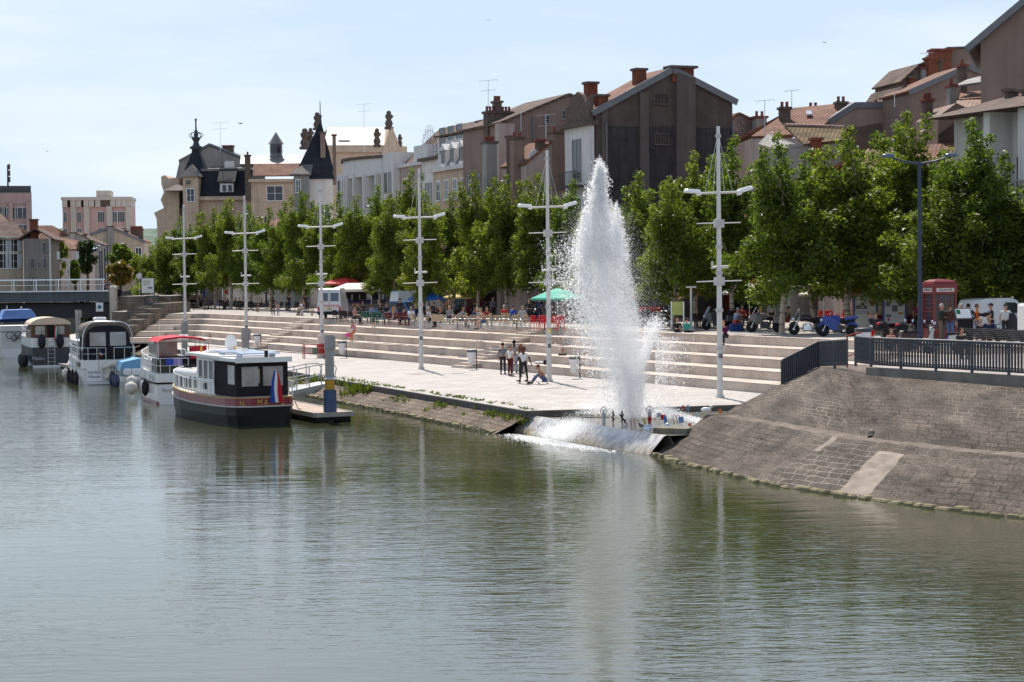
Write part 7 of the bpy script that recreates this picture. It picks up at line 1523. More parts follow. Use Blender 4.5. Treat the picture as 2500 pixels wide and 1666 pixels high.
# second white van, open, and blue car
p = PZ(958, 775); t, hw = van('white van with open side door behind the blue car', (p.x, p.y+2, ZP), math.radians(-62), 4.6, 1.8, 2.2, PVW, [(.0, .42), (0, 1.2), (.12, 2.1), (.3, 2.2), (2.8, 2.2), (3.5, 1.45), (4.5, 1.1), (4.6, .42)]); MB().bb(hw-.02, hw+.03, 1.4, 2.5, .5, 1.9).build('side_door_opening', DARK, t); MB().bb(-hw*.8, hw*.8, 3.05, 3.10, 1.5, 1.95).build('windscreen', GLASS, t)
for x in (-.85, .85): wheel(t, x, .9); wheel(t, x, 3.7)
def car(label, loc, rz, paint, cat='car', L_=3.9, W__=1.7, H=1.45):
    t = thing('parked_car', label, cat, loc, rz); hw = W__/2; low = [(0, .3), (-.02, .62), (.15, .86), (.9, .92), (3.0, .9), (3.7, .74), (L_, .55), (L_, .3)]; top = [(.35, .88), (.75, 1.38), (1.2, H), (2.0, H-.02), (2.9, .9)]
    MB().loft([[(-hw+.04, y, z) for y, z in low], [(-hw, y, min(z, .7)) for y, z in low], [(hw, y, min(z, .7)) for y, z in low], [(hw-.04, y, z) for y, z in low]], 0, False).build('body', paint, t); MB().loft([[(-hw+.16+.1*(z-.9), y, z) for y, z in top], [(hw-.16-.1*(z-.9), y, z) for y, z in top]], 0, False).build('roof', paint, t)
    for s in (-1, 1):
        m = MB(); x = s*(hw-.155); m.prism([Vector((x, .62, .94)), Vector((x, 2.7, .94)), Vector((x-s*.05, 2.05, 1.34)), Vector((x-s*.05, .9, 1.34))], (s*.02, 0, 0)); m.build('side_window', GLASS, t); wheel(t, s*(hw-.08), .65, .29); wheel(t, s*(hw-.08), 3.1, .29); MB().ell((s*.6, 3.76, .64), (.16, .1, .09), 8, 5).build('headlight', mk('lamp_clear', (.6, .6, .62), .1), t)
    m = MB(); m.add([(-.6, 2.93, .93), (.6, 2.93, .93), (.52, 2.12, 1.40), (-.52, 2.12, 1.40)], [(0, 1, 2, 3)]); m.v = [(x, y+.03, z+.02) for x, y, z in m.v]; m.build('windscreen', GLASS, t); m = MB(); m.add([(-.55, .40, .95), (.55, .40, .95), (.5, .74, 1.36), (-.5, .74, 1.36)], [(0, 3, 2, 1)]); m.v = [(x, y-.03, z+.01) for x, y, z in m.v]; m.build('rear_window', GLASS, t); return t
p = PZ(985, 780); car('metallic blue car with red shaded bonnet behind the terrace chairs', (p.x+1, p.y, ZP), math.radians(62), mk('car_blue', (.02, .10, .26), .25, .08, 1))
# white van at right, bonnet to the right
p = PZ(2402, 820); t, hw = van('white delivery van parked nose right behind the standing group', (p.x-.6, p.y+.6, ZP), math.radians(-58), 4.3, 1.75, 1.88, PVB, [(0, .35), (-.02, .8), (.0, 1.55), (.12, 1.82), (.4, 1.88), (2.2, 1.9), (2.6, 1.8), (3.35, 1.12), (4.15, .95), (4.3, .75), (4.3, .32)]); t['label'] = 'white delivery van parked nose right behind the standing group'
m = MB(); x = hw-.04; m.prism([Vector((x, 1.75, 1.12)), Vector((x, 3.0, 1.12)), Vector((x-.07, 2.5, 1.66)), Vector((x-.07, 1.8, 1.68))], (.05, 0, 0)); m.build('side_window', GLASS, t); m = MB(); m.add([(-.74, 3.36, 1.16), (.74, 3.36, 1.16), (.66, 2.66, 1.80), (-.66, 2.66, 1.80)], [(0, 1, 2, 3)]); m.v = [(x, y+.03, z+.02) for x, y, z in m.v]; m.build('windscreen', GLASS, t)
m = MB(); m.bb(hw-.01, hw+.012, .3, 1.6, .55, .58); m.bb(hw-.01, hw+.012, 1.65, 1.67, .4, 1.7); m.build('door_seam', IRON, t); MB().ell((hw+.1, 2.9, 1.15), (.1, .06, .09), 8, 6).build('mirror', IRON, t)
for x in (-.78, .78): wheel(t, x, .8, .3); wheel(t, x, 3.5, .3); MB().ell((x*.85, 4.22, .78), (.2, .1, .12), 8, 5).build('headlight', MATS['lamp_clear'], t)
# striped service vehicle corner at the right edge
p = PZ(2500, 862); t = thing('service_van', 'red and white striped tail of a vehicle cut by the right picture edge', 'van', (p.x+2.15, p.y+4, ZP), math.radians(-8)); MB().rbox((0, 2.3, 1.1), (1.75, 4.4, 1.5), .1).build('body', PVB, t); MB().bb(-.6, .6, .05, .12, 1.1, 1.7).build('rear_window', GLASS, t); m = MB()
for k in range(5): z = .5+k*.28; m.prism([Vector((-.86, .08, z)), Vector((-.62, .08, z+.13)), Vector((-.62, .08, z+.27)), Vector((-.86, .08, z+.14))], (0, .06, 0))
m.build('red_stripes', FR, t); wheel(t, -.7, .9, .32); wheel(t, .7, .9, .32); wheel(t, -.7, 3.6, .32); wheel(t, .7, 3.6, .32)
# ---- motorcycles (front towards +x)
def moto(label, px, py, rz, paint, kind='sport', s=1.0, lean=.12, z=ZP):
    p = onz(px, py, z); t = thing('motorcycle', label, 'motorcycle', (p.x, p.y, z), rz); A = Matrix.Rotation(math.pi/2, 3, 'X')
    def wh(x, r, w):
        m = MB(); m.lathe([(r*.68, -w/2), (r*.93, -w/2), (r, 0), (r*.93, w/2), (r*.68, w/2), (r*.66, 0)], (x, 0, r), 20, ax=A); o = m.build('wheel', TYRE, t); m = MB(); m.lathe([(r*.62, -.02), (r*.7, -.03), (r*.7, .03), (r*.62, .02)], (x, 0, r), 20, ax=A)
        for k in range(10): a = k*math.pi/5; m.cyl((x, 0, r), (x+r*.66*math.cos(a), 0, r+r*.66*math.sin(a)), .012, n=4)
        m.cyl((x, -.08, r), (x, .08, r), .06, n=8); m.build('rim', STEEL if kind == 'cruiser' else RIM, o)
    wh(.74, .31, .12); wh(-.70, .31, .17)
    m = MB(); m.rbox((.02, 0, .42), (.5, .36, .36), .08); m.cyl((-.05, -.25, .45), (-.05, .25, .45), .13, n=10); m.tube([(.2, -.2, .35), (-.2, -.22, .22), (-.9, -.22, .34)], [.04, .04, .06], 7); m.build('engine', STEEL if kind == 'cruiser' else IRON, t)
    m = MB(); 
    for y in (-.09, .09): m.cyl((.74, y, .31), (.42, y, .98), .03, n=6)
    m.tube([(.40, -.36, 1.06), (.40, -.15, 1.02), (.46, 0, .98), (.40, .15, 1.02), (.40, .36, 1.06)], .018, 6); m.build('fork', STEEL, t)
    m = MB(); m.tube([(.42, 0, .78), (.25, 0, .92), (0, 0, .9), (-.15, 0, .78)], [.10, .17, .17, .10], 10); m.build('tank', paint, t); m = MB(); m.tube([(-.12, 0, .80), (-.35, 0, .77), (-.62, 0, .84), (-.85, 0, .88)], [.12, .15, .13, .08], 8); m.build('saddle', CANV, t)
    m = MB(); m.tube([(1.0, 0, .50), (.88, 0, .62), (.72, 0, .66), (.56, 0, .6)], [.05, .09, .09, .05], 6); m.tube([(-.4, 0, .62), (-.72, 0, .68), (-1.0, 0, .52)], [.06, .10, .06], 6); m.build('mudguard', paint, t)
    if kind == 'sport': m = MB(); m.loft([[(.86, -.06, .78), (.86, .06, .78), (.84, .05, .9), (.84, -.05, .9)], [(.62, -.2, .6), (.62, .2, .6), (.62, .2, 1.05), (.62, -.2, 1.05)], [(.3, -.24, .32), (.3, .24, .32), (.3, .22, .95), (.3, -.22, .95)], [(-.12, -.22, .28), (-.12, .22, .28), (-.12, .2, .72), (-.12, -.2, .72)]], 0, False); m.build('fairing', paint, t); m = MB(); m.tube([(-.35, 0, .82), (-.7, 0, .9), (-1.0, 0, .98)], [.14, .12, .05], 8); m.build('tail', paint, t)
    if kind == 'tourer':
        m = MB(); m.loft([[(.88, -.08, .72), (.88, .08, .72), (.82, .08, .95), (.82, -.08, .95)], [(.5, -.3, .55), (.5, .3, .55), (.5, .27, 1.05), (.5, -.27, 1.05)], [(.15, -.26, .4), (.15, .26, .4), (.15, .22, .85), (.15, -.22, .85)]], 0, False); m.build('fairing', paint, t)
        for y in (-.34, .34): MB().rbox((-.72, y, .66), (.55, .22, .36), .06).build('pannier', paint, t)
        MB().rbox((-.95, 0, 1.02), (.4, .45, .28), .06).build('top_box', CANV, t)
    if kind in ('tourer', 'cruiser'): m = MB(); m.prism([Vector((.72, -.24, .98)), Vector((.72, .24, .98)), Vector((.48, .18, 1.42)), Vector((.48, -.18, 1.42))], (-.015, 0, 0)); m.build('windscreen', mk('screen_plastic', (.25, .27, .30), .1, .1), t)
    MB().ell((.80, 0, .84), (.10, .11, .10), 10, 7).build('headlight', MATS['lamp_clear'], t)
    for y in (-1, 1): MB().ell((.36, y*.42, 1.18), (.03, .08, .05), 8, 5).build('mirror', STEEL, t)
    t.rotation_euler = (lean, 0, rz); t.scale = (s, s, s); return t
moto('silver grey touring motorcycle with tall screen beside the white birch trunk', 1868, 812, math.radians(172), mk('moto_silver', (.13, .12, .11), .3, .1, 2), 'tourer', 1.02); moto('black and chrome cruiser motorcycle with clear windscreen', 1972, 818, math.radians(160), mk('moto_black', (.02, .012, .012), .2, .1, 2), 'cruiser'); moto('bright blue sport touring motorcycle', 2046, 822, math.radians(170), mk('moto_blue', (.01, .035, .24), .2, .1, 2), 'sport', 1.02)
moto('dark motorcycle half hidden behind the nearest lamp mast', 1752, 806, math.radians(200), mk('moto_grey', (.07, .07, .07), .3, .1, 2), 'tourer', .98); moto('dark covered motorcycle right of the fountain jet', 1612, 800, math.radians(20), MATS['moto_black'], 'tourer', 1.0); moto('old dark motorcycle beside the snack stand', 1570, 797, math.radians(150), MATS['moto_grey'], 'cruiser', .95)
def scooter(label, px, Y, paint, box, rz, lab=None):
    x = (px-1250)/FPX*Y; t = thing('scooter', label, 'scooter', (x, Y, ZP), rz); A = Matrix.Rotation(math.pi/2, 3, 'X')
    for xx in (.6, -.55): m = MB(); m.lathe([(.15, -.06), (.22, -.06), (.24, 0), (.22, .06), (.15, .06)], (xx, 0, .24), 16, ax=A); m.build('wheel', TYRE, t)
    MB().loft([[(.68, -.05, .4), (.68, .05, .4), (.5, .05, .95), (.5, -.05, .95)], [(.45, -.2, .25), (.45, .2, .25), (.4, .17, .95), (.4, -.17, .95)]], 0, False).build('front_shield', paint, t); MB().loft([[(.4, -.16, .22), (.4, .16, .22), (.4, .16, .3), (.4, -.16, .3)], [(-.1, -.18, .22), (-.1, .18, .22), (-.1, .18, .32), (-.1, -.18, .32)], [(-.2, -.2, .25), (-.2, .2, .25), (-.2, .18, .74), (-.2, -.18, .74)], [(-.85, -.12, .5), (-.85, .12, .5), (-.85, .12, .8), (-.85, -.12, .8)]], 0, False).build('body', paint, t)
    MB().rbox((-.4, 0, .80), (.62, .3, .1), .04).build('saddle', CANV, t); MB().tube([(.38, -.34, 1.06), (.46, 0, 1.02), (.38, .34, 1.06)], .03, 6).build('handlebar', CANV, t); MB().rbox((.47, 0, 1.0), (.2, .26, .18), .06).build('headset', paint, t)
    for y in (-1, 1): MB().ell((.36, y*.42, 1.22), (.03, .09, .06), 8, 5).build('mirror', mk('mirror_sky', (.4, .48, .62), .1), t)
    if box: MB().rbox((-.8, 0, 1.05), (.45, .44, .32), .1).build('top_box', CANV, t); MB().rbox((-.98, 0, 1.12), (.12, .3, .1), .03).build('tail_light', FR, t)
    return t
scooter('black scooter with red topped luggage box behind the railing', 2200, 84, mk('scooter_black', (.03, .012, .014), .3, .1), True, math.radians(10)); scooter('second black scooter with red tail behind the railing', 2247, 82, MATS['scooter_black'], True, math.radians(10)); scooter('silver white scooter behind the railing, next to the lectern sign', 2305, 79, mk('scooter_silver', (.5, .49, .47), .3, .05), False, math.radians(165))
# snack cart with letters
p = PZ(1588, 800); t = thing('snack_cart', 'dark snack cart with orange lettering on red at the fountain edge', 'cart', (p.x, p.y+1, ZP), .1); MB().rbox((0, 0, .75), (1.5, .7, 1.0), .05).build('body', IRON, t); MB().bb(-.75, .75, -.38, -.35, 1.0, 1.3).build('sign', FR, t); lettering('sign_text', 'UGES', .24, mk('sign_orange', (.65, .28, .05), .5), t, facing(.3, -.392, 1.15)); MB().bb(-.72, .72, -.3, .3, 1.3, 1.75).build('glass_case', GLASS, t)
for x in (-.5, .5): wheel(t, x, -.2, .2, .08)
m = MB(); p = PZ(1688, 806); m.cyl((0, 0, 0), (0, 0, 2.55), .07, n=8); m.lathe([(.28, 0), (.1, .25)], (0, 0, 0), 10); m.bb(-.3, .3, -.1, .1, 2.5, 2.6); o = m.build('flag_post', MAST); o.location = (p.x, p.y, ZP); tag(o, 'slim white post between notice board and nearest mast', 'post')
# ================================================================ BASIN FIGURES
def stand(name, label, px, py, build, rz=0, z=.655):
    p = onz(px, py, z); t = thing(name, label, 'sculpture', (p.x, p.y, z), rz, 'painted figures in the fountain basin'); build(t); t.scale = (.55, .55, .55); return t
def fish(t):
    m = MB(); m.prism([Vector((x, 0, z)) for x, z in ((-.03, 0), (.03, 0), (.04, .3), (.16, .26), (.05, .45), (.05, .62), (.17, .56), (.05, .78), (.02, .98), (-.12, .74), (-.04, .76), (-.05, .5), (-.17, .4), (-.05, .42), (-.04, .3), (-.15, .18), (-.04, .2))], (0, .04, 0)); m.build('cut_out', CANV, t)
stand('fish_figure', 'upright black barbed fish cut out, left of the pair', 1497, 1036, fish); stand('fish_figure', 'taller black barbed fish cut out of the pair', 1519, 1036, fish)
t = stand('fish_figure', 'leaning black barbed fish cut out of the pair', 1531, 1037, fish); t.rotation_euler = (0, -.0, 0); t.rotation_euler = (0, -.6, 0)
def swim(mat):
    def f(t):
        m = MB(); m.tube([(-.0, 0, 0), (0, 0, .35)], [.11, .14], 8); m.build('trunks', mat, t); m = MB(); m.tube([(0, 0, .35), (0, 0, .6), (0, 0, .72)], [.14, .15, .05], 8); m.ell((0, 0, .82), (.08, .08, .1), 8, 6)
        for s in (-1, 1): m.tube([(s*.13, 0, .64), (s*.24, 0, .82), (s*.1, 0, 1.05), (0, 0, 1.12)], .035, 6)
        m.build('torso', mk('figure_grey', (.38, .36, .37), .5), t)
    return f
stand('swimmer_figure', 'grey swimmer figure with arms overhead and red trunks', 1586, 1030, swim(FR)); stand('swimmer_figure', 'pale swimmer figure half hidden in the spray at left', 1474, 1032, swim(mk('figure_pale', (.5, .5, .5), .5)))
def hooks(t):
    m = MB()
    for x in (-.1, .14): m.tube([(x, 0, 0), (x-.1, 0, .4), (x, 0, .62), (x+.12, 0, .5), (x+.12, 0, .35)], .025, 5)
    m.build('hook', mk('hook_red', (.42, .10, .05), .5), t)
stand('hook_figure', 'pair of red looped hooks beside the black fish', 1547, 1043, hooks); stand('hook_figure', 'pair of red looped hooks in the white splash at right', 1650, 1034, hooks)
def dome(t): MB().lathe([(.28, .0), (.27, .1), (.2, .22), (.09, .29), (0, .31)], (0, 0, 0), 16).build('dome', mk('dome_chrome', (.5, .54, .6), .15, .1, 2, metal=.8), t)
stand('dome_figure', 'shiny dome in the basin beside the pigeon figure', 1582, 1047, dome); stand('dome_figure', 'shiny dome in the basin behind the concrete ledge', 1629, 1044, dome)
def bird(t): m = MB(); m.ell((0, 0, .18), (.16, .09, .1), 10, 7); m.ell((-.14, 0, .3), (.07, .06, .07), 8, 6); m.cyl((0, 0, 0), (0, 0, .12), .03); m.prism([Vector((.1, 0, .2)), Vector((.3, 0, .14)), Vector((.12, 0, .12))], (0, .05, 0)); m.build('body', mk('bird_grey', (.13, .12, .11), .7), t)
stand('bird_figure', 'dark grey bird figure beside the first dome', 1566, 1046, bird)
def panel(mat, w=.3, h=.42, tilt=0, lift=.15):
    def f(t): MB().cyl((0, .02, 0), (0, .02, lift+h*.6), .02, n=5).build('pole', STEEL, t); MB(M=Matrix.Translation((0, 0, lift)) @ Matrix.Rotation(tilt, 4, 'Y')).bb(-w/2, w/2, -.02, .0, 0, h).build('panel', mat, t)
    return f
LB_ = mk('figure_blue', (.12, .22, .45), .5); OR = mk('figure_orange', (.6, .14, .03), .5); 
for px, py, mt, w, h, tl, lf, lab in ((1609, 1030, plain((.42, .45, .47)), .34, .34, 0, .3, 'pale grey square flag figure in the splash'), (1619, 1036, FR, .34, .36, 0, .3, 'dark red square flag figure in the basin'), (1626, 1040, mk('figure_deepblue', (.04, .12, .35), .5), .2, .62, -.1, .05, 'deep blue upright plank figure in the basin'), (1664, 1036, LB_, .36, .42, -.15, .1, 'light blue tilted panel figure near the rocks'), (1667, 1016, FR, .12, .35, .1, .45, 'small red pennant figure at the back of the basin'), (1575, 1038, plain((.45, .5, .1)), .16, .4, -.3, .05, 'yellow green slanted plank by the swimmer'), (1680, 1012, mk('figure_steel', (.1, .2, .35), .5), .14, .5, 0, .2, 'steel blue slim figure before the dark quay wall'), (1612, 1015, mk('figure_salmon', (.65, .35, .27), .5), .2, .55, .15, .2, 'salmon coloured figure veiled by the spray'), (1683, 1042, OR, .22, .22, .3, .02, 'orange flower like figure at the rocks'), (1703, 1018, plain((.45, .5, .55)), .3, .2, .2, .1, 'pale boxes figure at the foot of the embankment'), (1758, 1009, OR, .22, .3, 0, .0, 'bright orange bucket like figure on the ledge')):
    stand('panel_figure', lab, px, py, panel(mt, w, h, tl, lf))
def gull(label, px, py, Y, s=.5, a=0): 
    c = aty(px, py, Y); m = MB(); m.ell((0, 0, 0), (.1*s, .35*s, .09*s), 8, 6); m.add([(0, -.15*s, 0), (.9*s, .1*s, .35*s), (.1*s, .2*s, 0), (-.9*s, .1*s, .2*s), (-.1*s, .2*s, 0), (0, -.15*s, -.03*s), (.9*s, .1*s, .33*s), (-.9*s, .1*s, .18*s), (.1*s, .2*s, -.03*s), (-.1*s, .2*s, -.03*s)], [(0, 1, 2), (0, 4, 3), (5, 8, 6), (5, 7, 9), (0, 5, 6, 1), (0, 3, 7, 5)]); o = m.build('flying_bird', CANV); o.location = c; o.rotation_euler = (0, 0, a); tag(o, label, 'bird')
gull('tiny dark bird in the sky at far left above the towers', 116, 370, 150, .25, .5); gull('swift like bird between the aerial and the slate tower', 588, 302, 160, .45, 1.0); gull('tiny bird high in the sky near the top centre', 1193, 50, 160, .25, .3); gull('tiny bird high in the sky at upper right', 2013, 105, 160, .3, 2.0)
p = onz(1700, 1010, 1.3); o = None
m = MB(); m.ell((0, 0, .16), (.20, .09, .10), 10, 7); m.ell((.18, 0, .28), (.06, .05, .06), 8, 6); m.cyl((0, -.03, 0), (0, -.03, .1), .012); m.cyl((0, .03, 0), (0, .03, .1), .012); m.prism([Vector((.23, -.01, .28)), Vector((.31, 0, .26)), Vector((.23, .01, .25))], (0, .02, 0)); o = m.build('seagull', WHITE); o.location = onz(1724, 1012, 1.28); tag(o, 'white gull standing on the corner of the masonry embankment', 'bird')
# ================================================================ PEOPLE (facing -y in their own frame)
SKIN = {k: mk('skin_'+k, c, .55, .06, 6) for k, c in dict(light=(.50, .29, .20), tan=(.38, .20, .13), dark=(.055, .028, .018)).items()}
TS = bpy.data.scenes.new('workbench')
EYE = mk('eye_dark', (.02, .015, .012), .3, 0)
def cl(c): return mk('cloth_%d_%d_%d' % tuple(int(x*999) for x in c), c, .85, .16, 7)
def skin_mesh(pts, edges, rad, root=0):
    me = bpy.data.meshes.new('s'); me.from_pydata(pts, edges, []); o = bpy.data.objects.new('s', me); TS.collection.objects.link(o)
    o.modifiers.new('k', 'SKIN'); sv = me.skin_vertices[0].data
    for i, r in enumerate(rad): sv[i].radius = (r, r)
    sv[root].use_root = True; ss = o.modifiers.new('u', 'SUBSURF'); ss.levels = 1; ss.render_levels = 1
    VL = TS.view_layers[0]; VL.update(); dg = VL.depsgraph; ev = o.evaluated_get(dg); m2 = ev.to_mesh()
    vs = [tuple(v.co) for v in m2.vertices]; fs = [tuple(p.vertices) for p in m2.polygons]; ev.to_mesh_clear(); bpy.data.objects.remove(o); bpy.data.meshes.remove(me); return vs, fs
def V3(*a): return Vector(a)
def pose(kind):
    P = dict(pel=V3(0, 0, .93), wai=V3(0, 0, 1.10), che=V3(0, .0, 1.29), nek=V3(0, .0, 1.46), hd=V3(0, -.02, 1.62))
    for s, n in ((-1, 'L'), (1, 'R')):
        P['hip'+n] = V3(s*.09, 0, .90); P['kne'+n] = V3(s*.10, -.02, .50); P['ank'+n] = V3(s*.11, .02, .08); P['toe'+n] = V3(s*.12, -.13, .04)
        P['sho'+n] = V3(s*.185, .0, 1.40); P['elb'+n] = V3(s*.23, .03, 1.13); P['wri'+n] = V3(s*.24, -.05, .88)
    if kind == 'walk':
        P['kneL'] = V3(-.1, -.2, .52); P['ankL'] = V3(-.1, -.28, .1); P['toeL'] = V3(-.1, -.42, .06); P['kneR'] = V3(.1, .06, .5); P['ankR'] = V3(.1, .34, .12); P['toeR'] = V3(.1, .22, .04); P['elbL'] = V3(-.24, .12, 1.15); P['wriL'] = V3(-.24, .12, .9); P['elbR'] = V3(.24, -.05, 1.14); P['wriR'] = V3(.22, -.22, .95)
    if kind == 'camera':
        P.update(pose('walk')); P['elbL'] = V3(-.22, -.12, 1.15); P['wriL'] = V3(-.08, -.36, 1.18); P['elbR'] = V3(.22, -.12, 1.15); P['wriR'] = V3(.08, -.36, 1.18)
    if kind == 'crossed': 
        for s, n in ((-1, 'L'), (1, 'R')): P['elb'+n] = V3(s*.25, -.06, 1.14); P['wri'+n] = V3(-s*.06, -.20, 1.16)
    if kind == 'hips':
        for s, n in ((-1, 'L'), (1, 'R')): P['elb'+n] = V3(s*.32, .06, 1.16); P['wri'+n] = V3(s*.17, -.06, 1.0)
    if kind == 'skate':
        P['kneL'] = V3(-.13, -.12, .52); P['ankL'] = V3(-.13, -.16, .1); P['toeL'] = V3(-.2, -.26, .05); P['kneR'] = V3(.12, .06, .5); P['ankR'] = V3(.13, .16, .1); P['toeR'] = V3(.05, .08, .05); P['elbL'] = V3(-.30, .0, 1.15); P['wriL'] = V3(-.40, -.1, .93); P['elbR'] = V3(.30, .06, 1.15); P['wriR'] = V3(.36, .12, .90); P['hd'] = V3(-.01, -.06, 1.6)
    if kind in ('sit', 'sitlean', 'sitstep'):
        lean = {'sit': .02, 'sitlean': -.16, 'sitstep': -.06}[kind]
        P = dict(pel=V3(0, 0, .52), wai=V3(0, lean*.25, .68), che=V3(0, lean*.6, .87), nek=V3(0, lean, 1.04), hd=V3(0, lean*1.25-.03, 1.20))
        for s, n in ((-1, 'L'), (1, 'R')):
            P['hip'+n] = V3(s*.09, -.02, .50); P['kne'+n] = V3(s*.13, -.44, .50); P['ank'+n] = V3(s*.13, -.42+(-.12 if kind == 'sitstep' else 0), .08); P['toe'+n] = P['ank'+n]+V3(0, -.16, -.03)
            P['sho'+n] = V3(s*.185, lean, .98); P['elb'+n] = V3(s*.24, lean-.10, .72); P['wri'+n] = V3(s*.12, lean-.32, .70)
    if kind == 'board':
        P = dict(pel=V3(0, 0, .20), wai=V3(0, -.05, .36), che=V3(0, -.16, .54), nek=V3(0, -.28, .69), hd=V3(0, -.37, .82))
        for s, n in ((-1, 'L'), (1, 'R')):
            P['hip'+n] = V3(s*.09, -.03, .2); P['kne'+n] = V3(s*.13, -.38, .46); P['ank'+n] = V3(s*.12, -.66, .09); P['toe'+n] = V3(s*.12, -.82, .04)
            P['sho'+n] = V3(s*.18, -.25, .63); P['elb'+n] = V3(s*.25, -.30, .36); P['wri'+n] = V3(s*.07, -.48, .40)
    if kind == 'recline':
        P = pose('sit'); 
        for k in list(P): 
            if k in ('wai', 'che', 'nek', 'hd') or k[:3] in ('sho', 'elb', 'wri'): P[k] = P[k]+V3(0, (P[k].z-.5)*.45, -.04)
            elif k[:3] in ('ank', 'toe'): P[k] = P[k]+V3(0, -.3, .05)
    return P
def person(label, loc, rz, ps='stand', h=1.72, skin='light', top=(.5, .5, .5), sleeve='short', legs=(.05, .05, .07), shorts=False, hair=(.05, .03, .02), hl='short', hat=None, shoes=(.04, .035, .035), topless=False, dress=None, coat=False):
    P = pose(ps); k = h/1.72; fat = 1.0 if h > 1.4 else .95
    t = thing('person', label, 'person', loc, rz); t.scale = (k, k, k)
    nm = ['pel', 'wai', 'che', 'nek']; pts = [P[n] for n in nm]; r = [.105, .098, .112, .055]; E = [(0, 1), (1, 2), (2, 3)]; ix = {n: i for i, n in enumerate(nm)}
    def ad(n, p, rr, par): ix[n] = len(pts); pts.append(p); r.append(rr); E.append((ix[par], ix[n]))
    ad('hd0', P['nek'].lerp(P['hd'], .45), .052, 'nek'); ad('hd', P['hd'], .088, 'hd0')
    for n in 'LR':
        ad('hip'+n, P['hip'+n], .088, 'pel'); ad('kne'+n, P['kne'+n], .056, 'hip'+n); ad('ank'+n, P['ank'+n], .036, 'kne'+n); ad('toe'+n, P['toe'+n], .03, 'ank'+n)
        ad('sho'+n, P['sho'+n], .058, 'che'); ad('elb'+n, P['elb'+n], .042, 'sho'+n); ad('wri'+n, P['wri'+n], .029, 'elb'+n); d = (P['wri'+n]-P['elb'+n]).normalized(); ad('pal'+n, P['wri'+n]+d*.075, .030, 'wri'+n)
    vs, fs = skin_mesh(pts, E, r); m = MB(); m.add(vs, fs, 0, True)
    H = P['hd']; f = V3(0, -1, 0); m.ell(H+V3(0, 0, .01), (.080, .098, .122), 12, 9); m.lathe([(.022, 0), (.012, .03), (.002, .045)], H+V3(0, -.085, -.012), 6, ax=Matrix.Rotation(math.pi/2+.35, 3, 'X'))
    for s in (-1, 1): m.ell(H+V3(s*.082, .01, -.005), (.012, .025, .034), 6, 5); m.ell(H+V3(s*.032, -.088, .018), (.012, .008, .008), 6, 4, 1)
    m.ell(H+V3(0, -.09, -.058), (.026, .010, .007), 6, 4, 1)
    for n, s in (('L', -1), ('R', 1)):
        d = (P['wri'+n]-P['elb'+n]).normalized(); sd = d.cross(V3(0, 0, 1)); sd = sd.normalized() if sd.length > .1 else V3(0, 1, 0); up = sd.cross(d).normalized(); pb = P['wri'+n]+d*.085; bend = V3(0, -.4, -.1)
        for i, (o, l) in enumerate(((-.027, .062), (-.009, .075), (.009, .070), (.027, .055))): a = pb+sd*o; m.tube([a-d*.02, a+d*l*.5, a+(d+bend*.5).normalized()*l], [.0095, .009, .006], 5)
        a = P['wri'+n]+d*.03+sd*.028; m.tube([a, a+(d+sd*1.2).normalized()*.035, a+(d*1.4+sd*.9).normalized()*.062], [.011, .010, .007], 5)
    m.build('body', [SKIN[skin], EYE], t)
    def cover(name, nodes_, mat, rr, par=None):
        q = []; e = []; rd = []; jx = {}
        for n, p, rad_, pa in nodes_:
            jx[n] = len(q); q.append(p); rd.append(rad_*fat)
            if pa: e.append((jx[pa], jx[n]))
        v, f_ = skin_mesh(q, e, rd); b = MB(); b.add(v, f_, 0, True); return b.build(name, mat, t)
    if not topless:
        ad_ = .02 if not coat else .035; ND = [('che', P['che'], .118+ad_, None), ('wai', P['wai'], .108+ad_, 'che'), ('pel', P['pel'].lerp(P['wai'], .1), .112+ad_, 'wai'), ('nek', P['che'].lerp(P['nek'], .72), .078, 'che')]
        if coat and ps not in ('sit', 'sitlean', 'sitstep', 'recline'): ND.append(('hem', P['pel']+V3(0, 0, -.16), .135, 'pel'))
        for n in 'LR':
            ND.append(('sho'+n, P['sho'+n], .070+ad_*.3, 'che')); e = P['elb'+n]; s_ = P['sho'+n]
            if sleeve == 'short': ND.append(('slv'+n, s_.lerp(e, .62), .062, 'sho'+n))
            elif sleeve == 'long': ND.append(('elb'+n, e, .055, 'sho'+n)); ND.append(('cuf'+n, e.lerp(P['wri'+n], .93), .040, 'elb'+n))
        cover('coat' if coat else 'shirt', ND, cl(top), 0)
    ND = [('pel', P['pel']+V3(0, 0, .02), .118, None)]
    for n in 'LR':
        ND.append(('hip'+n, P['hip'+n], .100, 'pel'))
        if shorts: ND.append(('thi'+n, P['hip'+n].lerp(P['kne'+n], .75), .082, 'hip'+n))
        else: ND.append(('kne'+n, P['kne'+n], .070, 'hip'+n)); ND.append(('ank'+n, P['kne'+n].lerp(P['ank'+n], .93), .056, 'kne'+n))
    cover('shorts' if shorts else 'trousers', ND, cl(legs), 0)
    for n in 'LR': a, b = P['ank'+n], P['toe'+n]; q = MB(); q.tube([a+V3(0, .05, -.035), a.lerp(b, .4)+V3(0, 0, -.01), b+V3(0, -.03, .005), b+V3(0, -.06, -.005)], [.042, .048, .042, .02], 8); q.build('shoe', cl(shoes), t)
    if hat: q = MB(); q.ell(H+V3(0, .01, .06), (.096, .112, .082), 12, 8); q.ell(H+V3(0, -.12, .055), (.07, .07, .012), 10, 5); q.build('cap', cl(hat), t)
    q = MB(); q.ell(H+V3(0, .022, .045), (.092, .103, .098), 12, 8)
    if hl == 'long': q.tube([H+V3(0, .06, .05), H+V3(0, .095, -.08), H+V3(0, .10, -.22), H+V3(0, .09, -.34)], [.085, .095, .085, .04], 9)
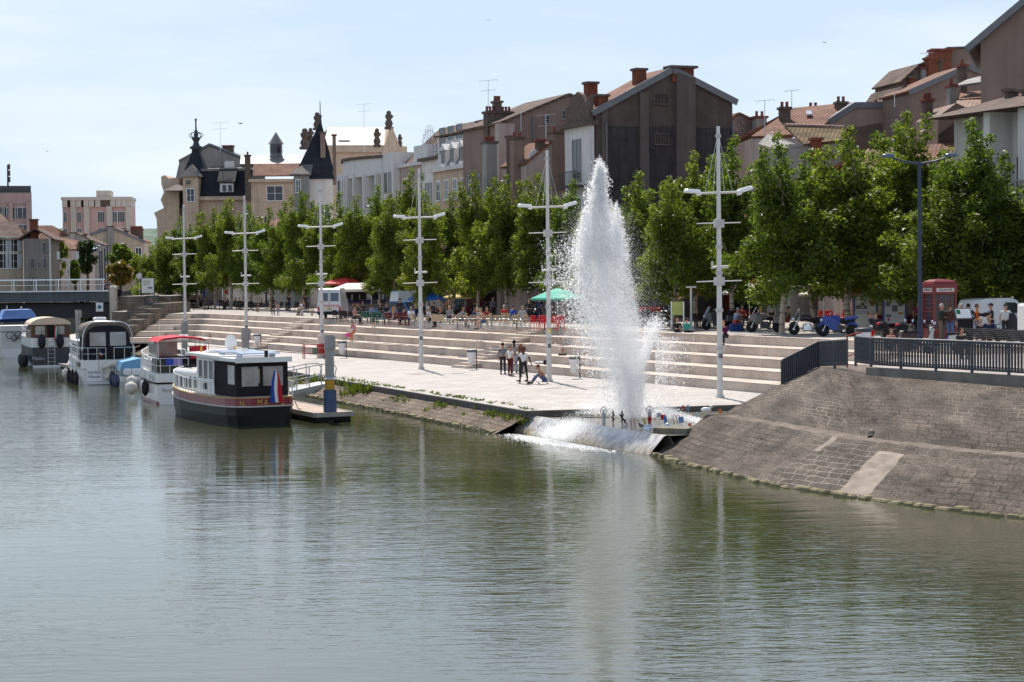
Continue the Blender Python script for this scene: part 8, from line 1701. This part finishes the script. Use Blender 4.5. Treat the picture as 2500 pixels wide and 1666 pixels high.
    if hl == 'afro': q.ell(H+V3(0, .02, .05), (.15, .15, .14), 12, 8)
    if hl == 'bun': q.ell(H+V3(0, .08, .12), (.05, .05, .05), 8, 6)
    if hl != 'bald': q.build('hair', cl(hair), t)
    return t
def at_(px, py, z=ZP): p = onz(px, py, z); return (p.x, p.y, z)
Lf, Rt, Aw, Fr = -math.pi/2, math.pi/2, math.pi, 0.0
BL = (.03, .03, .035); NV = (.02, .03, .07); WH_ = (.68, .67, .66); JN = (.07, .11, .22); GY = (.22, .22, .24)
def skateboard(label, loc, rz):
    t = thing('skateboard', label, 'skateboard', loc, rz); m = MB(); m.loft([[(-.10, -.42, .16), (.10, -.42, .16), (.10, -.42, .172), (-.10, -.42, .172)], [(-.105, -.28, .10), (.105, -.28, .10), (.105, -.28, .112), (-.105, -.28, .112)], [(-.105, .28, .10), (.105, .28, .10), (.105, .28, .112), (-.105, .28, .112)], [(-.10, .42, .16), (.10, .42, .16), (.10, .42, .172), (-.10, .42, .172)]], 0, False); m.build('deck', mk('deck_wood', (.14, .07, .04), .5, .2), t)
    for y in (-.22, .22):
        for x in (-.085, .085): MB().cyl((x-.02, y, .032), (x+.02, y, .032), .032, n=8).build('wheel', BEI, t)
        MB().bb(-.07, .07, y-.03, y+.03, .03, .10).build('truck', STEEL, t)
    return t
# skaters on the lower quay
a = at_(1279, 937, ZQ); skateboard('skateboard under the skater in the white patterned tee', a, 1.2); person('skater in white patterned tee and black trousers rolling on a skateboard', (a[0], a[1], ZQ+.09), -.45, 'skate', 1.76, 'dark', WH_, 'short', BL, hair=(.10, .035, .02), hl='afro')
a = at_(1326, 938, ZQ); skateboard('skateboard the shirtless boy sits on', (a[0], a[1], ZQ), 1.45); person('shirtless dark haired boy in jeans sitting on a skateboard by the second mast', (a[0]+.1, a[1], ZQ+.02), Lf+.15, 'board', 1.76, 'tan', legs=JN, topless=True)
person('youth in grey top and black trousers standing at the left of the skater group', at_(1228, 914, ZQ), Aw-.2, 'stand', 1.74, 'tan', (.17, .18, .19), 'long', BL, hair=(.02, .015, .012)); person('youth in white tee and maroon trousers standing in the skater group', at_(1246, 918, ZQ), 2.4, 'stand', 1.66, 'light', WH_, 'short', (.09, .015, .02), hair=(.20, .12, .06)); person('youth in khaki grey top and light jeans standing at the back of the skater group', at_(1256, 911, ZQ), Aw, 'stand', 1.84, 'dark', (.33, .30, .27), 'long', (.36, .42, .50), hair=(.015, .012, .01)); person('youth with reddish hair and backpack half hidden behind the skater', at_(1272, 912, ZQ), 2.2, 'stand', 1.62, 'light', (.30, .16, .13), 'short', BL, hair=(.16, .05, .02), hl='long'); a = at_(1264, 920, ZQ); skateboard('skateboard at the feet of the standing skater group', a, 1.4)
person('dark dressed person sitting on the lowest step behind the spray', at_(1372, 905, ZQ)[:2]+(ZQ,), .2, 'sitlean', 1.7, 'tan', BL, 'long', BL)
a = at_(1318, 889, ZQ+.44); m = MB(); m.ell((0, 0, .07), (.38, .2, .09), 12, 6); o = m.build('white_jacket', cl(WH_)); o.location = (a[0], a[1], ZQ+.44); tag(o, 'white jacket lying on the lowest step beside the second mast', 'clothing')
a = at_(1333, 891, ZQ+.44); m = MB(); m.ell((0, 0, .14), (.17, .13, .16), 10, 7); o = m.build('backpack', cl(BL)); o.location = (a[0], a[1], ZQ+.44); tag(o, 'black bag on the lowest step next to the second mast', 'bag')
# children on the steps
person('girl in white tee and orange trousers with a pink bag on the steps', at_(858, 834, ZQ+.88), 2.6, 'stand', 1.12, 'light', WH_, 'short', (.62, .14, .06), hair=(.12, .06, .03), hl='short'); person('taller girl in pink top behind the white tee girl on the steps', at_(863, 829, ZQ+.88), .3, 'stand', 1.30, 'light', (.60, .22, .30), 'short', (.58, .20, .12), hair=(.14, .06, .03), hl='long')
a = at_(850, 832, ZQ+.88); m = MB(); m.ell((0, 0, .42), (.24, .1, .16), 10, 7); m.tube([(-.15, 0, .5), (0, 0, .75), (.15, 0, .5)], .015, 5); o = m.build('pink_bag', cl((.68, .10, .28))); o.location = a; tag(o, 'bright pink bag held by the girl on the steps', 'bag')
person('small boy in grey tee and blue shorts on the top step', at_(912, 800, ZQ+1.76), .3, 'stand', 1.18, 'light', (.42, .42, .42), 'short', (.06, .09, .15), True, (.14, .07, .03))
# sitters at the top edge
person('dark haired sitter in black with purple scarf on the top step right of the fountain', at_(1653, 812)[:2]+(ZP-.46,), .1, 'sitstep', 1.7, 'light', BL, 'long', BL, hair=(.10, .035, .02)); person('sitter in teal jacket on the top step right of the fountain', at_(1676, 812)[:2]+(ZP-.46,), 2.3, 'sit', 1.68, 'light', (.06, .33, .29), 'long', BL, hair=(.09, .05, .03)); person('woman in purple top sitting on the top step beside the nearest mast', at_(1771, 822)[:2]+(ZP-.46,), -.6, 'sitlean', 1.68, 'light', (.08, .012, .06), 'long', BL, hair=(.28, .13, .06))
person('man in grey blue tee and red shorts sitting behind the nearest mast', at_(1795, 808), 2.2, 'sitlean', 1.75, 'tan', (.24, .28, .36), 'short', (.42, .05, .04), True, (.3, .28, .26)); a = at_(1797, 809); m = MB(); m.rbox((0, 0, .22), (.8, .5, .44), .1); o = m.build('travel_bag', cl((.02, .05, .16))); o.location = (a[0], a[1]-.1, ZP); tag(o, 'dark blue travel bag under the man in red shorts', 'bag')
person('blond woman in blue seen from behind the touring motorcycle', at_(1857, 802), Aw, 'sit', 1.7, 'light', (.03, .05, .25), 'long', BL, hair=(.48, .33, .12), hl='long'); person('woman with long dark red hair in white behind the touring motorcycle', at_(1884, 800), 2.8, 'stand', 1.62, 'light', (.42, .42, .40), 'long', BL, hair=(.06, .015, .012), hl='long'); person('man in dark vest sitting behind the white birch trunk', at_(1924, 804), Lf, 'sit', 1.75, 'tan', BL, 'none', (.2, .03, .03), hair=(.02, .012, .01)); person('man in red holding a cup behind the grey blue tee man', at_(1812, 796), .4, 'sit', 1.7, 'tan', (.3, .04, .04), 'short', BL)
# by the exhibition panels
person('man in black reclining before the white panels, nearer one', at_(2136, 826), .9, 'recline', 1.74, 'tan', BL, 'long', BL); person('man in black with sunglasses reclining before the white panels', at_(2150, 828), .7, 'recline', 1.74, 'tan', (.02, .02, .025), 'long', BL)
person('child in neon green top by the white round bin', at_(2102, 852), .3, 'sit', 1.25, 'light', (.45, .75, .08), 'short', BL, hair=(.06, .03, .02)); person('child in red tee and pale cap eating by the railing', at_(2128, 862), -.7, 'stand', 1.1, 'light', (.58, .02, .02), 'short', (.3, .05, .05), hat=(.5, .5, .52)); person('child leaning over between red cap child and scooter', at_(2172, 866), .2, 'sitlean', 1.3, 'light', (.5, .22, .12), 'short', JN, hair=(.25, .12, .05))
# right hand standing group
person('grey haired man in dark blazer standing before the telephone box', at_(2299, 838), .9, 'crossed', 1.78, 'tan', (.025, .035, .03), 'long', (.12, .10, .08), hair=(.35, .33, .31), coat=True); person('man in brown jacket and blue jeans standing before the telephone box', at_(2320, 838), 2.6, 'hips', 1.76, 'tan', (.06, .032, .025), 'long', (.08, .13, .28), hair=(.10, .05, .03), coat=True); person('man in navy and white jacket with a pale cap', at_(2348, 834), -.7, 'stand', 1.74, 'light', (.05, .09, .22), 'long', NV, hat=(.3, .3, .3)); person('dark haired man in black jacket seen from behind', at_(2364, 838), Aw, 'hips', 1.78, 'tan', BL, 'long', NV, hair=(.015, .01, .01), coat=True); person('man in orange tee and jeans beside the white van', at_(2385, 836), 1.1, 'stand', 1.74, 'tan', (.55, .14, .04), 'short', (.16, .22, .32), hair=(.07, .03, .02)); person('man in black walking with a camera past the white van', at_(2420, 836), Lf, 'camera', 1.78, 'tan', BL, 'short', BL, hat=BL)
person('woman in white tee and cap carrying a black coat', at_(2455, 834), -.2, 'walk', 1.72, 'light', (.55, .58, .56), 'short', BL, hat=BL); a = at_(2470, 836); m = MB(); m.tube([(0, 0, 1.35), (.08, 0, .9), (.14, 0, .4)], [.12, .26, .2], 9); o = m.build('black_coat', cl(BL)); o.location = a; tag(o, 'black coat carried over the arm of the woman with cap', 'clothing'); a = at_(2412, 836); m = MB(); m.rbox((-.10, -.12, 1.28), (.34, .2, .2), .05); m.cyl((-.28, -.12, 1.28), (-.45, -.12, 1.28), .07, n=10); o = m.build('video_camera', CANV); o.location = a; tag(o, 'black camera held by the man walking past the white van', 'camera')
person('blond woman sitting on the slatted seats behind the railing', at_(2394, 850), .3, 'sit', 1.66, 'light', BL, 'long', BL, hair=(.40, .24, .10)); person('short haired man in navy sitting on the slatted seats', at_(2415, 850), -.4, 'sit', 1.78, 'tan', NV, 'long', BL, hair=(.12, .07, .04)); person('person crouching low behind the railing by the lectern sign', at_(2343, 876), .2, 'sitlean', 1.5, 'tan', BL, 'short', BL)
person('person in dark red behind the railing, under the teal stall', at_(2240, 815), .2, 'stand', 1.7, 'tan', (.2, .03, .05), 'short', BL)
# terrace crowd
person('woman in pink tee sitting beside the white van, arm raised', at_(866, 793), 1.2, 'sit', 1.68, 'light', (.45, .20, .24), 'short', BL, hair=(.08, .04, .03)); person('man in blue shirt among the green chairs', at_(908, 788), Aw-.6, 'sit', 1.72, 'tan', (.10, .18, .36), 'short', NV); person('blond woman with bare arms among the dark red chairs', at_(963, 795), 1.9, 'sit', 1.68, 'light', (.48, .30, .24), 'none', BL, hair=(.40, .22, .09), hl='long'); person('person in dark red leaning at the dark red chairs', at_(985, 796), 2.6, 'sitlean', 1.7, 'tan', (.10, .02, .02), 'long', BL); person('person in white shirt with blue print left of the third mast', at_(1002, 797), 2.9, 'sitlean', 1.72, 'light', (.55, .60, .68), 'short', NV, hair=(.25, .2, .16))
person('dark dressed person standing in front of the blue car', at_(977, 784), Aw, 'stand', 1.72, 'tan', BL, 'long', BL); person('person in yellow green vest standing left of the third mast', at_(1018, 785), .5, 'stand', 1.66, 'tan', (.35, .38, .12), 'none', NV, hair=(.10, .05, .02))
person('white haired man in white shirt right of the third mast', at_(1047, 799), 1.2, 'sit', 1.74, 'tan', (.62, .60, .60), 'long', BL, hair=(.45, .43, .41)); person('person all in black right of the white shirted man', at_(1076, 800), -1.0, 'sit', 1.72, 'tan', BL, 'long', BL, hair=(.2, .1, .06)); person('grey haired person at the tables behind the black dressed one', at_(1098, 793), .3, 'sit', 1.70, 'light', GY, 'long', BL, hair=(.4, .38, .36)); person('tall man in grey jumper standing behind the tables', at_(1072, 788), Aw-.3, 'stand', 1.82, 'tan', (.20, .185, .165), 'long', BL, hair=(.08, .05, .03)); person('woman with long brown hair standing by the yellow parasol', at_(1095, 786), .7, 'stand', 1.66, 'light', (.22, .12, .05), 'long', BL, hair=(.13, .06, .02), hl='long')
person('man in grey tee leaning on a table in the beige row', at_(1124, 800), 1.1, 'sitlean', 1.74, 'tan', (.26, .28, .32), 'short', NV, hair=(.10, .06, .04)); person('man in navy sitting in the beige row', at_(1152, 801), 1.4, 'sitlean', 1.74, 'tan', NV, 'short', NV); person('white haired person in grey tee in the beige row', at_(1165, 800), Aw, 'sit', 1.68, 'light', (.36, .37, .40), 'short', NV, hair=(.55, .53, .50)); person('bare armed person in denim shorts sitting at the front of the beige row', at_(1182, 805), Lf+.3, 'sitlean', 1.74, 'light', (.50, .30, .22), 'none', JN, True, (.30, .17, .09), topless=True); person('dark haired woman in red behind the denim shorts sitter', at_(1189, 797), .4, 'sit', 1.68, 'light', (.28, .03, .03), 'short', BL, hl='long')
person('white haired person in red shirt in the shade', at_(1231, 791), .4, 'sit', 1.7, 'light', (.52, .03, .03), 'short', NV, hair=(.5, .48, .46)); person('person in bright blue jacket bent over a table', at_(1249, 792), 2.5, 'sitlean', 1.7, 'light', (.02, .06, .36), 'long', NV); person('person in pale grey shirt in front of the long beige row', at_(1276, 796), Aw, 'sit', 1.72, 'light', (.33, .35, .40), 'long', NV, hair=(.3, .25, .2)); person('woman in black with long hair standing under the birches', at_(1292, 787), .2, 'hips', 1.68, 'light', BL, 'long', BL, hl='long'); person('man in navy standing under the birches left of the second mast', at_(1317, 786), -.2, 'stand', 1.76, 'tan', NV, 'long', NV); person('person in grey standing beside a birch trunk in the shade', at_(1204, 781), .5, 'stand', 1.72, 'tan', (.13, .13, .15), 'long', BL)
# far end
person('slim person in dark clothes standing at the head of the far steps', at_(667, 770), Aw, 'stand', 1.70, 'tan', BL, 'short', BL, hl='long'); person('small child in pink standing beside the slim dark person', at_(679, 771), Aw, 'stand', 1.15, 'light', (.38, .2, .22), 'short', GY); person('dark dressed person sitting on the pale bench near the fifth mast', at_(638, 761), -1.2, 'sit', 1.74, 'tan', BL, 'long', BL); person('person in white tee on the bench left of the white van', at_(740, 770), -1.0, 'sitlean', 1.72, 'tan', WH_, 'short', NV); person('person in navy tee and white trousers on the bench left of the white van', at_(748, 771), -1.0, 'sitlean', 1.7, 'light', NV, 'short', (.5, .5, .5)); person('man in black standing behind the benches', at_(746, 762), Aw, 'hips', 1.78, 'tan', BL, 'short', BL); person('dark dressed person walking between the birches at the far terrace', at_(706, 760), .8, 'walk', 1.72, 'tan', BL, 'short', NV)
person('person in pale tee sitting on the far left terrace', at_(434, 754), .6, 'sit', 1.7, 'light', (.5, .36, .3), 'short', BL); person('person in lilac sitting on the far left terrace near the sixth mast', at_(450, 753), 1.0, 'sit', 1.7, 'light', (.35, .3, .5), 'short', BL); person('dark dressed person reading on the far left terrace', at_(556, 756), -.6, 'sit', 1.7, 'tan', BL, 'long', BL); person('person in black on the right part of the far terrace', at_(585, 757), .6, 'sit', 1.7, 'tan', BL, 'long', BL); person('person in pale clothes standing behind the far terrace', at_(470, 744), .4, 'stand', 1.74, 'light', (.40, .38, .34), 'short', (.3, .28, .25)); person('second dark sitter on the far left terrace beside the reader', at_(542, 754), .8, 'sit', 1.7, 'tan', (.03, .02, .03), 'long', BL)
p = aty(265, 727, YB+6); person('person in red cap leaning on the bridge parapet with a companion', (p.x, YB+4, zl), -.3, 'stand', 1.74, 'tan', (.12, .10, .13), 'short', NV, hat=(.5, .05, .05)); person('companion with reddish hair at the bridge parapet', (p.x+.5, YB+4.4, zl), .5, 'stand', 1.72, 'light', (.1, .1, .14), 'short', BL, hair=(.35, .06, .05))
m = MB(); a = at_(612, 760); m.rbox((0, 0, .55), (.5, .7, .3), .1); m.ell((0, .2, .85), (.28, .3, .28), 10, 7)
for x in (-.25, .25):
    for y in (-.3, .3): m.cyl((x-.02, y, .14), (x+.02, y, .14), .14, n=10)
m.tube([(-.2, -.3, .6), (-.2, -.6, 1.05), (.2, -.6, 1.05), (.2, -.3, .6)], .02, 5); o = m.build('pushchair', CANV); o.location = a; tag(o, 'dark pushchair beside the bench near the fifth mast', 'pushchair')
a = at_(386, 745); m = MB(); 
for x in (-.52, .52): m.tube([(x+.33*math.cos(q), 0, .34+.33*math.sin(q)) for q in [math.pi*i/8 for i in range(17)]], .025, 5)
m.tube([(-.52, 0, .34), (-.1, 0, .85), (.4, 0, .85), (.52, 0, .34)], .025, 5); m.tube([(-.1, 0, .85), (0, 0, .32), (.4, 0, .85)], .025, 5); m.cyl((-.1, 0, .85), (-.14, 0, 1.0), .025); m.cyl((.4, -.25, 1.05), (.4, .25, 1.05), .02); o = m.build('bicycle', CANV); o.location = a; o.rotation_euler = (0, 0, .5); tag(o, 'bicycle of the rider above the dark gateway', 'bicycle'); person('rider on the bicycle above the dark gateway', (a[0]-.05, a[1], ZP+.38), Rt+.5, 'sitlean', 1.74, 'tan', (.2, .18, .18), 'short', BL)

pr = [person('dark dressed person sitting in the shade under the birches', at_(1030+40*i, 776), 1.1*i, ps, 1.72, 'tan', c, 'long', BL) for i, (ps, c) in enumerate((('sit', BL), ('sitlean', (.07, .06, .06)), ('sit', (.10, .11, .14))))]
for o in pr: o['group'] = 'dark dressed people in the shade'
R8 = random.Random(8)
for i in range(22):
    x, y = R8.uniform(830, 1330), R8.uniform(772, 782); a = at_(x, y); dup(pr[i % 3], a, R8.uniform(0, 6.28))
for i in range(12):
    x, y = R8.uniform(430, 600), R8.uniform(750, 756); a = at_(x, y); dup(pr[i % 3], a, R8.uniform(0, 6.28), 'dark dressed person among the chairs of the far left terrace', None, 'dark dressed people on the far terrace')

bpy.data.scenes.remove(TS)
